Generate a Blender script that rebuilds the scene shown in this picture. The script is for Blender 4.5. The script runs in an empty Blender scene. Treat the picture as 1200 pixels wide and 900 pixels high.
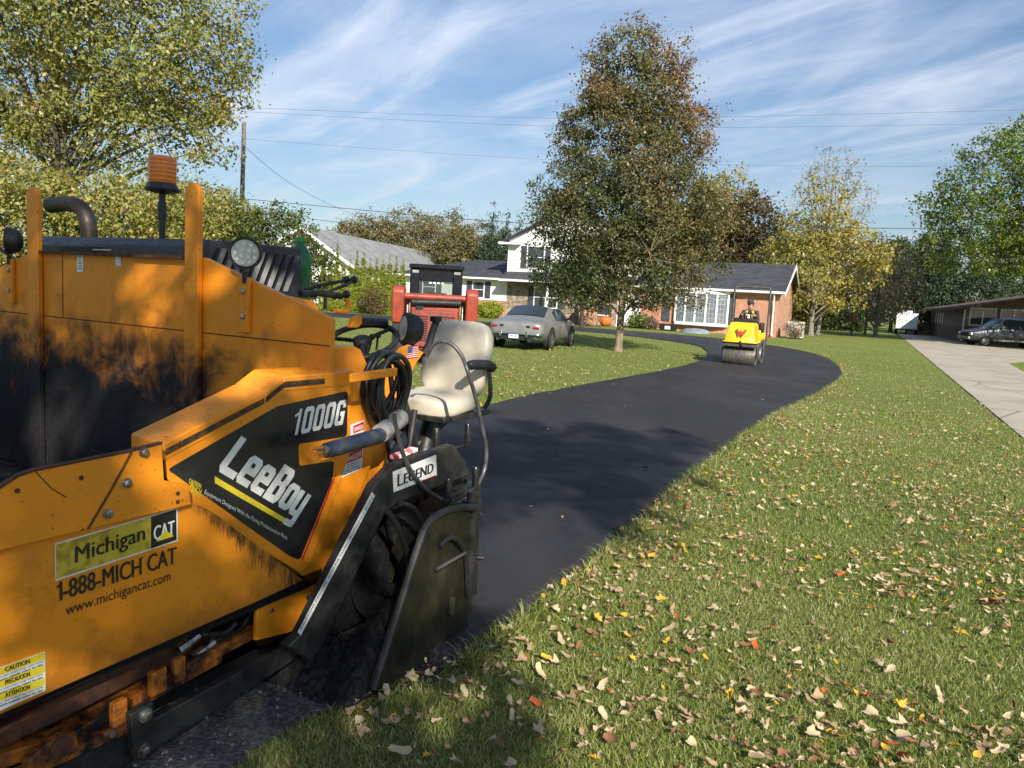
import bpy, math, random
import numpy as np
from mathutils import Vector, Matrix

C = bpy.context.scene.collection
SC = bpy.context.scene
R = math.radians

# ---------------------------------------------------------------- camera, sky, sun, exposure
EYE, PITCH, ROLL, FPX = 1.65, R(6.6), R(3.25), 901.0
cam = bpy.data.objects.new('camera', bpy.data.cameras.new('camera'))
C.objects.link(cam)
cam.matrix_world = Matrix.Translation((0, 0, EYE)) @ Matrix.Rotation(R(90) - PITCH, 4, 'X') @ Matrix.Rotation(ROLL, 4, 'Z')
cam.data.sensor_width = 36
cam.data.lens = FPX / 1200 * 36
cam.data.clip_start = 0.05
cam.data.clip_end = 3000
SC.camera = cam

SUN_EL, SUN_H = R(31), Vector((0.28, -0.96)).normalized()
SUN_DIR = Vector((SUN_H.x * math.cos(SUN_EL), SUN_H.y * math.cos(SUN_EL), math.sin(SUN_EL)))
sl = bpy.data.lights.new('sun', 'SUN')
sl.energy = 5.0
sl.angle = R(0.53)
sl.color = (1.0, 0.93, 0.82)
so = bpy.data.objects.new('sun', sl)
C.objects.link(so)
so.rotation_euler = (-SUN_DIR).to_track_quat('-Z', 'Y').to_euler()
so.location = (0, 0, 40)

world = bpy.data.worlds.new('World')
SC.world = world
world.use_nodes = True
wn, wl = world.node_tree.nodes, world.node_tree.links
bg = wn['Background']
bg.inputs['Strength'].default_value = 0.096
sky = wn.new('ShaderNodeTexSky')
sky.sky_type = 'NISHITA'
sky.sun_disc = False
sky.sun_elevation = SUN_EL
sky.sun_rotation = math.atan2(SUN_H.x, SUN_H.y)
sky.air_density = 1.0
sky.dust_density = 0.15
sky.ozone_density = 3.0
tc = wn.new('ShaderNodeTexCoord')
sep = wn.new('ShaderNodeSeparateXYZ')
wl.new(tc.outputs['Generated'], sep.inputs[0])


def wmath(op, a, b, clamp=False):
    n = wn.new('ShaderNodeMath')
    n.operation = op
    n.use_clamp = clamp
    for i, x in enumerate((a, b)):
        if x is None:
            continue
        if isinstance(x, (int, float)):
            n.inputs[i].default_value = x
        else:
            wl.new(x, n.inputs[i])
    return n.outputs[0]


zc = wmath('ADD', wmath('MAXIMUM', sep.outputs[2], 0.0), 0.10)
cx, cy = wmath('DIVIDE', sep.outputs[0], zc), wmath('DIVIDE', sep.outputs[1], zc)
comb = wn.new('ShaderNodeCombineXYZ')
wl.new(cx, comb.inputs[0])
wl.new(cy, comb.inputs[1])


def wnoise(scale, rot, loc, detail, rough, dist, nscale):
    m0 = wn.new('ShaderNodeMapping')                   # turn the streaks first, then draw them out
    m0.inputs['Rotation'].default_value = (0, 0, R(rot))
    wl.new(comb.outputs[0], m0.inputs[0])
    mp = wn.new('ShaderNodeMapping')
    mp.inputs['Scale'].default_value = scale
    mp.inputs['Location'].default_value = loc
    wl.new(m0.outputs[0], mp.inputs[0])
    n = wn.new('ShaderNodeTexNoise')
    n.inputs['Scale'].default_value = nscale
    n.inputs['Detail'].default_value = detail
    n.inputs['Roughness'].default_value = rough
    n.inputs['Distortion'].default_value = dist
    wl.new(mp.outputs[0], n.inputs['Vector'])
    return n.outputs[0]


def wramp(x, a, b):
    n = wn.new('ShaderNodeMapRange')
    n.interpolation_type = 'SMOOTHSTEP'
    n.inputs[1].default_value, n.inputs[2].default_value = a, b
    wl.new(x, n.inputs[0])
    return n.outputs[0]


streak = wramp(wnoise((0.40, 1.5, 1), -128, (3.1, 1.2, 0), 7, 0.56, 1.1, 1.5), 0.42, 0.78)
patch = wramp(wnoise((0.5, 0.7, 1), -120, (7.3, 4.2, 0), 4, 0.5, 0.3, 0.7), 0.34, 0.62)
veil = wramp(wnoise((0.55, 0.9, 1), -110, (1.3, 9.2, 0), 9, 0.62, 1.2, 0.9), 0.34, 0.80)
fac = wmath('ADD', wmath('MULTIPLY', wmath('MULTIPLY', streak, patch), 0.52), wmath('MULTIPLY', veil, 0.32), True)
mixc = wn.new('ShaderNodeMix')
mixc.data_type = 'RGBA'
wl.new(fac, mixc.inputs[0])
wl.new(sky.outputs[0], mixc.inputs[6])
mixc.inputs[7].default_value = (8.6, 9.0, 9.7, 1)
dim = wn.new('ShaderNodeMapRange')                    # the air near the skyline is deeper than the model's
dim.inputs[1].default_value, dim.inputs[2].default_value, dim.inputs[3].default_value, dim.inputs[4].default_value = 0.02, 0.50, 0.52, 1.0
wl.new(sep.outputs[2], dim.inputs[0])
vm = wn.new('ShaderNodeVectorMath')
vm.operation = 'SCALE'
wl.new(mixc.outputs[2], vm.inputs[0])
wl.new(dim.outputs[0], vm.inputs['Scale'])
wl.new(vm.outputs[0], bg.inputs['Color'])

SC.view_settings.view_transform = 'Standard'
SC.view_settings.look = 'None'
SC.view_settings.exposure = 0.72
SC.view_settings.gamma = 1
SC.view_settings.use_curve_mapping = False
SC.render.engine = 'CYCLES'
SC.cycles.use_denoising = True
SC.cycles.max_bounces = 6
SC.cycles.transparent_max_bounces = 6
SC.cycles.sample_clamp_indirect = 4


# ---------------------------------------------------------------- measuring: pixel rays meet real planes
def ray(px, py):
    x, y = (px - 600) / FPX, -(py - 450) / FPX
    c, s = math.cos(ROLL), math.sin(ROLL)
    x, y = c * x - s * y, s * x + c * y
    cp, sp = math.cos(PITCH), math.sin(PITCH)
    return Vector((x, cp + sp * y, -sp + cp * y))


def gnd(px, py, z=0.0):
    d = ray(px, py)
    t = (z - EYE) / d.z
    return Vector((d.x * t, d.y * t, z))


def at(px, py, Y):
    d = ray(px, py)
    t = Y / d.y
    return Vector((d.x * t, Y, EYE + d.z * t))


class Frame:
    """A standing place: origin on the ground, turned clockwise by `deg`; u runs along, v runs back."""
    def __init__(s, ox, oy, deg):
        a = R(deg)
        s.o, s.a = Vector((ox, oy, 0)), a
        s.u, s.v = Vector((math.cos(a), -math.sin(a), 0)), Vector((math.sin(a), math.cos(a), 0))

    def hv(s, px, py, v=0.0):                      # meets plane v -> (u, z)
        d = ray(px, py)
        t = (v + s.o.dot(s.v)) / d.dot(s.v)
        return t * d.dot(s.u) - s.o.dot(s.u), EYE + t * d.z

    def hu(s, px, py, u=0.0):                      # meets plane u -> (v, z)
        d = ray(px, py)
        t = (u + s.o.dot(s.u)) / d.dot(s.u)
        return t * d.dot(s.v) - s.o.dot(s.v), EYE + t * d.z

    def world(s, u, v, z=0.0):
        return s.o + s.u * u + s.v * v + Vector((0, 0, z))


# ---------------------------------------------------------------- materials
def nodes_of(name):
    m = bpy.data.materials.new(name)
    m.use_nodes = True
    return m, m.node_tree.nodes, m.node_tree.links, m.node_tree.nodes['Principled BSDF']


def col4(c):
    return (c[0], c[1], c[2], 1)


def noise(n, l, scale, detail=5, rough=0.55, vec=None, dist=0.0, coord='Object', mscale=None):
    t = n.new('ShaderNodeTexNoise')
    t.inputs['Scale'].default_value = scale
    t.inputs['Detail'].default_value = detail
    t.inputs['Roughness'].default_value = rough
    t.inputs['Distortion'].default_value = dist
    if vec is None:
        tcn = n.new('ShaderNodeTexCoord')
        vec = tcn.outputs[coord]
    if mscale:
        mp = n.new('ShaderNodeMapping')
        mp.inputs['Scale'].default_value = mscale
        l.new(vec, mp.inputs[0])
        vec = mp.outputs[0]
    l.new(vec, t.inputs['Vector'])
    return t.outputs[0]


def mrange(n, l, x, a, b, c=0.0, d=1.0):
    t = n.new('ShaderNodeMapRange')
    t.interpolation_type = 'SMOOTHSTEP'
    for i, k in enumerate((a, b, c, d)):
        t.inputs[i + 1].default_value = k
    l.new(x, t.inputs[0])
    return t.outputs[0]


def mixcol(n, l, f, a, b):
    t = n.new('ShaderNodeMix')
    t.data_type = 'RGBA'
    if isinstance(f, (int, float)):
        t.inputs[0].default_value = f
    else:
        l.new(f, t.inputs[0])
    for i, k in ((6, a), (7, b)):
        if isinstance(k, tuple):
            t.inputs[i].default_value = col4(k)
        else:
            l.new(k, t.inputs[i])
    return t.outputs[2]


def mth(n, l, op, a, b=None, clamp=False):
    t = n.new('ShaderNodeMath')
    t.operation = op
    t.use_clamp = clamp
    for i, k in enumerate((a, b)):
        if k is None:
            continue
        if isinstance(k, (int, float)):
            t.inputs[i].default_value = k
        else:
            l.new(k, t.inputs[i])
    return t.outputs[0]


def bump(n, l, b, h, strength, dist=0.01):
    t = n.new('ShaderNodeBump')
    t.inputs['Strength'].default_value = strength
    t.inputs['Distance'].default_value = dist
    l.new(h, t.inputs['Height'])
    l.new(t.outputs[0], b.inputs['Normal'])


_m = {}


def M(name, c, rough=0.6, metal=0.0, c2=None, scale=6.0, lo=0.4, hi=0.65, bs=0.0, bscale=80.0, bd=0.005, coat=0.0, mscale=None, spec=0.5):
    """A plain surface with patchy second colour, uneven gloss and optional fine bump."""
    if name in _m:
        return _m[name]
    m, n, l, b = nodes_of(name)
    if c2 is None:
        c2 = tuple(x * 0.72 for x in c)
    f = mrange(n, l, noise(n, l, scale, mscale=mscale), lo, hi)
    l.new(mixcol(n, l, f, c, c2), b.inputs['Base Color'])
    l.new(mrange(n, l, noise(n, l, scale * 3.1), 0.3, 0.7, max(0.02, rough - 0.1), min(1, rough + 0.12)), b.inputs['Roughness'])
    b.inputs['Metallic'].default_value = metal
    b.inputs['Specular IOR Level'].default_value = spec
    b.inputs['Coat Weight'].default_value = coat
    if bs:
        bump(n, l, b, noise(n, l, bscale, 6), bs, bd)
    _m[name] = m
    return m


def glass_dark(name, c=(0.02, 0.025, 0.03), rough=0.05):
    m, n, l, b = nodes_of(name)
    b.inputs['Base Color'].default_value = col4(c)
    b.inputs['Roughness'].default_value = rough
    b.inputs['Specular IOR Level'].default_value = 0.9
    bump(n, l, b, noise(n, l, 1.5, 2), 0.08, 0.02)
    return m


def paint_tar(name, base, z0, z1, scale=5.0, extra=None):
    """Machine paint, scuffed, with tar caked on below z1 (a stain with its own ragged outline)."""
    m, n, l, b = nodes_of(name)
    tcn = n.new('ShaderNodeTexCoord')
    sp = n.new('ShaderNodeSeparateXYZ')
    l.new(tcn.outputs['Object'], sp.inputs[0])
    worn = mrange(n, l, noise(n, l, 9, 8, 0.7), 0.56, 0.80, 0, .6)
    streak = noise(n, l, 14, 6, 0.7, mscale=(1, 1, 0.12))
    c0 = mixcol(n, l, worn, base, (base[0] * 0.62, base[1] * 0.55, base[2] * 0.6))
    scr = mrange(n, l, noise(n, l, 150, 3, 0.6, mscale=(1, .05, 1), dist=.4), 0.66, 0.70, 0, .7)
    scr = mth(n, l, 'MULTIPLY', scr, mrange(n, l, noise(n, l, 4, 4), .5, .62))
    c0 = mixcol(n, l, scr, c0, (.16, .06, .02))
    spk = mrange(n, l, noise(n, l, 62, 5, 0.6), 0.64, 0.70, 0, .85)
    c0 = mixcol(n, l, spk, c0, (.10, .035, .012))
    dust = mrange(n, l, noise(n, l, 2.6, 8, 0.7), 0.48, .78, 0, .18)
    c0 = mixcol(n, l, dust, c0, (.34, .20, .09))
    rust = mrange(n, l, noise(n, l, 22, 9, 0.75, mscale=(1, 1, 0.35)), 0.60, 0.70)
    h = mth(n, l, 'ADD', sp.outputs[2], mth(n, l, 'MULTIPLY', mth(n, l, 'SUBTRACT', noise(n, l, scale, 8, 0.65, dist=0.5), 0.5), 1.0))
    h = mth(n, l, 'ADD', h, mth(n, l, 'MULTIPLY', mth(n, l, 'SUBTRACT', streak, 0.5), 0.28))
    if extra:                                          # the cake thins out towards one side
        h = mth(n, l, 'ADD', h, mrange(n, l, sp.outputs[0], extra[0], extra[1], 0, extra[2]))
    tar = mrange(n, l, h, z1, z0)
    near = mrange(n, l, h, z1 + 0.14, z0 + 0.1)
    c1 = mixcol(n, l, mth(n, l, 'MULTIPLY', near, rust), c0, (0.20, 0.05, 0.012))
    c1 = mixcol(n, l, mth(n, l, 'MULTIPLY', near, 0.45), c1, (0.30, 0.085, 0.012))
    c2 = mixcol(n, l, tar, c1, (0.010, 0.009, 0.009))
    l.new(c2, b.inputs['Base Color'])
    l.new(mth(n, l, 'ADD', mth(n, l, 'MULTIPLY', tar, 0.25), mrange(n, l, noise(n, l, 30, 5), 0.3, 0.7, 0.36, 0.56)), b.inputs['Roughness'])
    b.inputs['Specular IOR Level'].default_value = 0.35
    bump(n, l, b, mth(n, l, 'ADD', mth(n, l, 'MULTIPLY', tar, noise(n, l, 40, 8, 0.7)), mth(n, l, 'ADD', mth(n, l, 'MULTIPLY', noise(n, l, 120, 3), 0.05), mth(n, l, 'MULTIPLY', noise(n, l, 3.0, 3), 0.6))), 0.5, 0.012)
    return m


def leaf_mat(name, stops, trans=0.35, gloss=0.05):
    m = bpy.data.materials.new(name)
    m.use_nodes = True
    n, l = m.node_tree.nodes, m.node_tree.links
    n.remove(n['Principled BSDF'])
    at_ = n.new('ShaderNodeAttribute')
    at_.attribute_name = 'tone'
    r = n.new('ShaderNodeValToRGB')
    els = r.color_ramp.elements
    while len(els) < len(stops):
        els.new(0.5)
    for e, (p, c) in zip(els, stops):
        e.position, e.color = p, col4(c)
    l.new(at_.outputs['Fac'], r.inputs[0])
    d, t, g = n.new('ShaderNodeBsdfDiffuse'), n.new('ShaderNodeBsdfTranslucent'), n.new('ShaderNodeBsdfGlossy')
    g.inputs['Roughness'].default_value = 0.42
    l.new(r.outputs[0], d.inputs[0])
    l.new(r.outputs[0], t.inputs[0])
    x, y = n.new('ShaderNodeMixShader'), n.new('ShaderNodeMixShader')
    x.inputs[0].default_value, y.inputs[0].default_value = trans, gloss
    l.new(d.outputs[0], x.inputs[1])
    l.new(t.outputs[0], x.inputs[2])
    l.new(x.outputs[0], y.inputs[1])
    l.new(g.outputs[0], y.inputs[2])
    l.new(y.outputs[0], n['Material Output'].inputs[0])
    return m


# ---------------------------------------------------------------- building helpers
def tag(o, label=None, cat=None, group=None, kind=None):
    if label: o['label'] = label
    if cat: o['category'] = cat
    if group: o['group'] = group
    if kind: o['kind'] = kind
    return o


def empty(name, loc, rz=0.0, label=None, cat=None, group=None):
    o = bpy.data.objects.new(name, None)
    C.objects.link(o)
    o.location = loc
    o.rotation_euler = (0, 0, rz)
    o.empty_display_size = 0.2
    return tag(o, label, cat, group)


def copy_tree(o, parent=None):
    c = o.copy()
    C.objects.link(c)
    c.parent = parent
    for ch in list(o.children):
        copy_tree(ch, c)
    return c


_glyph = {}


def glyphs(s, bold, shear):
    k = (s, bold, shear)
    if k in _glyph:
        return _glyph[k]
    cu = bpy.data.curves.new('lettering', 'FONT')
    cu.body, cu.size, cu.offset, cu.shear = s, 1.0, bold, shear
    cu.resolution_u = 3
    o = bpy.data.objects.new('lettering', cu)
    C.objects.link(o)
    dg = bpy.context.evaluated_depsgraph_get()
    me = bpy.data.meshes.new_from_object(o.evaluated_get(dg))
    vs = [tuple(v.co) for v in me.vertices]
    fs = [tuple(p.vertices) for p in me.polygons]
    bpy.data.objects.remove(o)
    bpy.data.curves.remove(cu)
    bpy.data.meshes.remove(me)
    x0, x1 = min(v[0] for v in vs), max(v[0] for v in vs)
    y0, y1 = min(v[1] for v in vs), max(v[1] for v in vs)
    vs = [((v[0] - x0) / (x1 - x0), (v[1] - y0) / (y1 - y0)) for v in vs]
    _glyph[k] = (vs, fs)
    return _glyph[k]


class MB:
    """Collects shapes and links them as ONE mesh object."""
    def __init__(s, off=(0, 0, 0)):
        s.v, s.f, s.m, s.off = [], [], [], Vector(off)
        s.mats = []
        s.cur = 0

    def use(s, mat):
        if mat not in s.mats:
            s.mats.append(mat)
        s.cur = s.mats.index(mat)
        return s

    def add(s, vs, fs):
        b = len(s.v)
        s.v += [tuple(Vector(p) - s.off) for p in vs]
        for f in fs:
            s.f.append(tuple(i + b for i in f))
            s.m.append(s.cur)
        return s

    def box(s, a, b, rot=None):
        (x0, y0, z0), (x1, y1, z1) = a, b
        vs = [Vector(p) for p in ((x0, y0, z0), (x1, y0, z0), (x1, y1, z0), (x0, y1, z0), (x0, y0, z1), (x1, y0, z1), (x1, y1, z1), (x0, y1, z1))]
        if rot is not None:
            c = (Vector(a) + Vector(b)) / 2
            vs = [rot @ (p - c) + c for p in vs]
        return s.add(vs, [(3, 2, 1, 0), (4, 5, 6, 7), (0, 1, 5, 4), (1, 2, 6, 5), (2, 3, 7, 6), (3, 0, 4, 7)])

    def prism(s, poly, axis, a, b):
        """poly in the two other axes, pushed from a to b along axis (0 u, 1 v, 2 z)."""
        def P(p, k):
            if axis == 0: return (k, p[0], p[1])
            if axis == 1: return (p[0], k, p[1])
            return (p[0], p[1], k)
        n = len(poly)
        ar = sum(poly[i][0] * poly[(i + 1) % n][1] - poly[(i + 1) % n][0] * poly[i][1] for i in range(n))
        if (ar < 0): poly = poly[::-1]
        lo, hi = (min(a, b), max(a, b))
        if axis == 1: lo, hi = hi, lo
        vs = [P(p, lo) for p in poly] + [P(p, hi) for p in poly]
        fs = [tuple(range(n - 1, -1, -1)), tuple(range(n, 2 * n))]
        fs += [(i, (i + 1) % n, n + (i + 1) % n, n + i) for i in range(n)]
        return s.add(vs, fs)

    def tube(s, path, r, n=10, caps=True, closed=False):
        path = [Vector(p) for p in path]
        k = len(path)
        rs = r if isinstance(r, (list, tuple)) else [r] * k
        vs, fs = [], []
        prev = None
        for i, p in enumerate(path):
            if closed:
                d = path[(i + 1) % k] - path[i - 1]
            else:
                d = path[min(i + 1, k - 1)] - path[max(i - 1, 0)]
            d = d.normalized() if d.length > 1e-9 else Vector((0, 0, 1))
            if prev is None:
                a = d.orthogonal().normalized()
            else:
                a = prev - d * prev.dot(d)
                a = a.normalized() if a.length > 1e-6 else d.orthogonal().normalized()
            prev = a
            b = d.cross(a)
            for j in range(n):
                t = 2 * math.pi * j / n
                vs.append(p + (a * math.cos(t) + b * math.sin(t)) * rs[i])
        for i in range(k if closed else k - 1):
            i2 = (i + 1) % k
            for j in range(n):
                j2 = (j + 1) % n
                fs.append((i * n + j, i * n + j2, i2 * n + j2, i2 * n + j))
        if caps and not closed:
            fs.append(tuple(range(n - 1, -1, -1)))
            fs.append(tuple(range((k - 1) * n, k * n)))
        return s.add(vs, fs)

    def cyl(s, a, b, r0, r1=None, n=16):
        return s.tube([a, b], [r0, r0 if r1 is None else r1], n)

    def lathe(s, prof, o, axis=(0, 0, 1), n=24, start=0.0):
        ax = Vector(axis).normalized()
        a = ax.orthogonal().normalized()
        b = ax.cross(a)
        o = Vector(o)
        vs, fs = [], []
        for r, h in prof:
            for j in range(n):
                t = 2 * math.pi * j / n + start
                vs.append(o + ax * h + (a * math.cos(t) + b * math.sin(t)) * r)
        for i in range(len(prof) - 1):
            for j in range(n):
                j2 = (j + 1) % n
                fs.append((i * n + j, i * n + j2, (i + 1) * n + j2, (i + 1) * n + j))
        fs.append(tuple(range(n - 1, -1, -1)))
        fs.append(tuple(range((len(prof) - 1) * n, len(prof) * n)))
        return s.add(vs, fs)

    def text(s, string, o, U, V, bold=0.015, shear=0.0):
        """Lettering that fills the parallelogram o, o+U, o+V."""
        vs, fs = glyphs(string, bold, shear)
        o, U, V = Vector(o), Vector(U), Vector(V)
        return s.add([o + U * x + V * y for x, y in vs], fs)

    def bold(s, string, o, U, V, w=0.012, shear=0.0):
        """heavier lettering: three hair-thin layers side by side (w in parts of the width)"""
        U = Vector(U)
        nrm = U.cross(Vector(V)).normalized() * 0.00025
        for i, k in enumerate((-1, 0, 1)):
            s.text(string, Vector(o) + U * w * (1 + k) / 2 + nrm * i, U * (1 - w), V, bold=0.0, shear=shear)
        return s

    def ribbon(s, pts, w, o, U, V, closed=False):
        """a broad flat stroke with mitred corners, in cell coordinates"""
        o, U, V = Vector(o), Vector(U), Vector(V)
        L, H = U.length, V.length
        P = [Vector((p[0] * L, p[1] * H)) for p in pts]
        k = len(P)
        hw = w / 2
        ins, outs = [], []
        for i in range(k):
            a = P[i - 1] if (closed or i > 0) else None
            b = P[(i + 1) % k] if (closed or i < k - 1) else None
            d0 = (P[i] - a).normalized() if a is not None else (b - P[i]).normalized()
            d1 = (b - P[i]).normalized() if b is not None else d0
            n0, n1 = Vector((-d0.y, d0.x)), Vector((-d1.y, d1.x))
            m = (n0 + n1)
            m = m / max(0.35, m.dot(n0)) if m.length > 1e-6 else n0
            ins.append(P[i] + m * hw)
            outs.append(P[i] - m * hw)
        vs = [o + U * (p.x / L) + V * (p.y / H) for p in ins + outs]
        fs = [(k + i, k + (i + 1) % k, (i + 1) % k, i) for i in range(k if closed else k - 1)]
        return s.add(vs, fs)

    def block(s, ch, o, U, V, w=0.3):
        """heavy squared letter; w is the stroke as a share of the cell width"""
        W = Vector(U).length * w
        x = w / 2
        y = min(.24, W * .8 / Vector(V).length / 2)
        X, Y = 1 - x, 1 - y
        c, d = .09, .07                                  # softened corners
        ring = [(x + c, y), (X - c, y), (X, y + d), (X, Y - d), (X - c, Y), (x + c, Y), (x, Y - d), (x, y + d)]
        r = lambda p, cl=False: s.ribbon(p, W, o, U, V, cl)
        if ch == 'L': r([(x, 1), (x, y + d), (x + c, y), (1, y)])
        elif ch in 'o0': r(ring, True)
        elif ch == 'e': r([(x + w / 2, .50), (X, .50), (X, Y - d), (X - c, Y), (x + c, Y), (x, Y - d), (x, y + d), (x + c, y), (1, y)])
        elif ch == 'B':
            r([(x, y), (X - c, y), (X, y + d), (X, .42), (X - .1, .52), (X - .02, .62), (X - .02, Y - d), (X - c, Y), (x, Y)], True)
            s.ribbon([(x + w / 2, .52), (X - .1 - w / 2, .52)], W * .7, o, U, V)
        elif ch == 'y':
            r([(x, 1), (x, .30 + y + d), (x + c, .30 + y), (X - w / 2, .30 + y)])
            r([(X, 1), (X, y + d - .02), (X - c, y), (x, y)])
        elif ch == '1':
            r([(.62, 0), (.62, 1)])
            s.ribbon([(.62 - w / 2, .84), (.05, .74)], W * .7, o, U, V)
        elif ch == 'G': r([(X, .70), (X, Y - d), (X - c, Y), (x + c, Y), (x, Y - d), (x, y + d), (x + c, y), (X, y), (X, .46), (.5, .46)])
        return s

    def sheet(s, pts):
        return s.add(pts, [tuple(range(len(pts)))])

    def grid(s, fn, nu, nv, closed_u=False):
        vs = [fn(i / (nu - (0 if closed_u else 1)), j / (nv - 1)) for j in range(nv) for i in range(nu)]
        fs = []
        for j in range(nv - 1):
            for i in range(nu if closed_u else nu - 1):
                i2 = (i + 1) % nu
                fs.append((j * nu + i, j * nu + i2, (j + 1) * nu + i2, (j + 1) * nu + i))
        return s.add(vs, fs)

    def build(s, name, mat=None, parent=None, bevel=0.0, smooth=35, seg=2, sub=0):
        me = bpy.data.meshes.new(name)
        me.from_pydata(s.v, [], s.f)
        mats = s.mats if s.mats else [mat]
        for m in mats:
            me.materials.append(m)
        if s.mats:
            me.polygons.foreach_set('material_index', s.m)
        me.polygons.foreach_set('use_smooth', [True] * len(s.f))
        me.set_sharp_from_angle(angle=R(smooth))
        me.update()
        o = bpy.data.objects.new(name, me)
        C.objects.link(o)
        if parent is not None:
            o.parent = parent
        if bevel:
            bv = o.modifiers.new('bevel', 'BEVEL')
            bv.width, bv.segments, bv.limit_method, bv.angle_limit = bevel, seg, 'ANGLE', R(40)
            bv.harden_normals = False
        if sub:
            sb = o.modifiers.new('subsurf', 'SUBSURF')
            sb.levels = sb.render_levels = sub
        return o


def smooth_path(pts, n=8, closed=False):
    pts = [Vector(p) for p in pts]
    k = len(pts)
    out = []
    for i in range(k if closed else k - 1):
        p0 = pts[i - 1] if (closed or i > 0) else pts[i]
        p1, p2 = pts[i], pts[(i + 1) % k]
        p3 = pts[(i + 2) % k] if (closed or i + 2 < k) else p2
        for j in range(n):
            t = j / n
            out.append(0.5 * ((2 * p1) + (p2 - p0) * t + (2 * p0 - 5 * p1 + 4 * p2 - p3) * t * t + (3 * p1 - p0 - 3 * p2 + p3) * t ** 3))
    if not closed:
        out.append(pts[-1])
    return out


def np_mesh(name, V, F, mat, parent=None, tone=None, smooth=False):
    """Fast mesh from arrays; F is an (n, k) index array."""
    me = bpy.data.meshes.new(name)
    nf, k = F.shape
    me.vertices.add(len(V))
    me.vertices.foreach_set('co', np.ascontiguousarray(V, dtype=np.float32).ravel())
    me.loops.add(nf * k)
    me.loops.foreach_set('vertex_index', np.ascontiguousarray(F, dtype=np.int32).ravel())
    me.polygons.add(nf)
    me.polygons.foreach_set('loop_start', np.arange(0, nf * k, k, dtype=np.int32))
    if tone is not None:
        a = me.attributes.new('tone', 'FLOAT', 'FACE')
        a.data.foreach_set('value', np.ascontiguousarray(tone, dtype=np.float32))
    me.materials.append(mat)
    me.update(calc_edges=True)
    me.validate()
    if smooth:
        me.polygons.foreach_set('use_smooth', np.ones(nf, dtype=bool))
    o = bpy.data.objects.new(name, me)
    C.objects.link(o)
    if parent is not None:
        o.parent = parent
    return o


def in_poly(P, poly):
    x, y = P[:, 0], P[:, 1]
    inside = np.zeros(len(P), bool)
    n = len(poly)
    for i in range(n):
        x0, y0 = poly[i][0], poly[i][1]
        x1, y1 = poly[(i + 1) % n][0], poly[(i + 1) % n][1]
        if y0 == y1:
            continue
        c = ((y0 > y) != (y1 > y)) & (x < (x1 - x0) * (y - y0) / (y1 - y0) + x0)
        inside ^= c
    return inside

# ================================================================ THE GROUND
rng = np.random.default_rng(7)
PAV = Frame(*(Vector((math.cos(R(28.5)), -math.sin(R(28.5)))) * -3.6 + Vector((math.sin(R(28.5)), math.cos(R(28.5)))) * 2.41), 28.5)


def pw(q, r):                                          # camera-based machine measures (q right, r back) -> world xy
    p = PAV.u * q + PAV.v * r
    return (p.x, p.y)


def resample(pts, n):
    p = np.array([tuple(x)[:2] for x in smooth_path([(a, b, 0) for a, b in pts], 10)])
    d = np.concatenate([[0], np.cumsum(np.hypot(*np.diff(p, axis=0).T))])
    t = np.linspace(0, d[-1], n)
    return np.stack([np.interp(t, d, p[:, 0]), np.interp(t, d, p[:, 1])], 1)


DR = resample([pw(-1.78, 2.75), (0.07, 3.79), (0.62, 4.86), (1.69, 7.24), (3.94, 11.66), (6.37, 15.87), (8.8, 20.61), (10.6, 25.5), (11.7, 30), (11.8, 33.5), (11.2, 37), (10.2, 39.6), (8.4, 41.6), (6.1, 43), (3.7, 44.0), (-2, 44.3), (-7.5, 44.4), (-30, 45)], 200)
DL = resample([pw(-5.45, 2.75), pw(-5.5, 5.0), (-2.2, 7.5), (-.62, 10.4), (.02, 11.94), (1.68, 15.09), (3.76, 18.86), (5.5, 22.7), (6.55, 26), (7.2, 29.13), (7.45, 31.7), (6.9, 34.2), (5.4, 37.0), (3.41, 38.7), (-2.08, 39), (-6.5, 39.2), (-30, 39.5)], 200)
wob = lambda n, a, seed: a * (np.sin(np.arange(n) * 0.9 + seed) * .5 + np.sin(np.arange(n) * 2.3 + seed * 2) * .3 + np.random.default_rng(seed).normal(0, .35, n))
DR[:, 0] += wob(200, 0.025, 1)
DL[:, 0] += wob(200, 0.025, 2)
DRIVE_POLY = np.concatenate([DR, DL[::-1]])
CL = [(7.41 - 4.64, 10.96 - 10), (7.41, 10.96), (28.87, 57.19), (44, 90)]
CR = [(5.9, 1.6), (10.2, 11.1), (16.8, 25.0), (19.0, 29.6)]
CONC_POLY = [(2.9, 1.0), (7.41, 10.96), (28.87, 57.19), (44.0, 89.7), (49.5, 89.0), (35.5, 60), (31.6, 51.5), (37, 47.5), (60, 44), (60, 38.0), (28.0, 36.2), (24.4, 36.0), (20.4, 31.8), (16.8, 25.0), (10.3, 11.1), (5.8, 1.2)]
GRAV_POLY = [pw(-6.0, -6), pw(-1.9, -6), pw(-1.93, -1), pw(-1.86, 1.2), pw(-1.95, 2.0), pw(-1.78, 2.8), pw(-5.6, 2.9), pw(-6.1, 0)]


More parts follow.
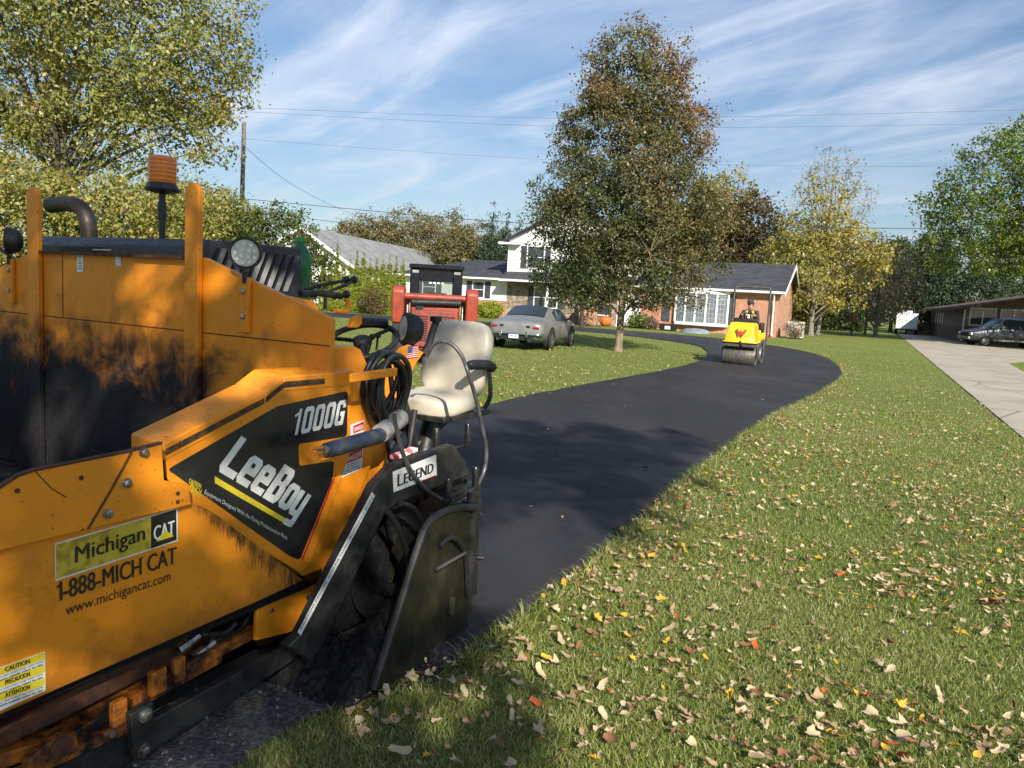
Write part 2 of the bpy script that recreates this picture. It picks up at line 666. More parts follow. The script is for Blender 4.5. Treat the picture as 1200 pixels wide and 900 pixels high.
def grass_ground():
    m, n, l, b = nodes_of('lawn soil and turf')
    big = noise(n, l, 0.35, 4, 0.6)
    mid = noise(n, l, 2.2, 6, 0.65)
    fine = noise(n, l, 55, 6, 0.7)
    c = mixcol(n, l, mrange(n, l, big, 0.38, 0.62), (0.190, 0.235, 0.056), (0.215, 0.245, 0.070))
    c = mixcol(n, l, mrange(n, l, mid, 0.52, 0.72, 0, 0.55), c, (0.25, 0.245, 0.095))
    c = mixcol(n, l, mrange(n, l, fine, 0.40, 0.68, 0, 0.55), c, (0.105, 0.120, 0.030))
    l.new(c, b.inputs['Base Color'])
    b.inputs['Roughness'].default_value = 0.9
    b.inputs['Specular IOR Level'].default_value = 0.1
    bump(n, l, b, mth(n, l, 'ADD', noise(n, l, 30, 8, 0.75), mth(n, l, 'MULTIPLY', mid, 0.8)), 0.9, 0.06)
    return m


mb = MB()
N = 41
mb.grid(lambda a, b: ((a - .5) * 1600, (b - .5) * 1600, 0), N, N)
o = tag(mb.build('lawn', grass_ground()), kind='structure')


def asphalt_mat():
    m, n, l, b = nodes_of('fresh asphalt')
    g = mth(n, l, 'ADD', mth(n, l, 'MULTIPLY', noise(n, l, 240, 4, 0.7), .55), mth(n, l, 'MULTIPLY', noise(n, l, 70, 4, 0.7), .45))
    big = noise(n, l, 0.9, 5, 0.6, mscale=(1, 0.35, 1))
    c = mixcol(n, l, mrange(n, l, g, 0.35, 0.75), (0.014, 0.0135, 0.0145), (0.046, 0.044, 0.046))
    c = mixcol(n, l, mrange(n, l, big, 0.42, 0.68, 0, 0.5), c, (0.044, 0.0425, 0.044))
    l.new(c, b.inputs['Base Color'])
    l.new(mrange(n, l, noise(n, l, .9, 6, .65), 0.35, 0.65, 0.50, 0.85), b.inputs['Roughness'])
    b.inputs['Specular IOR Level'].default_value = 0.32
    bump(n, l, b, mth(n, l, 'ADD', g, mth(n, l, 'MULTIPLY', noise(n, l, 12, 4), 0.6)), 0.8, 0.008)
    return m


ASPH = asphalt_mat()
mb = MB()
k = len(DR)
cen = (DR + DL) / 2
vs, fs = [], []
for i in range(k):
    for (P, s) in ((DR[i], 0), (DR[i], 1), (DL[i], 1), (DL[i], 0)):
        w = (P - cen[i])
        w = w / np.linalg.norm(w)
        q = P + w * (0.045 if s == 0 else -0.02)
        vs.append((q[0], q[1], -0.01 if s == 0 else 0.05))
    # rolled top: inner points keep the surface flat
for i in range(k - 1):
    for j in range(3):
        fs.append((i * 4 + j, (i + 1) * 4 + j, (i + 1) * 4 + j + 1, i * 4 + j + 1))
mb.add(vs, fs)
tag(mb.build('driveway', ASPH), kind='structure')

# loose crumbs of mix along the mat's edge
nc = 5200
ti = rng.random(nc) ** 1.6 * 110
P = np.stack([np.interp(ti, np.arange(k), DR[:, 0]), np.interp(ti, np.arange(k), DR[:, 1])], 1)
P[:, 0] += rng.normal(0.03, 0.05, nc)
V, F = [], []
oct_v = np.array([[1, 0, 0], [-1, 0, 0], [0, 1, 0], [0, -1, 0], [0, 0, 1], [0, 0, -1]], float)
oct_f = np.array([[0, 2, 4], [2, 1, 4], [1, 3, 4], [3, 0, 4], [2, 0, 5], [1, 2, 5], [3, 1, 5], [0, 3, 5]])


def pebbles(name, P, z, size, mat, seed):
    g = np.random.default_rng(seed)
    n = len(P)
    s = size * g.uniform(.5, 1.4, n)
    Vv = oct_v[None] * s[:, None, None] * g.uniform(.6, 1.3, (n, 6, 1))
    a = g.uniform(0, 6.28, n)
    c, sn = np.cos(a), np.sin(a)
    x = Vv[:, :, 0] * c[:, None] - Vv[:, :, 1] * sn[:, None]
    y = Vv[:, :, 0] * sn[:, None] + Vv[:, :, 1] * c[:, None]
    Vv = np.stack([x + P[:, 0:1], y + P[:, 1:2], Vv[:, :, 2] * .7 + z], 2)
    Ff = oct_f[None] + (np.arange(n) * 6)[:, None, None]
    return tag(np_mesh(name, Vv.reshape(-1, 3), Ff.reshape(-1, 3), mat), kind='stuff')


o = pebbles('asphalt_crumbs', P, 0.012, 0.013, ASPH, 3)
tag(o, 'loose black asphalt crumbs scattered along the driveway edge', 'gravel')

mb = MB()
mb.sheet([(x, y, 0.006) for x, y in GRAV_POLY])
GRAVM = M('gravel base', (0.13, 0.125, 0.12), 0.9, c2=(0.055, 0.052, 0.05), scale=60, lo=.4, hi=.6, bs=1.0, bscale=70, bd=0.02)
tag(mb.build('gravel_path', GRAVM), kind='structure')
Pg = rng.uniform(-1, 1, (40000, 2)) * np.array([5.5, 6.5]) + np.array([-3, 1.5])
Pg = Pg[in_poly(Pg, GRAV_POLY)]
Pg = Pg[np.hypot(Pg[:, 0], Pg[:, 1]) < 6][:9000]
o = pebbles('gravel', Pg, 0.012, 0.010, M('grey stone', (0.20, 0.195, 0.185), 0.85, c2=(0.07, 0.068, 0.065), scale=9), 5)
tag(o, 'grey crushed stone lying under the paving machine', 'gravel')


def concrete_mat():
    m, n, l, b = nodes_of('old concrete')
    c = mixcol(n, l, mrange(n, l, noise(n, l, 0.6, 6, 0.65), 0.4, 0.65), (0.40, 0.355, 0.275), (0.31, 0.275, 0.21))
    c = mixcol(n, l, mrange(n, l, noise(n, l, 40, 5, 0.7), 0.5, 0.75, 0, 0.5), c, (0.20, 0.185, 0.165))
    crack = n.new('ShaderNodeTexVoronoi')
    crack.feature = 'DISTANCE_TO_EDGE'
    crack.inputs['Scale'].default_value = 0.28
    tcn = n.new('ShaderNodeTexCoord')
    l.new(tcn.outputs['Object'], crack.inputs['Vector'])
    c = mixcol(n, l, mrange(n, l, crack.outputs[0], 0.012, 0.0, 0, 0.7), c, (0.10, 0.09, 0.08))
    l.new(c, b.inputs['Base Color'])
    b.inputs['Roughness'].default_value = 0.85
    bump(n, l, b, noise(n, l, 60, 6), 0.3, 0.01)
    return m


mb = MB()
mb.prism(CONC_POLY, 2, -0.05, 0.02)
tag(mb.build('concrete_driveway', concrete_mat()), kind='structure')


# ================================================================ GRASS BLADES
def blades(P, h, w, seed):
    g = np.random.default_rng(seed)
    n = len(P)
    a = g.uniform(0, 6.283, n)
    lean = g.uniform(0.35, 1.9, n)
    la = g.uniform(0, 6.283, n)
    h = h * g.uniform(.55, 1.25, n)
    dx, dy = np.cos(a) * w * .5, np.sin(a) * w * .5
    lx, ly = np.cos(la) * lean * h, np.sin(la) * lean * h
    z = np.zeros(n)
    b0 = np.stack([P[:, 0] - dx, P[:, 1] - dy, z - 0.005], 1)
    b1 = np.stack([P[:, 0] + dx, P[:, 1] + dy, z - 0.005], 1)
    m0 = np.stack([P[:, 0] - dx * .8 + lx * .35, P[:, 1] - dy * .8 + ly * .35, h * .6], 1)
    m1 = np.stack([P[:, 0] + dx * .8 + lx * .35, P[:, 1] + dy * .8 + ly * .35, h * .6], 1)
    t = np.stack([P[:, 0] + lx, P[:, 1] + ly, h * np.sqrt(np.clip(1 - (lean * .52) ** 2, .10, 1))], 1)
    V = np.stack([b0, b1, m1, m0, t], 1).reshape(-1, 3)
    k5 = (np.arange(n) * 5)[:, None]
    F = np.concatenate([k5 + np.array([[0, 1, 2]]), k5 + np.array([[0, 2, 3]]), k5 + np.array([[3, 2, 4]])], 1).reshape(-1, 3)
    # straw-coloured patches drift across the lawn
    pz = np.sin(P[:, 0] * 1.9 + np.sin(P[:, 1] * 1.3) * 2) * np.sin(P[:, 1] * 1.5 + 1.7) * .14 + np.sin(P[:, 0] * .53 + 2) * np.sin(P[:, 1] * .41) * .12
    tone = np.clip(g.beta(1.7, 2.2, n) * .9 + .06 + pz, 0, 1)
    return V, F, np.repeat(tone, 3)


def wedge(n, d0, d1, power, half, seed):
    g = np.random.default_rng(seed)
    d = (d0 ** power + g.random(n) * (d1 ** power - d0 ** power)) ** (1 / power)
    a = g.uniform(-half, half, n)
    return np.stack([np.sin(a) * d, np.cos(a) * d], 1)


def off_lawn(P, pad=0.0):
    return in_poly(P, DRIVE_POLY) | in_poly(P, GRAV_POLY) | in_poly(P, CONC_POLY)


Vs, Fs, Ts, nb = [], [], [], 0
for (n, d0, d1, pw_, hh, ww, sd) in ((300000, 1.5, 6.0, 1.6, .031, .0038, 1), (275000, 5.5, 15, 1.5, .032, .0062, 2), (175000, 14, 46, 1.5, .034, .012, 3)):
    P = wedge(n, d0, d1, pw_, R(52), sd)
    P = P[~off_lawn(P)]
    V, F, T = blades(P, hh, ww, sd + 10)
    Vs.append(V); Fs.append(F + nb); Ts.append(T)
    nb += len(V)
# a fringe of longer blades hanging over the mat's edge
ti = rng.random(14000) ** 1.3 * 150
P = np.stack([np.interp(ti, np.arange(k), DR[:, 0]), np.interp(ti, np.arange(k), DR[:, 1])], 1)
P += np.abs(rng.normal(0.0, .05, (14000, 1))) * np.array([[0.9, -0.45]]) + np.array([[0.045, -0.02]])
P = P[~off_lawn(P)]
V, F, T = blades(P, .085, .006, 77)
Vs.append(V); Fs.append(F + nb); Ts.append(T); nb += len(V)
GRASS = leaf_mat('grass blades', [(0.0, (0.110, 0.160, 0.030)), (0.35, (0.210, 0.265, 0.052)), (0.65, (0.285, 0.315, 0.084)), (0.85, (0.36, 0.33, 0.14)), (1.0, (0.46, 0.39, 0.22))], 0.30, 0.03)
o = np_mesh('grass', np.concatenate(Vs), np.concatenate(Fs), GRASS, tone=np.concatenate(Ts))
tag(o, 'short green grass of the front lawn', 'grass', kind='stuff')

# ================================================================ THE PAVING MACHINE  (u to the camera side, v rearwards, z up)
YEL = (0.82, 0.272, 0.013)
PAINT = paint_tar('machine paint', YEL, -9, -8)
BULKM = paint_tar('bulkhead paint', YEL, 1.08, 1.47, extra=(.55, .9, .17))
HOPM = paint_tar('hopper lining', (0.30, 0.09, 0.012), 1.4, 1.9)
BLK = M('black machine paint', (0.012, 0.012, 0.013), 0.45, c2=(0.03, 0.028, 0.026), scale=12)
TAR = M('caked tar', (0.006, 0.006, 0.0065), 0.75, c2=(0.018, 0.017, 0.017), scale=14, lo=.5, hi=.75, bs=.8, bscale=36, bd=0.02, spec=.25)
HOTMIX = M('heaped mix', (0.008, 0.008, 0.0085), 0.75, c2=(0.024, 0.023, 0.023), scale=40, bs=1.0, bscale=70, bd=0.015, spec=.3)
RUB = M('black rubber', (0.012, 0.012, 0.012), 0.55, c2=(0.022, 0.021, 0.02), scale=20)
STEEL = M('worn steel', (0.42, 0.41, 0.39), 0.4, 0.9, c2=(0.2, 0.17, 0.14), scale=18)
OLIVE = M('grimy screed steel', (0.018, 0.018, 0.012), 0.42, 0.3, c2=(0.045, 0.04, 0.022), scale=7, lo=.45, hi=.7, bs=.2, bscale=40)
NAVY = M('hood enamel', (0.012, 0.014, 0.022), 0.35, c2=(0.03, 0.03, 0.035), scale=8)
WHITE = M('white decal', (0.78, 0.77, 0.74), 0.4, c2=(0.66, 0.65, 0.62), scale=20)
SILV = M('silver lettering', (0.74, 0.74, 0.70), 0.35, c2=(0.55, 0.55, 0.53), scale=10)
DECB = M('black decal film', (0.014, 0.014, 0.016), 0.32, c2=(0.022, 0.022, 0.024), scale=5)
DECY = M('yellow decal', (0.80, 0.62, 0.03), 0.4, c2=(0.70, 0.53, 0.03), scale=10)
DECR = M('red decal', (0.55, 0.02, 0.025), 0.4)
RUST = M('rust brown edge', (0.10, 0.035, 0.014), 0.8, c2=(0.05, 0.02, 0.012), scale=25, bs=.5, bscale=60)
ROCK = PAINT

US = 1.45                                              # outer face of the side panel


def S(px, py, u=US):
    return PAV.hu(px, py, u)


def SV(px, py, u):                                     # 3-D local point on plane u
    v, z = PAV.hu(px, py, u)
    return Vector((u, v, z))


def BV(px, py, v):
    u, z = PAV.hv(px, py, v)
    return Vector((u, v, z))


pav = empty('paving_machine', PAV.o, -PAV.a, 'orange paving machine with black decals parked at the start of the fresh asphalt', 'paving machine')


def ptext(mb, s, u, a, b, c, **k):
    """text on plane u: pixels of bottom-left a, bottom-right b, top-left c"""
    A, B_, C_ = SV(*a, u), SV(*b, u), SV(*c, u)
    w = k.get('bold', 0)
    if w >= .015 and len(s) < 40:
        mb.bold(s, A, B_ - A, C_ - A, w * 2.2 / len(s), k.get('shear', 0))
    else:
        mb.text(s, A, B_ - A, C_ - A, bold=0.0)


# ---- side panel with its big decal
mb = MB()
pan = [S(193, 522), S(310, 461), S(332, 443), S(412, 437)]
pan += [S(412, 470), S(410, 532), S(364, 662), S(352, 672), S(228, 598), S(196, 560)]
mb.prism(pan, 0, US - 0.012, US)
side = mb.build('side_panel', PAINT, pav, bevel=0.004)
mb = MB()                                              # folded worn top flange with a dark strip along its groove
top = [S(190, 520), S(310, 459), S(332, 441), S(414, 435)]
for (a, b) in zip(top[:-1], top[1:]):
    mb.add([(US + .004, a[0], a[1]), (US + .004, b[0], b[1]), (US + .004, b[0], b[1] - .055), (US + .004, a[0], a[1] - .055),
            (US - .16, a[0], a[1] + .012), (US - .16, b[0], b[1] + .012), (US - .16, b[0], b[1] - .05), (US - .16, a[0], a[1] - .05)],
           [(3, 2, 1, 0), (4, 0, 1, 5), (4, 5, 6, 7), (0, 4, 7, 3), (1, 2, 6, 5)])
mb.build('flange', PAINT, side, bevel=0.006)
mb = MB().use(M('dark groove strip', (0.03, 0.02, 0.012), .8, c2=(.12, .05, .012), scale=30))
for (a, b, k0, k1) in ((top[0], top[1], .02, .985), (top[1], top[2], .0, 1.0), (top[2], top[3], 0, .55)):
    p0 = (a[0] + (b[0] - a[0]) * k0, a[1] + (b[1] - a[1]) * k0)
    p1 = (a[0] + (b[0] - a[0]) * k1, a[1] + (b[1] - a[1]) * k1)
    mb.sheet([(US + .007, p0[0], p0[1] - .042), (US + .007, p1[0], p1[1] - .042), (US + .007, p1[0], p1[1] - .020), (US + .007, p0[0], p0[1] - .020)])
mb.build('groove', None, side)

mb = MB().use(DECB)
e1 = US + 0.003


def rounded(px, rad=0.02, n=5):
    """polygon of plane points with rounded corners"""
    out = []
    k = len(px)
    for i in range(k):
        p, a, b = Vector(px[i]), Vector(px[i - 1]), Vector(px[(i + 1) % k])
        r_ = min(rad, (a - p).length * .45, (b - p).length * .45)
        s0, s1 = p + (a - p).normalized() * r_, p + (b - p).normalized() * r_
        for j in range(n + 1):
            t = j / n
            out.append(tuple(s0 * (1 - t) ** 2 + p * 2 * t * (1 - t) + s1 * t * t))
    return out


dec = rounded([S(196, 550), S(325, 476), S(407, 458), S(406, 511), S(349, 520), S(350, 546), S(391, 540), S(389, 562), S(351, 656), S(340, 652)], 0.018)
mb.prism(dec, 0, US, e1)
mb.use(DECR)
A, B_ = S(390.5, 560), S(353, 656)
mb.prism([A, (A[0] + .008, A[1]), (B_[0] + .008, B_[1]), B_], 0, US, e1 + .001)
mb.use(SILV)
A, B_, C_ = SV(341, 511, e1 + .002), SV(401.5, 497, e1 + .002), SV(347, 480, e1 + .002)
for i, ch in enumerate('1000G'):
    x0 = (0, .17, .385, .60, .815)[i]
    mb.block(ch, A + (B_ - A) * x0, (B_ - A) * (.15 if i == 0 else .185), C_ - A, .34)
# the maker's lettering, each letter blocked out to its own cell along the sloping baseline
O_, E_ = SV(254, 550, e1 + .002), SV(345, 604, e1 + .002)
Ub = E_ - O_
Vb = SV(284, 510, e1 + .002) - SV(254, 551, e1 + .002)
for ch, x0, x1, y0, y1 in (('L', 0, .195, 0, 1), ('e', .205, .365, 0, .76), ('e', .38, .54, 0, .76), ('B', .56, .735, 0, 1.0), ('o', .75, .895, 0, .72), ('y', .90, 1.05, -.32, .70)):
    mb.block(ch, O_ + Ub * x0 + Vb * y0 * .96, Ub * (x1 - x0), Vb * (y1 - y0) * .96, .38 if ch != 'L' else .34)
mb.use(DECY)
mb.prism([S(251, 558), S(340, 611), S(341, 618), S(251, 566)], 0, US, e1 + .0015)
mb.use(WHITE)
ptext(mb, 'Equipment Designed With the Paving Professional in Mind.', e1 + .002, (239, 580), (336, 634), (240.5, 573.5), bold=.02)
mb.use(DECY)
for i, w in enumerate(('CAUTION', 'PINCH', 'POINT')):
    ptext(mb, w, e1 + .002, (221 + i * 1.6, 566 + i * 6.5), (235 + i * .4, 572.5 + i * 6.5), (222 + i * 1.6, 560.5 + i * 6.5), bold=.02)
mb.build('decal', None, side)

# right-hand rim of the panel and the frame behind it
mb = MB()
mb.prism([S(410, 472, 1.44), S(432, 470, 1.44), S(437, 540, 1.44), S(376, 700, 1.44), S(352, 672, 1.44)], 0, 1.30, 1.44)
rim = mb.build('frame_plate', PAINT, pav, bevel=0.004)
mb = MB()
mb.prism([S(388, 437, 1.40), S(445, 462, 1.40), S(460, 500, 1.40), S(446, 560, 1.40), S(438, 580, 1.40), S(376, 690, 1.40), S(384, 560, 1.40)], 0, 1.32, 1.40)
mb.build('frame_plate', PAINT, pav, bevel=0.004)
mb = MB().use(WHITE)
ud = 1.443
mb.prism([S(402, 502, ud), S(427, 492, ud), S(424, 549, ud), S(396, 562, ud)], 0, 1.44, ud)
mb.use(DECR)
mb.prism([S(414, 499, ud), S(426, 494, ud), S(426, 503, ud), S(414, 508, ud)], 0, 1.44, ud + .001)
mb.prism([S(401, 535, ud), S(424, 525, ud), S(424, 536, ud), S(400, 546, ud)], 0, 1.44, ud + .001)
mb.prism([S(404, 523, ud), S(424, 515, ud), S(424, 520, ud), S(403, 529, ud)], 0, 1.44, ud + .001)
mb.use(WHITE)
ptext(mb, 'DANGER', ud + .002, (415, 506), (425.5, 502), (415, 501), bold=.02)
ptext(mb, 'PELIGRO', ud + .002, (404, 528), (423, 520), (404, 524), bold=.02)
ptext(mb, 'DANGER', ud + .002, (402, 544), (423, 534.5), (403, 537.5), bold=.02)
mb.use(DECB)
for i in range(4):
    ptext(mb, ['Avoid moving parts', 'keep hands clear', 'stay clear of auger', 'screed can crush'][i], ud + .002, (398, 550 + i * 3), (422, 540 + i * 3), (398, 548 + i * 3), bold=.02)
mb.build('warning_label', None, rim)

# ---- hopper wing: bolted upper plate over the long lower plate
UW = 1.51
mb = MB()
wing = [S(225, 592, UW), S(222, 568, UW), S(193, 563, UW), S(190, 519, UW), S(150, 529, UW), S(40, 551, UW), S(22, 557, UW), S(8, 566, UW)]
vz = S(0, 571, UW)
wing += [vz, (vz[0] - .18, vz[1] - .10), (vz[0] - .75, vz[1] - .16), (-2.35, .82), (-2.35, .62)]
q = S(0, 646, UW)
wing += [(q[0], q[1])]
mb.prism(wing, 0, UW - .014, UW)
wingo = mb.build('hopper_wing', PAINT, pav, bevel=0.005)
mb = MB().use(RUST)
for (a, b) in zip(wing[3:9], wing[4:10]):
    mb.add([(UW + .002, a[0], a[1] + .003), (UW + .002, b[0], b[1] + .003), (UW - .016, b[0], b[1] + .003), (UW - .016, a[0], a[1] + .003),
            (UW + .002, a[0], a[1] - .004), (UW + .002, b[0], b[1] - .004)], [(0, 1, 2, 3), (0, 4, 5, 1)])
mb.build('worn_edge', None, wingo)
for p in ((168, 530), (148, 566), (126, 602)):
    c = SV(*p, UW)
    MB().use(STEEL).lathe([(.016, 0), (.016, .004), (.0125, .004), (.0125, .012), (.008, .015)], c, (1, 0, 0), 12).build('bolt', None, wingo, smooth=30)
mb = MB().use(RUST)
a, b = SV(154, 530, UW + .0015), SV(103, 620, UW + .0015)
mb.tube([a, (a + b) / 2 + Vector((0, .004, 0)), b], .0035, 6)
a, b, c = SV(42, 553, UW + .001), SV(60, 572, UW + .001), SV(78, 583, UW + .001)
mb.tube([a, b, c], .0015, 5)
mb.build('weld_seam', None, wingo)

UL = 1.485


def wing_tar():
    """paint with the tar smear that ran down from the joint, in brush-like streaks"""
    m, n, l, b = nodes_of('wing paint with tar smear')
    tcn = n.new('ShaderNodeTexCoord')
    sp = n.new('ShaderNodeSeparateXYZ')
    l.new(tcn.outputs['Object'], sp.inputs[0])
    (v0, z0), (v1, z1) = S(225, 588, UL), S(352, 676, UL)
    k = (z1 - z0) / (v1 - v0)
    line = mth(n, l, 'ADD', mth(n, l, 'MULTIPLY', mth(n, l, 'SUBTRACT', sp.outputs[1], v0), k), z0)
    depth = mth(n, l, 'SUBTRACT', line, sp.outputs[2])
    along = mrange(n, l, sp.outputs[1], v0 - .12, v1)
    st = noise(n, l, 75, 4, 0.7, mscale=(1, 1, 0.07))
    st = mth(n, l, 'ADD', mth(n, l, 'MULTIPLY', st, .55), mth(n, l, 'MULTIPLY', noise(n, l, 260, 3, .7, mscale=(1, 1, .05)), .45))
    reach = mth(n, l, 'MULTIPLY', mth(n, l, 'ADD', mth(n, l, 'MULTIPLY', along, 0.085), 0.02), mrange(n, l, st, 0.35, 0.7, 0.15, 1.5))
    tarf = mrange(n, l, mth(n, l, 'SUBTRACT', reach, depth), -0.012, 0.018)
    tarf = mth(n, l, 'MULTIPLY', tarf, mrange(n, l, noise(n, l, 22, 8, .75, mscale=(1, 1, .3)), .36, .60, .25, 1))
    tarf = mth(n, l, 'MULTIPLY', tarf, mrange(n, l, sp.outputs[1], v0 - .16, v0 + .02))
    worn = mrange(n, l, noise(n, l, 7, 8, 0.7), 0.52, 0.76)
    c = mixcol(n, l, worn, YEL, (YEL[0] * .72, YEL[1] * .66, YEL[2]))
    scr = mth(n, l, 'MULTIPLY', mrange(n, l, noise(n, l, 150, 3, .6, mscale=(1, .05, 1), dist=.4), .65, .69, 0, .7), mrange(n, l, noise(n, l, 3.5, 4), .48, .6))
    c = mixcol(n, l, scr, c, (.20, .075, .02))
    dust = mrange(n, l, noise(n, l, 2.2, 8, 0.7), .48, .78, 0, .18)
    c = mixcol(n, l, dust, c, (.36, .21, .09))
    low = mrange(n, l, mth(n, l, 'SUBTRACT', sp.outputs[2], mth(n, l, 'MULTIPLY', noise(n, l, 16, 6, .7), .16)), .50, .36, 0, .55)
    c = mixcol(n, l, low, c, (.07, .035, .015))
    spk = mrange(n, l, noise(n, l, 70, 5, .6), .65, .71, 0, .85)
    c = mixcol(n, l, spk, c, (.12, .04, .01))
    c = mixcol(n, l, mth(n, l, 'MULTIPLY', tarf, 0.93), c, (0.022, 0.017, 0.012))
    l.new(c, b.inputs['Base Color'])
    l.new(mrange(n, l, noise(n, l, 30, 5), 0.3, 0.7, 0.36, 0.52), b.inputs['Roughness'])
    b.inputs['Specular IOR Level'].default_value = 0.35
    bump(n, l, b, tarf, 0.3, 0.006)
    return m


mb = MB()
v00, z00 = S(0, 838, UL)
low = [S(225, 588, UL), S(250, 600, UL), S(356, 680, UL), S(300, 706, UL), S(47, 817, UL), (v00, z00), (-2.35, z00), (-2.35, .66), S(0, 644, UL)]
mb.prism(low, 0, UL - .012, UL)
lowo = mb.build('hopper_plate', wing_tar(), pav, bevel=0.004)
mb = MB().use(DECY)
e2 = UL + .002


def quad(mb, px, u):
    mb.prism([S(*p, u) for p in px], 0, UL, u)


mb.use(WHITE); quad(mb, [(64.5, 637), (208, 595), (208.5, 634), (65, 681)], e2)
mb.use(M('dull yellow decal', (.58, .43, .035), .5, c2=(.40, .25, .02), scale=26, lo=.5, hi=.62)); quad(mb, [(66, 638.5), (177, 606), (177, 642.5), (66, 678.5)], e2 + .001)
mb.use(DECB); quad(mb, [(177, 605.8), (206.5, 597), (207, 632.5), (177, 643)], e2 + .0012)
ptext(mb, 'Michigan', e2 + .003, (88, 666), (170, 638), (88, 641), bold=.03)
mb.use(WHITE); ptext(mb, 'CAT', e2 + .003, (180, 634), (204.5, 626), (180, 617), bold=.045)
mb.use(DECY); mb.prism([S(183, 634.5, e2), S(203, 628, e2), S(193, 621, e2)], 0, UL, e2 + .0036)
mb.use(DECB)
A, B_, C_ = SV(66, 705.5, e2 + .001), SV(207, 660, e2 + .001), SV(65.5, 683, e2 + .001)
mb.block('1', A + (B_ - A) * .005, (B_ - A) * .05, C_ - A, .42)
ptext(mb, '-888-MICH CAT', e2 + .001, (74, 703), (207, 660), (73.5, 680.6), bold=.03)
ptext(mb, 'www.michigancat.com', e2 + .001, (77, 725.5), (200, 683.5), (77, 709), bold=.012)
mb.build('dealer_decal', None, lowo)
mb = MB().use(WHITE)
qa = S(-40, 790, e2)
quad(mb, [(-40, 797), (53, 763.5), (53.5, 809), (-40, 851)], e2)
mb.use(DECY)
for i, w in enumerate(('CAUTION', 'PRECAUCION', 'ATTENTION')):
    y0 = 764.5 + i * 15
    mb.use(DECY); quad(mb, [(-39, y0 + 32.6), (52.3, y0), (52.3, y0 + 8), (-39, y0 + 41)], e2 + .001)
    mb.use(DECB); ptext(mb, w, e2 + .002, (6, y0 + 23), (35, y0 + 12.6), (6, y0 + 17.6), bold=.03)
    for j in range(2):
        ptext(mb, ['Keep hands and feet clear of the wings while raising', 'No meta las manos cuando suben las alas'][j], e2 + .002, (-30, y0 + 41.5 + j * 3.4), (50, y0 + 11.5 + j * 3.4), (-30, y0 + 39.4 + j * 3.4), bold=.02)
mb.build('warning_label', None, lowo)

mb = MB()                                              # returned lip and inner face below the wing
a, b_ = S(47, 820, 1.47), S(205, 742, 1.47)
mb.add([(1.47, -2.2, .46), (1.47, -.45, .47), (1.30, -.45, .36), (1.30, -2.2, .33)], [(0, 1, 2, 3), (3, 2, 1, 0)])
mb.build('under_plate', PAINT, pav)
mb = MB()
mb.prism([S(302, 704, 1.42), S(357, 681, 1.42), S(377, 690, 1.42), S(352, 735, 1.42), S(338, 742, 1.42), S(300, 751, 1.42)], 0, 1.40, 1.42)
mb.build('corner_plate', PAINT, pav, bevel=.004)

for p in ((268, 742), (318, 715), (360, 700), (345, 690)):
    MB().use(STEEL).lathe([(.009, 0), (.009, .006), (.005, .008)], SV(*p, 1.42 if p[1] != 742 else 1.42), (1, 0, 0), 10).build('bolt', None, pav, smooth=30) if p[0] > 300 else None
for p in ((20, 575), (95, 560), (208, 578), (208, 588)):
    MB().use(RUST).lathe([(.007, 0), (.007, .003), (.004, .004)], SV(*p, UW), (1, 0, 0), 10).build('rivet', None, wingo, smooth=30)
# ---- hopper box
mb = MB()
mb.box((-1.45, -2.35, .40), (1.44, -.02, .46))
mb.prism([(.46, .46), (1.0, .46), (.9, .90), (.46, .46)][:3], 1, -2.3, -.03) if 0 else None
mb.add([(1.41, -2.3, .95), (1.41, -.05, 1.02), (1.02, -.05, .47), (1.02, -2.3, .47)], [(0, 1, 2, 3), (3, 2, 1, 0)])
mb.add([(-1.47, -2.3, .95), (-1.47, -.05, 1.02), (-1.02, -.05, .47), (-1.02, -2.3, .47)], [(3, 2, 1, 0), (0, 1, 2, 3)])
mb.prism([(-2.35, .45), (-2.35, .95), (-.02, 1.12), (-.02, .45)], 0, -1.49, -1.47)
mb.build('hopper_box', TAR, pav)
mb = MB()


def heap(a, b):
    u, v = -1.0 + a * 2.0, -2.1 + b * 2.05
    e = min(a, 1 - a, b * 1.5, 1 - b * .6) * 3
    h = .47 + .22 * max(0, min(1, e)) ** .7 * (0.7 + .3 * math.sin(u * 4 + 1) * math.cos(v * 3.3)) + random.Random(int(a * 999) * 1000 + int(b * 999)).uniform(-.02, .02)
    return (u, v, h)


mb.grid(heap, 44, 44)
mb.build('asphalt_heap', HOTMIX, pav)

# ---- bulkhead with posts and lights
mb = MB()
bk = [(1.432, .45), (1.432, 1.512), (.672, 1.738), (-.672, 1.738), (-1.432, 1.512), (-1.432, .45)]
mb.prism(bk, 1, 0, .03)
bulk = mb.build('bulkhead', BULKM, pav, bevel=.003)
mb = MB().use(RUST)
mb.box((-.56, -.035, 1.728), (.57, -.002, 1.742))
mb.build('top_lip', None, bulk)
mb = MB().use(M('seam shadow gap', (.05, .018, .006), .9))
mb.box((-1.43, -.0025, 1.397), (1.43, .002, 1.401))
mb.box((-.405, -.0025, 1.40), (-.402, .002, 1.725))
mb.box((.93, -.0025, 1.40), (.933, .002, 1.60)) if 0 else None
mb.build('seam', None, bulk)
u, z = PAV.hv(138.5, 306, -.003)
MB().use(WHITE).box((u - .02, -.004, z - .025), (u + .02, -.001, z + .025)).build('label', None, bulk)
mb = MB().use(WHITE)
u, z = PAV.hv(94, 308, -.003)
mb.box((u - .025, -.004, z - .047), (u + .025, -.001, z + .047))
mb.use(DECB)
u, z = PAV.hv(94, 308, -.003)
for i in range(4):
    mb.box((u - .015, -.005, z - .03 + i * .012), (u + .015, -.0042, z - .026 + i * .012))
mb.lathe([(.006, 0), (.006, .001)], (u, -.004, z + .033), (0, -1, 0), 10)
mb.build('label', None, bulk)
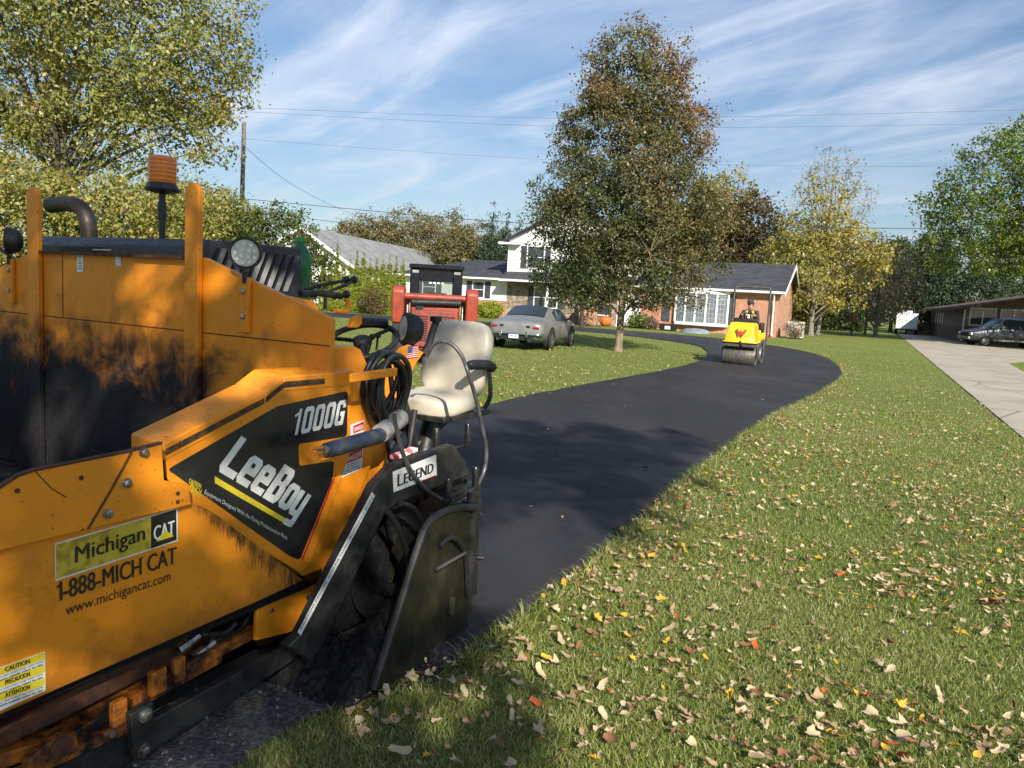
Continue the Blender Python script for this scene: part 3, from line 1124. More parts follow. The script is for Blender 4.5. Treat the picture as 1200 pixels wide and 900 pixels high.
for s, (ua, ub) in ((1, (.575, .668)), (-1, (-.672, -.572))):
    mb = MB()
    mb.prism([(ua, .47), (ub, .47), (ub, 2.04), (ub - .03 * (1 if s > 0 else 1), 2.068), (ua + .03, 2.068), (ua, 2.04)], 1, -.030, -.004)
    mb.build('post', BULKM, pav, bevel=.004)
for (ub, zt) in ((.95, 1.66), (-.86, 1.69)):
    mb = MB()
    mb.box((ub - .028, -.022, zt - .24), (ub + .028, -.002, zt + .0))
    br = mb.build('light_bracket', PAINT, pav, bevel=.003)
    for dz in (.06, .17):
        MB().use(STEEL).lathe([(.012, 0), (.012, .008), (.006, .01)], (ub, -.022, zt - dz), (0, -1, 0), 8).build('bolt', None, br)
LENS = M('lamp lens', (.62, .62, .58), .15, c2=(.45, .45, .42), scale=30)
LED = M('lamp reflector', (.85, .84, .78), .2, c2=(.7, .7, .64), scale=40)
for (c, ax) in (((.955, -.02, 1.765), (.66, -.74, -.05)), ((-.86, -.02, 1.79), (-.62, -.78, 0))):
    c = Vector(c)
    ax = Vector(ax).normalized()
    mb = MB().use(RUB)
    mb.lathe([(.03, -.065), (.058, -.05), (.070, -.02), (.070, .012), (.060, .012), (.058, .004)], c, ax, 28)
    mb.cyl(c + Vector((0, 0, -.08)), c + Vector((0, 0, -.13)), .012)
    wl_ = mb.build('work_light', None, pav)
    mb = MB().use(LENS)
    mb.lathe([(.0575, .0), (.0575, .006)], c, ax, 28)
    mb.use(LED)
    a = ax.orthogonal().normalized()
    bb = ax.cross(a)
    for rr, nn in ((.042, 9), (.020, 4)):
        for j in range(nn):
            t = 6.283 * j / nn
            mb.lathe([(.008, .006), (.008, .009), (.0035, .0075)], c + a * math.cos(t) * rr + bb * math.sin(t) * rr, ax, 10)
    mb.build('lens', None, wl_)
mb = MB().use(RUB)                                     # wiring of the far light
mb.tube(smooth_path([(-.86, .04, 1.78), (-1.0, .05, 1.72), (-1.12, .03, 1.77), (-1.25, .04, 1.72), (-1.4, .0, 1.73)]), .008, 6)
mb.build('cable', None, pav)

# ---- engine hood, louvres, exhaust, beacon
UH = .45
mb = MB()
mb.prism([(.17, 1.25), (.17, 1.79), (.21, 1.835), (.84, 1.845), (.84, 1.25)], 0, -.95, UH)
hood = mb.build('engine_hood', NAVY, pav, bevel=.010)
mb = MB().use(M('louvre slat', (.020, .021, .025), .35, c2=(.035, .035, .035), scale=20))
(vA, zA), (vB, zB), (vC, zC) = S(240, 283, UH), S(352, 294, UH), S(350, 345, UH)
for i in range(9):
    v = vA + (vB - vA) * (.09 + i * .098)
    zt, zb = 1.800, 1.60
    mb.add([(UH + .002, v + .045, zt), (UH + .022, v + .062, zt), (UH + .022, v - .03, zb), (UH + .002, v - .047, zb), (UH + .002, v + .068, zt), (UH + .002, v - .024, zb)],
           [(0, 3, 2, 1), (1, 2, 5, 4), (0, 1, 4), (3, 5, 2)])
mb.use(M('louvre gap', (.002, .002, .002), .9))
for i in range(9):
    v = vA + (vB - vA) * (.09 + i * .098)
    mb.add([(UH + .0015, v + .032, 1.798), (UH + .0015, v + .010, 1.798), (UH + .0015, v - .082, 1.602), (UH + .0015, v - .06, 1.602)], [(0, 1, 2, 3)])
mb.build('louvre_panel', None, hood)
mb = MB().use(M('faded paper label', (.72, .66, .40), .6, c2=(.60, .55, .33), scale=20))
mb.add([BV(108, 293, .165), BV(130, 293.5, .165), BV(137, 282, .222) + Vector((0, 0, .003)), BV(117, 281, .222) + Vector((0, 0, .003))], [(0, 1, 2, 3)])
mb.build('label', None, hood)
EXH = M('exhaust iron', (.06, .055, .052), .55, .6, c2=(.10, .06, .04), scale=14, bs=.3, bscale=60)
mb = MB().use(EXH)
ex = smooth_path([BV(104, 296, .42), BV(104, 268, .42), BV(100, 251, .42), BV(91, 241.5, .42), BV(78, 239, .42), BV(59, 241, .42)], 6)
mb.tube(ex, [.046] * len(ex), 18, caps=False)
mb.tube([p for p in ex], [.040] * len(ex), 18, caps=False)
mb.use(M('dark pipe mouth', (.004, .004, .004), .95)).lathe([(.039, 0), (.039, .002)], ex[-4], (ex[-1] - ex[-2]), 16)  # near-black disc stands in for the darkness inside the open pipe
mb.build('exhaust_pipe', None, pav)
mb = MB().use(RUST)
a = BV(97, 291, .42)
mb.lathe([(.09, -.05), (.10, 0), (.075, .02), (.06, .035)], a, (0, 0, 1), 18)
mb.box(a + Vector((-.13, -.05, -.05)), a + Vector((.10, .08, .005)))
mb.build('exhaust_base', None, pav, bevel=.008)
mb = MB().use(BLK)
bp = BV(190, 284, .42)
mb.cyl(bp, bp + Vector((.0, 0, .30)), .017)
mb.lathe([(.022, .12), (.022, .22)], bp, (0, 0, 1), 12)
mb.lathe([(.03, .262), (.088, .275), (.092, .285), (.074, .315), (.070, .32)], bp, (0, 0, 1), 28)
bec = mb.build('beacon_post', None, pav)
m, n, l, b = nodes_of('amber lens')
b.inputs['Base Color'].default_value = (0.85, 0.20, 0.006, 1)
b.inputs['Roughness'].default_value = 0.18
b.inputs['Transmission Weight'].default_value = 0.08
w = n.new('ShaderNodeTexWave')
w.bands_direction = 'Z'
w.inputs['Scale'].default_value = 14
tcn = n.new('ShaderNodeTexCoord')
l.new(tcn.outputs['Object'], w.inputs[0])
l.new(mixcol(n, l, mrange(n, l, w.outputs[1], .3, .7), (.78, .15, .005), (.92, .27, .012)), b.inputs['Base Color'])
bump(n, l, b, w.outputs[1], .25, .004)
mb = MB().use(m)
mb.lathe([(.070, .318), (.072, .33), (.0735, .44), (.070, .455), (.055, .463), (.01, .466)], bp, (0, 0, 1), 32)
mb.build('beacon_lens', None, bec)

# ---- rear body, console, levers
mb = MB()
mb.prism([(.04, .50), (.04, 1.385), (.34, 1.375), (.38, 1.36), (.60, 1.05), (.62, .55)], 0, -1.35, 1.28)
body = mb.build('body', PAINT, pav, bevel=.01)
mb = MB()
mb.prism([(.035, 1.38), (.035, 1.585), (.06, 1.605), (.36, 1.57), (.40, 1.54), (.40, 1.38)], 0, .47, 1.0)
con = mb.build('console', PAINT, pav, bevel=.01)
mb = MB().use(RUST)
mb.add([(.50, .07, 1.607), (.97, .07, 1.607), (.97, .35, 1.574), (.50, .35, 1.574)], [(0, 1, 2, 3)])
mb.build('console_deck', None, con)
KN = M('black knob', (.010, .010, .011), .25, c2=(.016, .016, .016))


def lever(path, ball, r=.009, br=.021, name='lever'):
    mb = MB().use(BLK)
    mb.tube(smooth_path(path, 5), r, 8)
    o = mb.build(name, None, pav)
    if ball:
        mb = MB().use(KN)
        p = Vector(path[-1])
        mb.lathe([(.004, -br), (br * .75, -br * .66), (br, 0), (br * .75, br * .66), (.004, br)], p, (0, 0, 1), 16)
        mb.build('knob', None, o, smooth=60)
    return o


uL = .95
lever([SV(352, 344, uL), SV(375, 344, uL), SV(400, 347, uL)], False, .016, name='pivot_bar')
lever([SV(358, 340, uL - .04), SV(372, 335, uL - .04), SV(398, 330, uL - .04), SV(406, 328, uL - .04)], True)
lever([SV(381, 362, uL), SV(382, 347, uL), SV(387, 341, uL), SV(405, 334, uL), SV(415, 328, uL)], True)
lever([SV(395, 346, uL + .02), SV(406, 345, uL + .02)], True)
mb = MB().use(PAINT)
mb.tube(smooth_path([SV(393, 364, uL + .05), SV(405, 365, uL + .05), SV(408, 360, uL + .05), SV(407, 350, uL + .05)], 5), .012, 10)
mb.build('hook_handle', None, pav)
# steering wheel
mb = MB().use(RUB)
wc, wn_ = Vector((.93, .80, 1.36)), Vector((.10, -.42, .90)).normalized()
wa = wn_.orthogonal().normalized()
wb = wn_.cross(wa)
mb.tube([wc + (wa * math.cos(t) + wb * math.sin(t)) * .19 for t in np.linspace(0, 6.2832, 40, endpoint=False)], .016, 10, closed=True)
for t in (0.4, 2.5, 4.6):
    mb.tube([wc, wc + (wa * math.cos(t) + wb * math.sin(t)) * .185], .011, 8)
mb.cyl(wc - wn_ * .25, wc + wn_ * .01, .03)
mb.lathe([(.045, -.02), (.045, .015), (.03, .025)], wc, wn_, 16)
mb.build('steering_wheel', None, pav, smooth=60)
lever([SV(432, 412, .9), SV(434, 403, .9), SV(436, 395, .9)], True, .006, .018)
lever([SV(441, 410, .93), SV(442, 402, .93), SV(443, 393, .93)], True, .006, .018)
mb = MB().use(PAINT)
mb.prism([S(411, 384, .98), S(415, 373, .98), S(423, 369, .98), S(427, 377, .98), S(420, 384, .98)], 0, .95, .98)
hb = mb.build('grip_bracket', None, pav, bevel=.003)
mb = MB().use(RUB)
a, b_ = SV(423, 376.5, .97), SV(453, 378, .97)
mb.tube([a, a.lerp(b_, .96), b_], [.021, .021, .014], 14)
mb.build('grip', None, hb)

# ---- hose coil on the side, straps of orange bar
HOSE = M('hydraulic hose', (.010, .010, .010), .4, c2=(.018, .018, .018), scale=30)
for i in range(7):
    g = random.Random(i + 3)
    cv, cz = S(431 + g.uniform(-3, 3), 448 + g.uniform(-4, 4) + i * 1.2, 1.40)
    ru, rz = .108 + g.uniform(-.02, .02), .145 + g.uniform(-.03, .02)
    uu = 1.47 + i * .014
    mb = MB().use(HOSE)
    ph = g.uniform(0, 6)
    mb.tube([(uu + .012 * math.sin(t * 2 + ph), cv + ru * math.cos(t) * (1 + .06 * math.sin(2 * t + ph)), cz + rz * math.sin(t)) for t in np.linspace(0, 6.2832, 36, endpoint=False)], .0125, 8, closed=True)
    mb.build('hose_loop', None, pav, smooth=60)
mb = MB().use(PAINT)
a, b_ = S(412, 438, 1.60), S(466, 431, 1.60)
mb.prism([a, b_, (b_[0], b_[1] - .035), (a[0], a[1] - .035)], 0, 1.585, 1.60)
mb.build('hose_bar', None, pav, bevel=.003)

# ---- flagged bracket and rear work light
ub = 1.22
mb = MB().use(PAINT)
mb.prism([S(452, 428, ub), S(470, 408, ub), S(480, 404, ub), S(497, 413, ub), S(489, 424, ub), S(466, 466, ub), S(452, 470, ub), S(446, 445, ub)], 0, ub - .02, ub)
fb = mb.build('bracket', None, pav, bevel=.004)
mb = MB().use(WHITE)
uf = ub + .002
Af, Bf, Cf = SV(477, 420.5, uf), SV(489.5, 419, uf), SV(478, 406, uf)


def flagq(x0, x1, y0, y1, d):
    U_, V_ = Bf - Af, Cf - Af
    return [Af + U_ * x0 + V_ * y0 + Vector((d, 0, 0)), Af + U_ * x1 + V_ * y0 + Vector((d, 0, 0)), Af + U_ * x1 + V_ * y1 + Vector((d, 0, 0)), Af + U_ * x0 + V_ * y1 + Vector((d, 0, 0))]


mb.sheet(flagq(0, 1, 0, 1, 0))
mb.use(DECR)
for i in range(7):
    mb.sheet(flagq(0, 1, i / 6.5 * 1.0, min(1, i / 6.5 + 1 / 13), .001))
mb.use(M('flag blue', (.02, .04, .22), .4)).sheet(flagq(0, .42, .46, 1, .002))
mb.use(WHITE)
for i in range(5):
    for j in range(4):
        mb.sheet(flagq(.05 + i * .075, .075 + i * .075, .52 + j * .12, .55 + j * .12, .003))
mb.build('flag_sticker', None, fb)
c = SV(475, 385, 1.1)
ax = Vector((.55, .75, -.1)).normalized()
mb = MB().use(RUB)
mb.lathe([(.02, -.10), (.06, -.085), (.082, -.05), (.088, -.01), (.088, .01), (.07, .012)], c, -ax, 26)
for i in range(5):
    mb.lathe([(.079 - i * .010, -.062 - i * .007), (.079 - i * .010, -.056 - i * .007)], c, -ax, 20)
mb.cyl(c + Vector((0, 0, -.07)), c + Vector((-.01, .01, -.16)), .012)
rl = mb.build('work_light', None, pav)
mb = MB().use(LENS)
mb.lathe([(.08, .005), (.08, .012)], c, ax, 24) if 0 else mb.lathe([(.066, .012), (.066, .014)], c, -ax, 24)
mb.build('lens', None, rl)
mb = MB().use(RUST)
mb.tube([SV(466, 408, 1.12), SV(480, 410, 1.12), SV(486, 404, 1.14)], .013, 8)
mb.build('clamp', None, pav)

# ---- the short hydraulic cylinder lashed across the side
CB = M('cylinder blue grey', (.035, .05, .085), .35, .3, c2=(.09, .09, .09), scale=16)
uc = 1.60
a, b_, d_, e_ = SV(382, 528, uc), SV(441, 514, uc), SV(452, 503, uc - .02), SV(470, 489, uc - .06)
mb = MB().use(CB)
mb.tube([a, a.lerp(b_, .15), b_.lerp(d_, .3), d_], [.030, .033, .033, .033], 18)
cyl_ = mb.build('cylinder', None, pav)
mb = MB().use(M('greasy sleeve', (.52, .50, .46), .45, .2, c2=(.3, .26, .2), scale=20)); mb.tube([d_.lerp(e_, -.35), e_.lerp(d_, .1), e_], [.040, .042, .036], 18)
mb.use(STEEL).cyl(e_, e_ + (e_ - d_).normalized() * .035, .012)
mb.build('sleeve', None, cyl_)
mb = MB().use(PAINT)
dr_ = (a - b_).normalized()
for k in (-1, 0, 1):
    mb.tube([a + Vector((0, 0, k * .012)), a + dr_ * .05 + Vector((.01, 0, k * .02)), a + dr_ * (.085 + .01 * k) + Vector((.012, 0, k * .024))], .006, 6)
mb.use(STEEL).cyl(a - dr_ * .01, a + dr_ * .025, .023)
mb.build('clevis', None, cyl_)

# ---- tow arm, its lettered strip, the nameplate beam
ut = 1.60
mb = MB().use(BLK)
mb.prism([S(338, 758, ut), S(352, 745, ut), S(430, 588, ut), S(440, 568, ut), S(462, 545, ut), S(532, 521, ut), S(546, 541, ut), S(549, 557, ut), S(470, 588, ut), S(452, 600, ut), S(378, 758, ut), S(365, 775, ut)], 0, ut - .05, ut)
arm = mb.build('tow_arm', None, pav, bevel=.006)
mb = MB().use(WHITE)
us = ut + .002
mb.prism([S(349, 741, us), S(352.5, 744.5, us), S(439.5, 581, us), S(436, 577, us)], 0, ut, us)
mb.use(DECB)
ptext(mb, 'EQUIPMENT DESIGNED WITH THE PAVING PROFESSIONAL IN MIND', us + .001, (353.5, 738), (438.7, 582), (351.5, 736), bold=.02)
mb.build('slogan_strip', None, arm)
mb = MB().use(WHITE)
quad_ = [S(460.5, 553, us), S(511, 533, us), S(512, 557, us), S(461.5, 577, us)]
mb.prism(quad_, 0, ut, us)
mb.use(DECB)
A, B_, C_ = SV(465.5, 570.5, us + .001), SV(508, 553.5, us + .001), SV(466, 556, us + .001)
mb.bold('L', A, (B_ - A) * .15, C_ - A, .10)
mb.bold('EGEND', A + (B_ - A) * .165, (B_ - A) * .835, (C_ - A) * .86, .028)
mb.use(DECR)
mb.prism([S(490, 564.5, us), S(510, 556.8, us), S(510, 557.6, us), S(490, 565.4, us)], 0, ut, us + .001)
mb.build('nameplate', None, arm)
mb = MB().use(M('red white tape', (.62, .16, .16), .5, c2=(.75, .7, .7), scale=30, lo=.48, hi=.52))
mb.prism([S(478, 541, ut), S(502, 531, ut), S(502, 527, ut), S(478, 537, ut)], 0, ut - .1, ut - .06)
mb.build('tape', None, arm)

# ---- track, undercarriage
mb = MB().use(RUB)
trk = []
for v0, v1 in ((-1.05, .45),):
    for t in np.linspace(90, 270, 9): trk.append((v0 + .26 * math.cos(R(t)), .27 + .26 * math.sin(R(t))))
    for t in np.linspace(-90, 90, 9): trk.append((v1 + .26 * math.cos(R(t)), .27 + .26 * math.sin(R(t))))
for uu in ((.82, 1.16), (-1.16, -.82)):
    mb = MB().use(RUB)
    inner = [((v - (-.3)) * .93 - .3, (z - .27) * .82 + .27) for v, z in trk]
    k_ = len(trk)
    vs = [(uu[0], *p) for p in trk] + [(uu[1], *p) for p in trk] + [(uu[0], *p) for p in inner] + [(uu[1], *p) for p in inner]
    fs = []
    for i in range(k_):
        j = (i + 1) % k_
        fs += [(i, k_ + i, k_ + j, j), (2 * k_ + j, 3 * k_ + j, 3 * k_ + i, 2 * k_ + i), (k_ + i, 3 * k_ + i, 3 * k_ + j, k_ + j), (j, 2 * k_ + j, 2 * k_ + i, i)]
    mb.add(vs, fs)
    for i in range(26):
        v = -1.05 + i * 1.5 / 25
        for z0, z1 in ((-.005, .02), (.52, .55)):
            mb.box((uu[0] + .02, v - .015, z0), (uu[1] - .02, v + .015, z1))
    tr = mb.build('track', None, pav)
    for v in (-1.05, -.55, -.05, .45):
        mb = MB().use(BLK if v in (-1.05, .45) else RUST)
        r_ = .20 if v in (-1.05, .45) else .10
        mb.lathe([(r_, 0), (r_, (uu[1] - uu[0]) + .02), (r_ * .4, (uu[1] - uu[0]) + .04)], (uu[0] - .01, v, .27 if r_ > .15 else .16), (1, 0, 0), 20)
        mb.build('track_wheel', None, tr)
ur = 1.42
DPAINT = paint_tar('grimy frame paint', (0.60, 0.19, 0.018), .08, .40, 9.0)
mb = MB()                                              # long outer rail and its brackets, measured off the photograph
mb.prism([S(-60, 940, ur), S(60, 893, ur), S(150, 845, ur), S(150, 868, ur), S(66, 912, ur), S(-60, 975, ur)], 0, ur - .05, ur)
mb.prism([S(148, 825, ur - .06), S(260, 765, ur - .06), S(262, 776, ur - .06), S(150, 838, ur - .06)], 0, ur - .12, ur - .06)
mb.build('frame_rail', DPAINT, pav, bevel=.004)
mb = MB()
mb.prism([S(-60, 900, ur - .05), S(80, 862, ur - .05), S(220, 778, ur - .05), S(300, 735, ur - .05), S(300, 748, ur - .05), S(222, 790, ur - .05), S(84, 872, ur - .05), S(-60, 925, ur - .05)], 0, ur - .16, ur - .05)
mb.build('frame_rail', DPAINT, pav, bevel=.004)
mb = MB()
mb.prism([S(30, 893, ur + .02), S(58, 870, ur + .02), S(74, 861, ur + .02), S(90, 863, ur + .02), S(94, 880, ur + .02), S(70, 890, ur + .02), S(33, 905, ur + .02)], 0, ur - .01, ur + .02)
pl = mb.build('pivot_plate', DPAINT, pav, bevel=.004)
mb = MB().use(RUST)
c = SV(71, 876, ur + .021)
mb.lathe([(.034, 0), (.034, .006), (.026, .008)], c, (1, 0, 0), 22)
mb.build('pivot_boss', None, pl)
mb = MB().use(STEEL)
mb.lathe([(.012, 0), (.012, .012)], SV(130, 859, ur), (1, 0, 0), 10)
mb.build('bolt', None, pav)
for (x0, x1, y) in ((133, 150, 826), (178, 196, 790), (205, 218, 775)):
    mb = MB()
    a = S(x0, y, ur + .01)
    b_ = S(x1, y - (x1 - x0) * .5, ur + .01)
    mb.prism([a, b_, (b_[0], b_[1] - .085), (a[0], a[1] - .085)], 0, ur - .015, ur + .01)
    mb.build('bracket', DPAINT, pav, bevel=.004)
mb = MB().use(BLK)
mb.prism([S(153, 838, ur + .05), S(180, 822, ur + .05), S(181, 843, ur + .05), S(345, 752, ur + .05), S(348, 772, ur + .05), S(158, 893, ur + .05)], 0, ur + .02, ur + .05)
sk = mb.build('side_skirt', None, pav, bevel=.004)
for p in ((170, 838), (168, 879)):
    MB().use(STEEL).lathe([(.024, 0), (.024, .004), (.015, .005), (.015, .016), (.010, .018)], SV(*p, ur + .05), (1, 0, 0), 14).build('bolt', None, sk)
mb = MB().use(BLK)                                     # black lower skirt further forward
mb.prism([S(-60, 960, ur + .01), S(152, 860, ur + .01), S(156, 892, ur + .01), S(-60, 1010, ur + .01)], 0, ur - .02, ur + .008)
mb.build('side_skirt', None, pav)
for i, pth in enumerate(([(222, 790), (235, 770), (262, 755), (292, 728), (297, 706)], [(226, 772), (250, 752), (280, 738), (295, 716)], [(208, 762), (232, 745), (262, 742), (275, 730)])):
    mb = MB().use(HOSE)
    mb.tube(smooth_path([SV(*p, 1.30 + i * .03) for p in pth], 6), .015, 8)
    h_ = mb.build('hose', None, pav, smooth=60)
    mb = MB().use(STEEL)
    a, b_ = SV(*pth[0], 1.30 + i * .03), SV(*pth[1], 1.30 + i * .03)
    mb.tube([a, a.lerp(b_, .5), a.lerp(b_, .52), b_], [.022, .022, .017, .017], 8)
    mb.build('fitting', None, h_)
mb = MB().use(BLK)
mb.lathe([(.10, 0), (.12, .05), (.12, .25), (.09, .30)], (.95, -.20, .45), (1, 0, 0), 20)
mb.build('drive_motor', None, pav)
mb = MB().use(RUST)
mb.prism([(-1.35, .30), (-.75, .36), (-.62, .33), (-.62, .27), (-1.35, .24)], 0, 1.10, 1.34)
mb.build('roller_guard', None, pav, bevel=.01)

# ---- screed with end plate, auger, cranks
mb = MB()
mb.prism([(.55, .03), (.55, .50), (.70, .66), (1.00, .66), (1.02, .03)], 0, -1.75, 1.60)
scr = mb.build('screed', OLIVE, pav, bevel=.008)
mb = MB().use(OLIVE)
mb.prism([(.70, .66), (.70, .74), (.78, .78), (.92, .74), (1.00, .66)], 0, 1.25, 1.52)
mb.build('screed_housing', None, pav, bevel=.006)
mb = MB()
mb.prism([(.12, .10), (.12, .62), (.18, .68), (.50, .70), (.50, .10)], 0, -1.3, 1.40)
mb.build('auger_box', TAR, pav)
mb = MB().use(TAR)
hel = []
na = 60
vs, fs = [], []
for i in range(na + 1):
    t = i / na * 6.283 * 2.6
    u = 1.0 + .72 * i / na
    for rr in (.03, .15):
        vs.append((u, .36 + rr * math.cos(t), .26 + rr * math.sin(t)))
for i in range(na):
    fs.append((i * 2, i * 2 + 1, i * 2 + 3, i * 2 + 2))
mb.add(vs, fs)
mb.cyl((.6, .36, .26), (1.74, .36, .26), .035)
mb.build('auger', None, pav)
mb = MB()


def heap2(a, b):
    u, v = 1.28 + a * .49, -.22 + b * .82
    e = min(1, min(a * 2.2, (1 - a) * 5, b * 3, (1 - b) * 4))
    return (u, v, .0 + .24 * max(0, e) ** .8 * (.75 + .25 * math.sin(a * 7 + b * 5)) + random.Random(int(a * 777) * 991 + int(b * 777)).uniform(-.016, .016))


mb.grid(heap2, 36, 48)
mb.build('auger_mix', HOTMIX, pav)
mb = MB()


def spill(a, b):
    u, v = 1.70 + a * .17, .02 + b * .85
    e = max(0, min(1, min(a * 3, (1 - a) * 2.2, b * 4, (1 - b) * 4)))
    return (u + .05 * math.sin(b * 9) * a, v, -.01 + .085 * e ** .7 * (.7 + .3 * math.sin(b * 13 + a * 4)) + random.Random(int(a * 555) * 887 + int(b * 555)).uniform(-.012, .012))


mb.grid(spill, 16, 60)
mb.build('spilled_mix', HOTMIX, pav)
for i, pth in enumerate(([(470, 590), (488, 600), (500, 640), (497, 690), (480, 735)], [(455, 600), (470, 625), (478, 660), (468, 720)], [(515, 640), (530, 630), (545, 650), (548, 700)])):
    mb = MB().use(HOSE); mb.tube(smooth_path([SV(*p, 1.62 if i < 2 else 1.80) for p in pth], 6), .013, 8); mb.build('hose', None, pav, smooth=60)
mb = MB().use(BLK)
mb.prism([S(452, 600, 1.45), S(492, 585, 1.45), S(500, 612, 1.45), S(489, 606, 1.45), S(480, 632, 1.45), S(470, 612, 1.45), S(462, 640, 1.45)], 0, 1.43, 1.45)
mb.build('torn_flap', None, pav)
mb = MB().use(RUST)
mb.prism([S(425, 640, 1.30), S(444, 655, 1.30), S(442, 690, 1.30), S(436, 690, 1.30), S(434, 662, 1.30), S(420, 656, 1.30)], 0, 1.27, 1.30)
mb.build('paddle_arm', None, pav, bevel=.005)
for j, (x, y0, y1) in enumerate(((505, 602, 650), (522, 585, 640))):
    mb = MB().use(BLK); mb.cyl(SV(x, y1, 1.70), SV(x, y0, 1.70), .016); mb.cyl(SV(x, (y0 + y1) / 2, 1.70), SV(x, y0 + 8, 1.70), .025); mb.build('adjuster_rod', None, pav)
ue = 1.78
mb = MB()
mb.prism([S(436, 806, ue), S(444, 818, ue), S(548, 741, ue), S(551, 600, ue), S(533, 598, ue), S(500, 618, ue), S(488, 645, ue)], 0, ue - .018, ue)
ep = mb.build('end_plate', OLIVE, pav, bevel=.003)
mb = MB().use(BLK)
mb.tube(smooth_path([SV(438, 808, ue), SV(470, 705, ue), SV(490, 640, ue), SV(503, 612, ue), SV(525, 598, ue), SV(556, 594, ue)], 6), .017, 10)
mb.build('edge_pipe', None, ep)
mb = MB().use(M('scuffed edge', (.10, .09, .06), .5, .3))
mb.prism([S(527, 720, ue + .01), S(530, 700, ue + .01), S(533, 700, ue + .01), S(531, 722, ue + .01)], 0, ue, ue + .012)
mb.build('wear_plate', None, ep)
MB().use(M('latch rod steel', (.14, .13, .12), .45, .6)).tube([SV(512, 667, ue + .03), SV(545, 648, ue + .03)], .008, 8).build('latch_rod', None, ep)
uj = 1.74
mb = MB().use(BLK)
jx = SV(551, 640, uj)
for (za, zb, r_) in ((.10, .60, .022), (.30, .46, .032), (.58, .70, .030), (.62, .66, .045)):
    mb.cyl((jx.x, jx.y, za), (jx.x, jx.y, zb), r_)
mb.lathe([(.04, 0), (.04, .03)], (jx.x, jx.y, .36), (0, 0, 1), 6)
mb.cyl((jx.x - .05, jx.y, .37), (jx.x + .05, jx.y + .05, .37), .012)
mb.build('screw_jack', None, pav)
GRIP = KN


def crank(gripA, gripB, arm, u):
    mb = MB().use(BLK)
    mb.tube([SV(*p, u) for p in arm], .0095, 8)
    o = mb.build('crank', None, pav)
    for g in (gripA, gripB):
        if g is None: continue
        x, y0, y1 = g
        mb = MB().use(GRIP)
        a, b_ = SV(x + .6, y0, u), SV(x, y1, u)
        mb.tube([b_, b_.lerp(a, .04), b_.lerp(a, .93), a], [.013, .018, .018, .013], 12)
        mb.build('handle', None, o)


crank((548, 496, 518), (511, 502, 526), [(511, 545), (511, 529), (517, 529), (545, 522), (549, 518), (549, 515)], 1.38)
crank((529, 527, 550), None, [(529, 562), (529, 549)], 1.52)
crank((525, 560, 590), (557, 547, 575), [(525, 600), (525, 588), (533, 586), (552, 574), (557, 572)], 1.66)
mb = MB().use(OLIVE)
mb.prism([S(505, 535, 1.50), S(530, 540, 1.50), S(545, 560, 1.50), S(548, 600, 1.50), S(520, 640, 1.50), S(500, 620, 1.50)], 0, 1.47, 1.50)
mb.build('gusset', None, pav, bevel=.004)
mb = MB().use(WHITE); mb.prism([S(531, 569, 1.502), S(534, 568, 1.502), S(534, 578, 1.502), S(531, 579, 1.502)], 0, 1.50, 1.502); mb.build('label', None, pav)
mb = MB().use(M('grey cable', (.05, .05, .05), .35, c2=(.09, .09, .09), scale=20))
loop = [(500, 418), (508, 404), (518, 400), (530, 404), (541, 417), (549, 438), (557, 465), (565, 500), (570, 530), (566, 556), (552, 578), (535, 588), (519, 586), (502, 576), (487, 560), (478, 545), (470, 525), (464, 500), (462, 485)]
mb.tube(smooth_path([SV(*p, 1.62 - .25 * max(0, (1 - i / 5))) for i, p in enumerate(loop)], 6), .0105, 8)
mb.build('control_cable', None, pav, smooth=60)

# ---- operator's seat on its pedestal
VIN = M('cream vinyl', (.52, .47, .37), .5, c2=(.42, .37, .28), scale=7, lo=.45, hi=.7, bs=.25, bscale=90, bd=.003)


def pad(name, w, h, d, mat, seed=1, crown=.03):
    """a soft rounded slab: width u, height z, depth v; base at its lower front centre"""
    vs = []
    n_ = 12

    def fn(a, b):
        ang = b * 2 * math.pi
        return None
    mb = MB()
    P_ = []
    k_ = 20
    for j in range(n_ + 1):
        t = -1 + 2 * j / n_
        s_ = (1 - abs(t) ** 4) ** .25 if abs(t) < 1 else 0.0
        s_ = max(.72, s_) if abs(t) == 1 else max(.75, s_)
        for i in range(k_):
            an = 2 * math.pi * i / k_
            ca, sa = math.cos(an), math.sin(an)
            sx = math.copysign(abs(ca) ** .45, ca) * w / 2 * s_
            sy = math.copysign(abs(sa) ** .6, sa) * d / 2 * (.85 if abs(t) > .9 else 1)
            P_.append((sx, sy, (t + 1) / 2 * h))
    fs = []
    for j in range(n_):
        for i in range(k_):
            i2 = (i + 1) % k_
            fs.append((j * k_ + i, j * k_ + i2, (j + 1) * k_ + i2, (j + 1) * k_ + i))
    fs += [tuple(range(k_ - 1, -1, -1)), tuple(range(n_ * k_, (n_ + 1) * k_))]
    mb.add(P_, fs)
    return mb.build(name, mat, pav, smooth=75, sub=1)


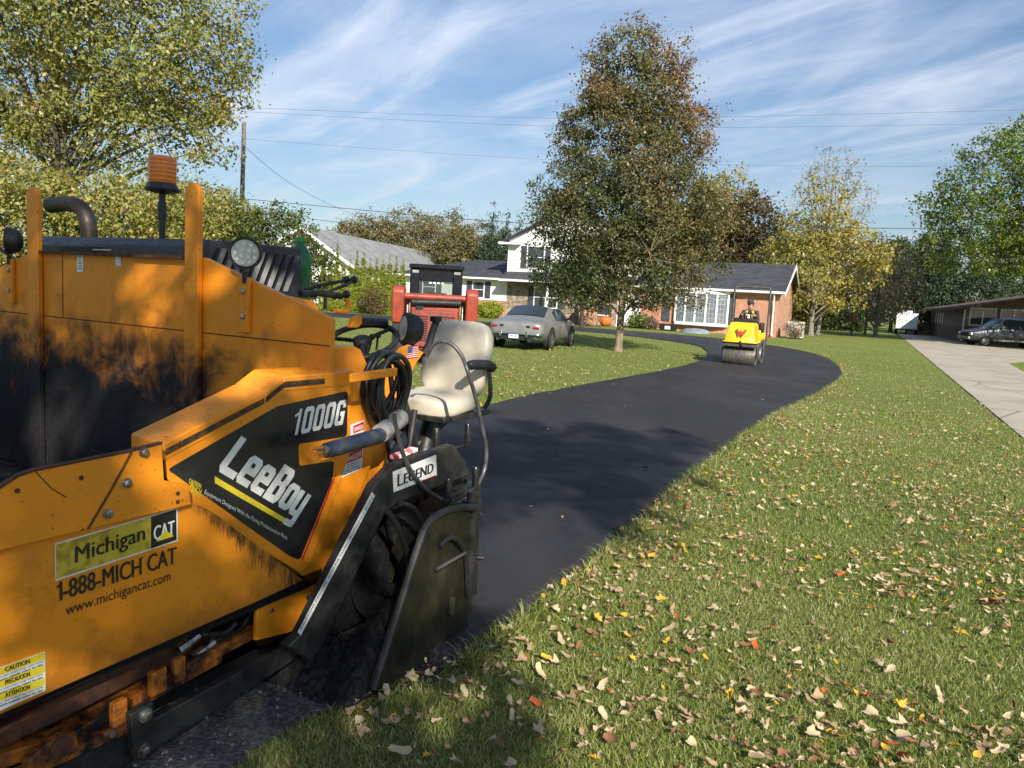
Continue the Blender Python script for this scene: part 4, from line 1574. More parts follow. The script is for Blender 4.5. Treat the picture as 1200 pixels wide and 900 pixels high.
bk_ = pad('backrest', .46, .47, .11, VIN)
bk_.location = (1.075, 1.47, 1.02)
bk_.rotation_euler = (R(-13), 0, R(3))
cu_ = pad('seat', .47, .42, .12, VIN)
cu_.location = (1.07, 1.48, 1.02)
cu_.rotation_euler = (R(94), 0, R(3))
mb = MB().use(BLK)
mb.box((.83, 1.06, .93), (1.31, 1.55, .962))
mb.tube([(1.07, 1.30, .94), (1.07, 1.20, .62)], [.05, .06], 12)
mb.tube([(1.15, 1.40, .93), (.95, 1.0, .60)], .022, 8)
mb.tube([(.90, 1.35, .93), (.92, .95, .60)], .022, 8)
mb.build('pedestal', None, pav, bevel=.006)
mb = MB().use(BLK)
mb.tube(smooth_path([(1.30, 1.50, .97), (1.335, 1.50, 1.05), (1.335, 1.47, 1.20)], 5), .014, 8)
ar = mb.build('armrest_post', None, pav)
mb = MB().use(RUB)
mb.tube(smooth_path([(1.335, 1.24, 1.235), (1.335, 1.28, 1.245), (1.335, 1.45, 1.235), (1.335, 1.52, 1.21)], 4), [.012, .022, .027, .028, .028, .03, .03, .03, .03, .03, .03, .028, .016], 12)
mb.build('armrest', None, ar, smooth=60)
mb = MB().use(RUB)
mb.tube(smooth_path([SV(496, 416, 1.2), SV(503, 402, 1.2), SV(508, 385, 1.2), SV(513, 373, 1.2)], 4), [.020] * 13, 10)
mb.box(SV(511, 377, 1.2) + Vector((-.02, -.035, 0)), SV(511, 377, 1.2) + Vector((.02, .03, .03)))
mb.build('joystick', None, pav, bevel=.005)
mb = MB().use(BLK)
mb.tube([SV(470, 468, 1.15), SV(480, 495, 1.15), SV(490, 560, 1.15)], .03, 10)
mb.tube([SV(486, 480, 1.3), SV(480, 520, 1.3), SV(470, 545, 1.3)], .016, 10)
mb.tube([SV(446, 470, 1.42), SV(452, 510, 1.42), SV(462, 560, 1.42)], .011, 8)
mb.use(STEEL).cyl(SV(486, 530, 1.4), SV(489, 552, 1.4), .014)
mb.build('support_post', None, pav)
mb = MB().use(BLK)
mb.box((.55, .62, .60), (1.30, 1.35, .63))
mb.build('platform', None, pav)

# ---- a green bottle standing on the deck behind the hood
BG = M('green bottle plastic', (.004, .16, .055), .12, c2=(.003, .11, .04), scale=30)
BG.node_tree.nodes['Principled BSDF'].inputs['Transmission Weight'].default_value = .3
bl = Vector((UH - .10, .93, 1.39))
bw = PAV.world(bl.x, bl.y, bl.z)
bot = empty('green_bottle', bw, 0, 'green plastic bottle standing behind the black engine hood of the paving machine', 'bottle')
mb = MB().use(BG)
mb.lathe([(.055, .0), (.062, .01), (.060, .12), (.064, .16), (.060, .24), (.064, .36), (.066, .40), (.058, .43), (.036, .465), (.022, .48), (.020, .49)], (0, 0, 0), (0, 0, 1), 24)
mb.build('bottle_body', None, bot, smooth=50)
mb = MB().use(M('green cap', (.01, .20, .06), .4)); mb.lathe([(.024, .49), (.024, .515), (.02, .52)], (0, 0, 0), (0, 0, 1), 18); mb.build('cap', None, bot)

# ================================================================ VEHICLES
TYRE = M('tyre rubber', (.016, .016, .016), .75, c2=(.03, .028, .026), scale=9)
CHROME = M('chrome', (.72, .72, .72), .15, 1.0, c2=(.6, .6, .6))
AUTOGL = glass_dark('car glass', (.03, .04, .05))
TAILR = M('tail lamp red', (.30, .01, .012), .2)
MATBLK = M('matt black trim', (.012, .012, .013), .6)


def wheel(parent, c, r, w, axis, rimmat, spokes=5, name='wheel', rimr=.64):
    """tyre, with its rim as a sub-part; axis points outward"""
    c, ax = Vector(c), Vector(axis).normalized()
    mb = MB().use(TYRE)
    mb.lathe([(r * rimr, -w / 2), (r * .93, -w / 2), (r, -w * .33), (r, w * .33), (r * .93, w / 2), (r * rimr, w / 2), (r * rimr * .97, w * .2)], c, ax, 30)
    t = mb.build(name, None, parent)
    mb = MB().use(rimmat)
    rr = r * rimr
    mb.lathe([(rr, w * .05), (rr, w * .46), (rr * .88, w * .44), (rr * .84, w * .18), (rr * .3, w * .30), (rr * .26, w * .40), (.005, w * .42)], c, ax, 30)
    a = ax.orthogonal().normalized()
    b = ax.cross(a)
    for j in range(spokes):
        t_ = 6.283 * j / spokes
        d = a * math.cos(t_) + b * math.sin(t_)
        mb.tube([c + ax * w * .36 + d * rr * .2, c + ax * w * .38 + d * rr * .86], [rr * .12, rr * .08], 6)
    mb.build('rim', None, t)
    return t


def loft_body(name, st, mat, parent, sub=1, smooth=50):
    """st: list of (y, [(halfwidth, z) from the keel up to the roof centre]); mirrored"""
    k = len(st[0][1])
    vs, fs = [], []
    for y, pr in st:
        for w, z in pr: vs.append((w, y, z))
        for w, z in pr[::-1][1:]: vs.append((-w, y, z))
    n = 2 * k - 1
    for i in range(len(st) - 1):
        for j in range(n - 1):
            fs.append((i * n + j, i * n + j + 1, (i + 1) * n + j + 1, (i + 1) * n + j)[::-1])
    fs.append(tuple(range(n)))
    fs.append(tuple(range(len(st) * n - 1, (len(st) - 1) * n - 1, -1)))
    mb = MB()
    mb.add(vs, fs)
    # close the keel
    return mb.build(name, mat, parent, smooth=smooth, sub=sub)


def lofted_pane(mb, st, i0, i1, j0, j1, side=1, inset=(.1, .9, .1, .9), off=.012):
    """pane over the loft patch between stations i0..i1 and profile points j0..j1"""
    def P(i, j):
        y, pr = st[i]
        return Vector((pr[j][0] * side, y, pr[j][1]))
    a, b, c, d = P(i0, j0), P(i1, j0), P(i1, j1), P(i0, j1)
    def B(s, t): return (a * (1 - s) + b * s) * (1 - t) + (d * (1 - s) + c * s) * t
    s0, s1, t0, t1 = inset
    q = [B(s0, t0), B(s1, t0), B(s1, t1), B(s0, t1)]
    nrm = (q[1] - q[0]).cross(q[3] - q[0]).normalized()
    mid = sum(q, Vector()) / 4
    if nrm.dot(mid - Vector((0, mid.y, .6))) < 0: nrm = -nrm
    vs = [p + nrm * off for p in q] + [p - nrm * .02 for p in q]
    mb.add(vs, [(0, 1, 2, 3), (0, 4, 5, 1), (1, 5, 6, 2), (2, 6, 7, 3), (3, 7, 4, 0)])


# ---- the old silver coupe on the lawn, tail towards us
ca = math.atan2(1.09, 3.4)
cfw, crt = Vector((math.sin(ca), math.cos(ca), 0)), Vector((math.cos(ca), -math.sin(ca), 0))
rw = gnd(640, 410)
c0 = rw - crt * .73 + cfw * 1.30                       # car centre (rear axle sits 1.30 behind)
car = empty('parked_car', (c0.x, c0.y, 0), -ca, 'old silver two-door coupe parked on the grass with its tail towards the machine', 'car')
SILVERP = M('silver car paint', (.215, .215, .21), .38, .2, c2=(.18, .18, .178), scale=2, coat=.2)
st = [(-2.38, [(.60, .42), (.74, .50), (.80, .64), (.76, .76), (.70, .80), (.5, .815), (0, .82)]),
      (-2.30, [(.70, .34), (.82, .44), (.87, .64), (.83, .82), (.76, .87), (.5, .885), (0, .89)]),
      (-1.75, [(.74, .28), (.86, .40), (.90, .66), (.85, .88), (.78, .91), (.5, .93), (0, .935)]),
      (-1.32, [(.74, .26), (.87, .40), (.905, .68), (.86, .90), (.79, .93), (.62, .99), (0, 1.02)]),
      (-.70, [(.74, .25), (.87, .38), (.90, .66), (.87, .88), (.80, .92), (.62, 1.26), (0, 1.32)]),
      (-.30, [(.74, .25), (.86, .36), (.885, .62), (.86, .86), (.81, .90), (.63, 1.31), (0, 1.365)]),
      (.25, [(.74, .25), (.86, .36), (.88, .62), (.86, .85), (.81, .89), (.62, 1.30), (0, 1.35)]),
      (.50, [(.74, .25), (.86, .36), (.88, .62), (.86, .85), (.81, .89), (.64, 1.24), (0, 1.30)]),
      (1.05, [(.74, .25), (.87, .36), (.89, .64), (.86, .84), (.80, .885), (.66, .93), (0, .96)]),
      (1.35, [(.74, .26), (.87, .38), (.90, .66), (.86, .84), (.79, .87), (.5, .89), (0, .90)]),
      (2.05, [(.72, .30), (.84, .40), (.86, .62), (.82, .77), (.75, .80), (.5, .81), (0, .82)]),
      (2.38, [(.62, .36), (.74, .44), (.78, .56), (.74, .68), (.66, .71), (.5, .715), (0, .72)]),
      (2.45, [(.50, .42), (.62, .48), (.66, .54), (.60, .60), (.5, .62), (.4, .63), (0, .63)])]
loft_body('body', st, SILVERP, car)
mb = MB().use(AUTOGL)
vs = []
for t in (0.04, .35, .7, .97):
    y = -1.34 + .66 * t
    z = 1.00 + .31 * t ** .85
    wv = .66 - .09 * t
    vs.append([(-wv + .02, y, z - .02), (-wv * .5, y - .02, z + .022), (wv * .5, y - .02, z + .022), (wv - .02, y, z - .02)])
flat = [p for r_ in vs for p in r_]
flat = [(x, y - .035, z + .028) for x, y, z in flat]
mb.add(flat, [(i * 4 + j, i * 4 + j + 1, (i + 1) * 4 + j + 1, (i + 1) * 4 + j) for i in range(3) for j in range(3)])
mb.build('rear_window', None, car, smooth=80)
for s in (1, -1):
    mb = MB().use(AUTOGL)
    mb.add([(s * (.835), -.62, .915), (s * .835, .90, .90), (s * .675, .42, 1.245), (s * .655, -.30, 1.275), (s * .675, -.62, 1.20)], [(0, 1, 2, 3, 4), (4, 3, 2, 1, 0)])
    mb.build('side_window', None, car)
    mb = MB().use(SILVERP); mb.tube([(s * .81, -.36, .90), (s * .66, -.28, 1.285)], .022, 6); mb.build('window_pillar', None, car)
    for y_ in (-.33, .93): MB().use(MATBLK).box((s * .895 - .003, y_, .32), (s * .895 + .003, y_ + .005, .86)).build('door_seam', None, car)
    mb = MB().use(CHROME); mb.box((s * .895 - .006, -.24, .70), (s * .895 + .010, -.12, .725)); mb.build('door_handle', None, car, bevel=.003)
    mb = MB().use(MATBLK); mb.tube([(s * .83, .72, .93), (s * .97, .70, .98)], [.03, .05], 8); mb.build('mirror', None, car)
    for y in (-1.30, 1.30):
        mb = MB().use(MATBLK); mb.lathe([(.385, 0), (.385, .012)], (s * .885, y, .34), (s, 0, 0), 28); mb.build('wheel_arch', None, car)
        wheel(car, (s * .815, y, .325), .325, .20, (s, 0, 0), CHROME, 8)
mb = MB().use(MATBLK)
mb.box((-.60, -2.40, .30), (.60, -2.30, .47))
mb.build('rear_valance', None, car, bevel=.02)
mb = MB().use(CHROME)
mb.tube(smooth_path([(-.84, -2.15, .50), (-.80, -2.36, .50), (-.55, -2.43, .50), (.55, -2.43, .50), (.80, -2.36, .50), (.84, -2.15, .50)], 5), .030, 8)
mb.build('bumper', None, car)
for x in (-.42, .42):
    MB().use(CHROME).box((x - .035, -2.49, .40), (x + .035, -2.43, .58)).build('overrider', None, car, bevel=.01)
for s in (1, -1):
    MB().use(TAILR).box((s * .66 - .10, -2.375, .665), (s * .66 + .10, -2.33, .73)).build('tail_lamp', None, car, bevel=.01)
    MB().use(MATBLK).box((s * .42 - .06, -2.385, .70), (s * .42 + .06, -2.34, .755)).build('vent', None, car)
mb = MB().use(WHITE); mb.box((-.155, -2.452, .36), (.155, -2.445, .50))
mb.use(M('plate blue', (.12, .25, .5), .5)); mb.box((-.10, -2.454, .405), (-.02, -2.4521, .45)); mb.box((.01, -2.454, .405), (.09, -2.4521, .45))
mb.build('number_plate', None, car)
for x in (-.5, .5):
    MB().use(CHROME).cyl((x, -2.47, .30), (x, -2.2, .30), .035).build('tailpipe', None, car)

# ---- red skid steer loader beyond the machine, seen from behind
SK = Frame(*(at(509, 380, 16.6)[:2]), -6)
RED = M('loader red', (.29, .042, .017), .5, c2=(.20, .03, .015), scale=6)
REDD = M('loader red worn', (.25, .038, .018), .55, c2=(.13, .028, .017), scale=11)
CABN = M('cab frame navy', (.006, .007, .012), .7, c2=(.010, .011, .015), spec=.15)
sk = empty('skid_steer', SK.o, -SK.a, 'red skid steer loader with a black cab, seen from behind beyond the seat', 'loader')
mb = MB().use(RED)
mb.prism([(.10, .35), (.10, 1.30), (.22, 1.42), (.60, 1.46), (2.2, 1.10), (2.2, .35)], 0, -.52, .52)
mb.build('body', None, sk, bevel=.03)
mb = MB().use(REDD)
mb.box((-.50, .03, .42), (.50, .10, 1.22))
rd = mb.build('rear_door', None, sk, bevel=.025)
for s in (-1, 1):
    mb = MB().use(M('loader grille gap', (.03, .008, .006), .8))
    for i in range(11):
        x0 = s * .29
        mb.box((x0 - .15, .024, .55 + i * .052), (x0 + .15, .029, .578 + i * .052))
    mb.build('grille', None, rd)
for s in (-1, 1):
    mb = MB().use(RED)                                 # arm towers: tall rounded ends at the back
    prof = [(.0, .92), (-.04, 1.15), (-.06, 1.60), (.02, 1.70), (.35, 1.72), (.55, 1.62), (2.4, 1.10), (2.75, .80), (2.6, .72), (2.2, .95), (.5, 1.30), (.35, .92)]
    x0, x1 = (s * .66, s * .92)
    mb.prism(prof, 0, x0, x1)
    mb.build('lift_arm', None, sk, bevel=.035, seg=3)
    mb = MB().use(MATBLK); mb.box((s * .78 - .12, .05, .40), (s * .78 + .12, .4, 1.0)); mb.build('tower_post', None, sk, bevel=.02)
    mb = MB().use(STEEL); mb.cyl((s * .60, .25, .80), (s * .60, .35, 1.55), .035); mb.build('lift_cylinder', None, sk)
    for y in (.42, 1.55):
        wheel(sk, (s * .76, y, .40), .40, .28, (s, 0, 0), M('rim cream', (.5, .46, .36), .5), 0, 'wheel', .52)
mb = MB().use(RED); mb.cyl((-.68, .12, 1.50), (.68, .12, 1.50), .075); mb.build('cross_tube', None, sk)
mb = MB().use(MATBLK); mb.cyl((-.50, .05, 1.38), (.55, .05, 1.40), .07); mb.build('hose_guard', None, sk)
mb = MB().use(MATBLK); mb.lathe([(.09, 0), (.09, .02), (.05, .03)], (-.33, .08, 1.30), (0, -1, 0), 18); mb.build('filler_cap', None, sk)
mb = MB().use(CABN)
for x0, x1 in ((-.58, -.38), (.38, .58)):
    mb.box((x0, .62, 1.35), (x1, .72, 2.12))
    mb.box((x0, 1.62, 1.0), (x1, 1.70, 2.12))
    mb.box((x0 + (.0 if x0 < 0 else .09), .70, 2.05), (x1 - (.09 if x0 < 0 else 0), 1.65, 2.12))
mb.box((-.38, .63, 1.86), (.38, .71, 2.10))
cabf = mb.build('cab_frame', None, sk, bevel=.015)
mb = MB().use(CABN); mb.prism([(.55, 2.12), (.57, 2.19), (.75, 2.22), (1.70, 2.20), (1.78, 2.13)], 0, -.61, .61); mb.build('cab_roof', None, sk, bevel=.03)
for x in (-.46, .46):
    mb = MB().use(M('frosted lamp', (.30, .30, .28), .3)); mb.box((x - .07, .605, 2.02), (x + .07, .622, 2.08)); mb.build('roof_lamp', None, sk)
gl, n, l, b = nodes_of('cab window glass')
b.inputs['Base Color'].default_value = (.42, .50, .47, 1); b.inputs['Transmission Weight'].default_value = .93; b.inputs['Roughness'].default_value = .02; b.inputs['IOR'].default_value = 1.1
mb = MB().use(gl); mb.box((-.378, .655, 1.42), (.378, .665, 1.86)); mb.build('rear_window', None, sk)
mb = MB().use(MATBLK); mb.box((-.26, .95, 1.05), (.26, 1.07, 1.60)); mb.build('seat', None, sk, bevel=.05)
mb = MB().use(WHITE)
for i in range(4): mb.box((-.16 + i * .09, .652, 1.80), (-.10 + i * .09, .6545, 1.83))
mb.build('window_sticker', None, sk)

# ---- yellow tandem roller with its driver
RO = Frame(*(gnd(866, 428.5)[:2]), 25)
RYEL = M('roller yellow', (.78, .50, .012), .38, c2=(.66, .40, .012), scale=6, coat=.3)
RGREY = M('roller grey frame', (.045, .047, .05), .5, c2=(.09, .088, .085), scale=9)
DRUM = M('rolled steel drum', (.17, .155, .13), .42, .55, c2=(.10, .09, .075), scale=5, mscale=(5, 1, 1))
ro = empty('road_roller', RO.o, -RO.a, 'small yellow ride-on roller compacting the asphalt in front of the brick house', 'roller')
for v in (0, 1.25):
    mb = MB().use(DRUM)
    mb.lathe([(.24, -.45), (.28, -.45), (.285, -.44), (.285, .44), (.28, .45), (.24, .45), (.22, .43), (.05, .42)], (0, v, .285), (1, 0, 0), 40)
    dr = mb.build('drum', None, ro)
    for s in (-1, 1):
        mb = MB().use(RGREY)
        mb.prism([(v - .12, .22), (v - .16, .50), (v - .10, .66), (v + .10, .66), (v + .16, .50), (v + .12, .22)], 0, s * .465, s * .50)
        mb.build('drum_yoke', None, ro, bevel=.01)
mb = MB().use(RGREY)
mb.box((-.50, -.36, .56), (.50, -.28, .63))
mb.build('scraper_bar', None, ro, bevel=.008)
mb = MB().use(RGREY)
mb.box((-.40, -.22, .52), (.40, .50, .70)); mb.box((-.25, .45, .40), (.25, .85, .72)); mb.box((-.42, .80, .52), (.42, 1.65, .72))
mb.build('chassis', None, ro, bevel=.02)
mb = MB().use(MATBLK); mb.tube(smooth_path([(.02, -.30, .70), (.05, -.38, .64), (.10, -.36, .58)], 4), .03, 8); mb.build('hose', None, ro)
# hood: rounded block, wider at its foot


def hood_pt(a, b):
    v = -.30 + a * .95
    ta = max(0, min(1, a / .25))
    top = .98 + .26 * math.sin(ta * math.pi / 2) if a < .25 else 1.24
    t = b * 2 - 1
    w = .41 - .05 * max(0, 1 - abs(t)) ** .5
    x = math.copysign(min(1, abs(t) * 1.55) ** .8, t) * .36
    z = top if abs(t) < .55 else top - (top - .70) * ((abs(t) - .55) / .45) ** 1.3
    if abs(t) >= .55: x = math.copysign(.33 + .09 * ((abs(t) - .55) / .45), t) if abs(t) > .62 else math.copysign(.33, t)
    return (x, v + (.06 if a == 0 else 0) - (.05 * (1 - (z - .7) / .54) if a < .2 else 0), z)


mb = MB().use(RYEL)
mb.grid(hood_pt, 16, 25)
k0 = 16
mb.f.append(tuple(j * 16 for j in range(25))); mb.m.append(0)
mb.f.append(tuple(j * 16 + 15 for j in range(24, -1, -1))); mb.m.append(0)
rh = mb.build('hood', None, ro, smooth=60)
mb = MB().use(RYEL); mb.box((-.47, -.30, .665), (.47, .66, .71)); mb.build('hood_skirt', None, ro, bevel=.02)
mb = MB().use(M('red emblem', (.42, .05, .03), .4))
ox, oz, yv = -.10, .88, -.335
mb.ribbon([(0, 1), (.30, .02), (.48, .62), (.66, .02), (1.06, 1.0)], .055, (ox, yv, oz), (.24, 0, 0), (0, .02, .17))
mb.use(M('grey lettering', (.35, .28, .06), .5)); mb.text('WACKER', (.16, yv, .885), (.17, 0, 0), (0, .003, .03))
mb.build('emblem', None, rh)
mb = MB().use(RYEL); mb.prism([(.62, .70), (.62, 1.05), (.8, .82), (1.55, .80), (1.7, .95), (1.75, .72)], 0, -.44, .44); mb.build('rear_body', None, ro, bevel=.03)
mb = MB().use(MATBLK); mb.box((-.36, .60, 1.20), (.36, .74, 1.36)); mb.build('dashboard', None, ro, bevel=.04)
mb = MB().use(MATBLK)
wc = Vector((-.02, .80, 1.42)); wnn = Vector((0, -.45, .9)).normalized(); wa = Vector((1, 0, 0)); wb = wnn.cross(wa)
mb.tube([wc + (wa * math.cos(t) + wb * math.sin(t)) * .20 for t in np.linspace(0, 6.2832, 28, endpoint=False)], .016, 8, closed=True)
mb.cyl(wc, wc - wnn * .2, .025)
mb.tube([wc + wa * .19, wc - wa * .19], .012, 6)
mb.build('steering_wheel', None, ro)
mb = MB().use(MATBLK); mb.box((-.24, 1.10, .92), (.24, 1.52, 1.04)); mb.box((-.24, 1.50, .98), (.24, 1.60, 1.42)); mb.build('seat', None, ro, bevel=.04)
mb = MB().use(MATBLK); mb.box((.34, .78, .95), (.46, 1.15, 1.25)); mb.build('armrest', None, ro, bevel=.04)
mb = MB().use(RGREY)
mb.tube(smooth_path([(-.52, 1.30, .62), (-.52, 1.30, 1.5), (-.52, 1.30, 2.12), (-.49, 1.30, 2.24), (-.40, 1.30, 2.28), (.40, 1.30, 2.28), (.49, 1.30, 2.24), (.52, 1.30, 2.12), (.52, 1.30, 1.5), (.52, 1.30, .62)], 6), .030, 10)
mb.build('roll_bar', None, ro)
mb = MB().use(WHITE); mb.lathe([(.03, 0), (.04, .04), (.03, .10), (.015, .12)], (.05, .62, 1.36), (0, 0, 1), 14); mb.build('white_cap', None, ro)

# the driver: one continuous skinned body, seated
SKIN = M('skin', (.42, .24, .16), .55, c2=(.36, .19, .12), scale=12)
JACK = M('dark work jacket', (.045, .045, .03), .85, c2=(.028, .028, .022), scale=14)
HIVIS = M('hi-vis yellow', (.62, .50, .10), .7)
PANT = M('dark trousers', (.025, .027, .035), .9)


def skin_body(name, joints, bones, mats, parent, root=0):
    me = bpy.data.meshes.new(name)
    me.from_pydata([j[0] for j in joints], bones, [])
    o = bpy.data.objects.new(name, me)
    C.objects.link(o)
    o.parent = parent
    o.modifiers.new('skin', 'SKIN').use_smooth_shade = True
    sv = me.skin_vertices[0].data
    for i, j in enumerate(joints):
        r_ = j[1]
        sv[i].radius = r_ if isinstance(r_, tuple) else (r_, r_)
        sv[i].use_root = (i == root)
    sb = o.modifiers.new('subsurf', 'SUBSURF')
    sb.levels = sb.render_levels = 2
    dg = bpy.context.evaluated_depsgraph_get()
    m2 = bpy.data.meshes.new_from_object(o.evaluated_get(dg))
    o.modifiers.clear()
    o.data = m2
    m2.materials.clear()
    for m_, _ in mats: m2.materials.append(m_)
    for p in m2.polygons:
        c = p.center
        for i, (_, fn) in enumerate(mats):
            if fn is None or fn(c):
                p.material_index = i
                break
        p.use_smooth = True
    return o


per = empty('person', RO.world(0, 1.30, 1.04), -RO.a, 'driver in a dark jacket and cap seated on the yellow roller', 'person')
J = [((0, 0, .10), (.15, .12)), ((0, -.02, .32), (.15, .11)), ((0, -.05, .48), (.17, .11)), ((0, -.09, .57), (.065, .065)), ((0, -.12, .66), (.075, .09)), ((0, -.13, .76), (.078, .095)), ((0, -.12, .84), (.05, .06))]
Bn = [(0, 1), (1, 2), (2, 3), (3, 4), (4, 5), (5, 6)]
for s in (-1, 1):
    b0 = len(J)
    J += [((s * .19, -.07, .50), .075), ((s * .25, -.24, .32), .055), ((s * .20, -.42, .40), .042), ((s * .17, -.48, .42), .035), ((s * .16, -.53, .42), .028)]
    Bn += [(2, b0), (b0, b0 + 1), (b0 + 1, b0 + 2), (b0 + 2, b0 + 3), (b0 + 3, b0 + 4)]
    b0 = len(J)
    J += [((s * .10, -.06, .07), .10), ((s * .14, -.42, .08), .075), ((s * .15, -.50, -.26), .05), ((s * .15, -.60, -.30), .04)]
    Bn += [(0, b0), (b0, b0 + 1), (b0 + 1, b0 + 2), (b0 + 2, b0 + 3)]
skin_body('person_body', J, Bn, [(SKIN, lambda c: c.z > .575 or (c.y < -.45 and c.z > .36)), (PANT, lambda c: c.z < .15),
          (HIVIS, lambda c: abs(abs(c.x) - .09) < .03 and c.y < -.06 and c.z < .55 and c.z > .25), (JACK, None)], per)
mb = MB().use(M('dark grey cap', (.05, .045, .045), .8))
mb.lathe([(.10, -.01), (.105, .03), (.09, .08), (.05, .105), (.005, .11)], (0, -.13, .78), (0, 0, 1), 20)
mb.box((-.08, -.30, .775), (.08, -.20, .785))
mb.build('cap', None, per)
mb = MB().use(M('hair brown', (.03, .02, .015), .8)); mb.lathe([(.093, 0), (.098, .05), (.098, .09)], (0, -.10, .70), (0, 0, 1), 18); mb.build('hair', None, per)

# ================================================================ HOUSES
def brick_mat(name, c1, c2, mortar, bw_=.21, bh=.075):
    m, n, l, b = nodes_of(name)
    tcn = n.new('ShaderNodeTexCoord')
    sp = n.new('ShaderNodeSeparateXYZ')
    l.new(tcn.outputs['Object'], sp.inputs[0])
    cb = n.new('ShaderNodeCombineXYZ')
    l.new(mth(n, l, 'ADD', sp.outputs[0], sp.outputs[1]), cb.inputs[0])
    l.new(sp.outputs[2], cb.inputs[1])
    t = n.new('ShaderNodeTexBrick')
    l.new(cb.outputs[0], t.inputs['Vector'])
    t.inputs['Color1'].default_value, t.inputs['Color2'].default_value, t.inputs['Mortar'].default_value = col4(c1), col4(c2), col4(mortar)
    t.inputs['Scale'].default_value = 1
    t.inputs['Brick Width'].default_value, t.inputs['Row Height'].default_value = bw_, bh
    t.inputs['Mortar Size'].default_value = .008
    t.inputs['Bias'].default_value = -.1
    odd = mrange(n, l, noise(n, l, 3.5, 3, .6), .58, .62, 0, .7)
    c = mixcol(n, l, odd, t.outputs[0], (c1[0] * 1.7, c1[1] * 2.2, c1[2] * 2.4))
    l.new(c, b.inputs['Base Color'])
    b.inputs['Roughness'].default_value = .85
    bump(n, l, b, t.outputs[1], .6, -.01)
    return m


def strips_mat(name, c, pitch=.12, c2=None):
    """lap siding: fine horizontal boards"""
    m, n, l, b = nodes_of(name)
    tcn = n.new('ShaderNodeTexCoord')
    sp = n.new('ShaderNodeSeparateXYZ')
    l.new(tcn.outputs['Object'], sp.inputs[0])
    f = mth(n, l, 'FRACT', mth(n, l, 'DIVIDE', sp.outputs[2], pitch))
    cc = mixcol(n, l, mrange(n, l, noise(n, l, 1.5, 5), .4, .7), c, c2 or tuple(x * .9 for x in c))
    l.new(cc, b.inputs['Base Color'])
    b.inputs['Roughness'].default_value = .5
    bump(n, l, b, f, .5, .02)
    return m


BRICK = brick_mat('orange brick', (.47, .20, .105), (.36, .135, .07), (.44, .37, .31))
STONE = M('ledge stone', (.36, .30, .24), .85, c2=(.22, .16, .11), scale=3.2, lo=.45, hi=.55, bs=.6, bscale=7, bd=.03)
SIDING = strips_mat('white siding', (.80, .80, .79))
TRIM = M('white trim', (.80, .80, .79), .45, c2=(.72, .72, .71), scale=2)


def shingle_mat(name, c1, c2, gap, along=0):
    """courses of tabs laid across the slope"""
    m, n, l, b = nodes_of(name)
    tcn = n.new('ShaderNodeTexCoord')
    sp = n.new('ShaderNodeSeparateXYZ')
    l.new(tcn.outputs['Object'], sp.inputs[0])
    cb = n.new('ShaderNodeCombineXYZ')
    l.new(sp.outputs[along], cb.inputs[0])
    l.new(sp.outputs[1 - along], cb.inputs[1])
    t = n.new('ShaderNodeTexBrick')
    l.new(cb.outputs[0], t.inputs['Vector'])
    t.inputs['Color1'].default_value, t.inputs['Color2'].default_value, t.inputs['Mortar'].default_value = col4(c1), col4(c2), col4(gap)
    t.inputs['Scale'].default_value = 1
    t.inputs['Brick Width'].default_value, t.inputs['Row Height'].default_value = .42, .17
    t.inputs['Mortar Size'].default_value = .012
    w = mrange(n, l, noise(n, l, .7, 5, .6), .4, .7, 0, .35)
    l.new(mixcol(n, l, w, t.outputs[0], tuple(min(1, x * 1.8) for x in c1)), b.inputs['Base Color'])
    b.inputs['Roughness'].default_value = .9
    bump(n, l, b, t.outputs[1], .6, -.02)
    return m


SHINGLE = shingle_mat('charcoal shingles', (.030, .032, .040), (.062, .064, .074), (.014, .014, .018))
SHINGLG = shingle_mat('grey shingles', (.24, .245, .24), (.19, .195, .19), (.12, .12, .12))
SHUT = M('slate shutter', (.045, .05, .06), .55, c2=(.06, .065, .075), scale=5)
PANE = glass_dark('window pane', (.045, .055, .065), .04)
PANEL_ = M('curtained pane', (.33, .38, .42), .12, c2=(.25, .30, .34), scale=2.5, spec=.8)

HF = Frame(15.5, 46, 25)
house = empty('brick_house', HF.o, -HF.a, 'long brick and white house with charcoal roofs behind the tree and the parked car', 'house')
EV = 2.86


def gable_roof(mb, u0, u1, v0, v1, ez, rz, over=.4, th=.10, hip0=False, hip1=False):
    """a pitched roof with its ridge along u"""
    vm = (v0 + v1) / 2
    s = (rz - ez) / (vm - v0)
    h0 = (vm - v0) if hip0 else 0
    h1 = (vm - v0) if hip1 else 0
    za = ez - s * over
    A = [(u0 - over, v0 - over, za), (u1 + over, v0 - over, za), (u1 + over, v1 + over, za), (u0 - over, v1 + over, za)]
    Rg = [(u0 - (over if not hip0 else 0) + h0, vm, rz), (u1 + (over if not hip1 else 0) - h1, vm, rz)]
    vs = A + Rg + [(x, y, z - th) for x, y, z in A + Rg]
    fs = [(0, 1, 5, 4), (2, 3, 4, 5), (6, 10, 11, 7), (8, 11, 10, 9), (0, 6, 7, 1), (2, 8, 9, 3)]
    fs += [(3, 0, 4), (9, 10, 6), (3, 9, 6, 0)] if hip0 else [(0, 4, 10, 6), (4, 3, 9, 10)]
    fs += [(1, 2, 5), (7, 11, 8), (1, 7, 8, 2)] if hip1 else [(5, 1, 7, 11), (2, 5, 11, 8)]
    mb.add(vs, fs)
    return za


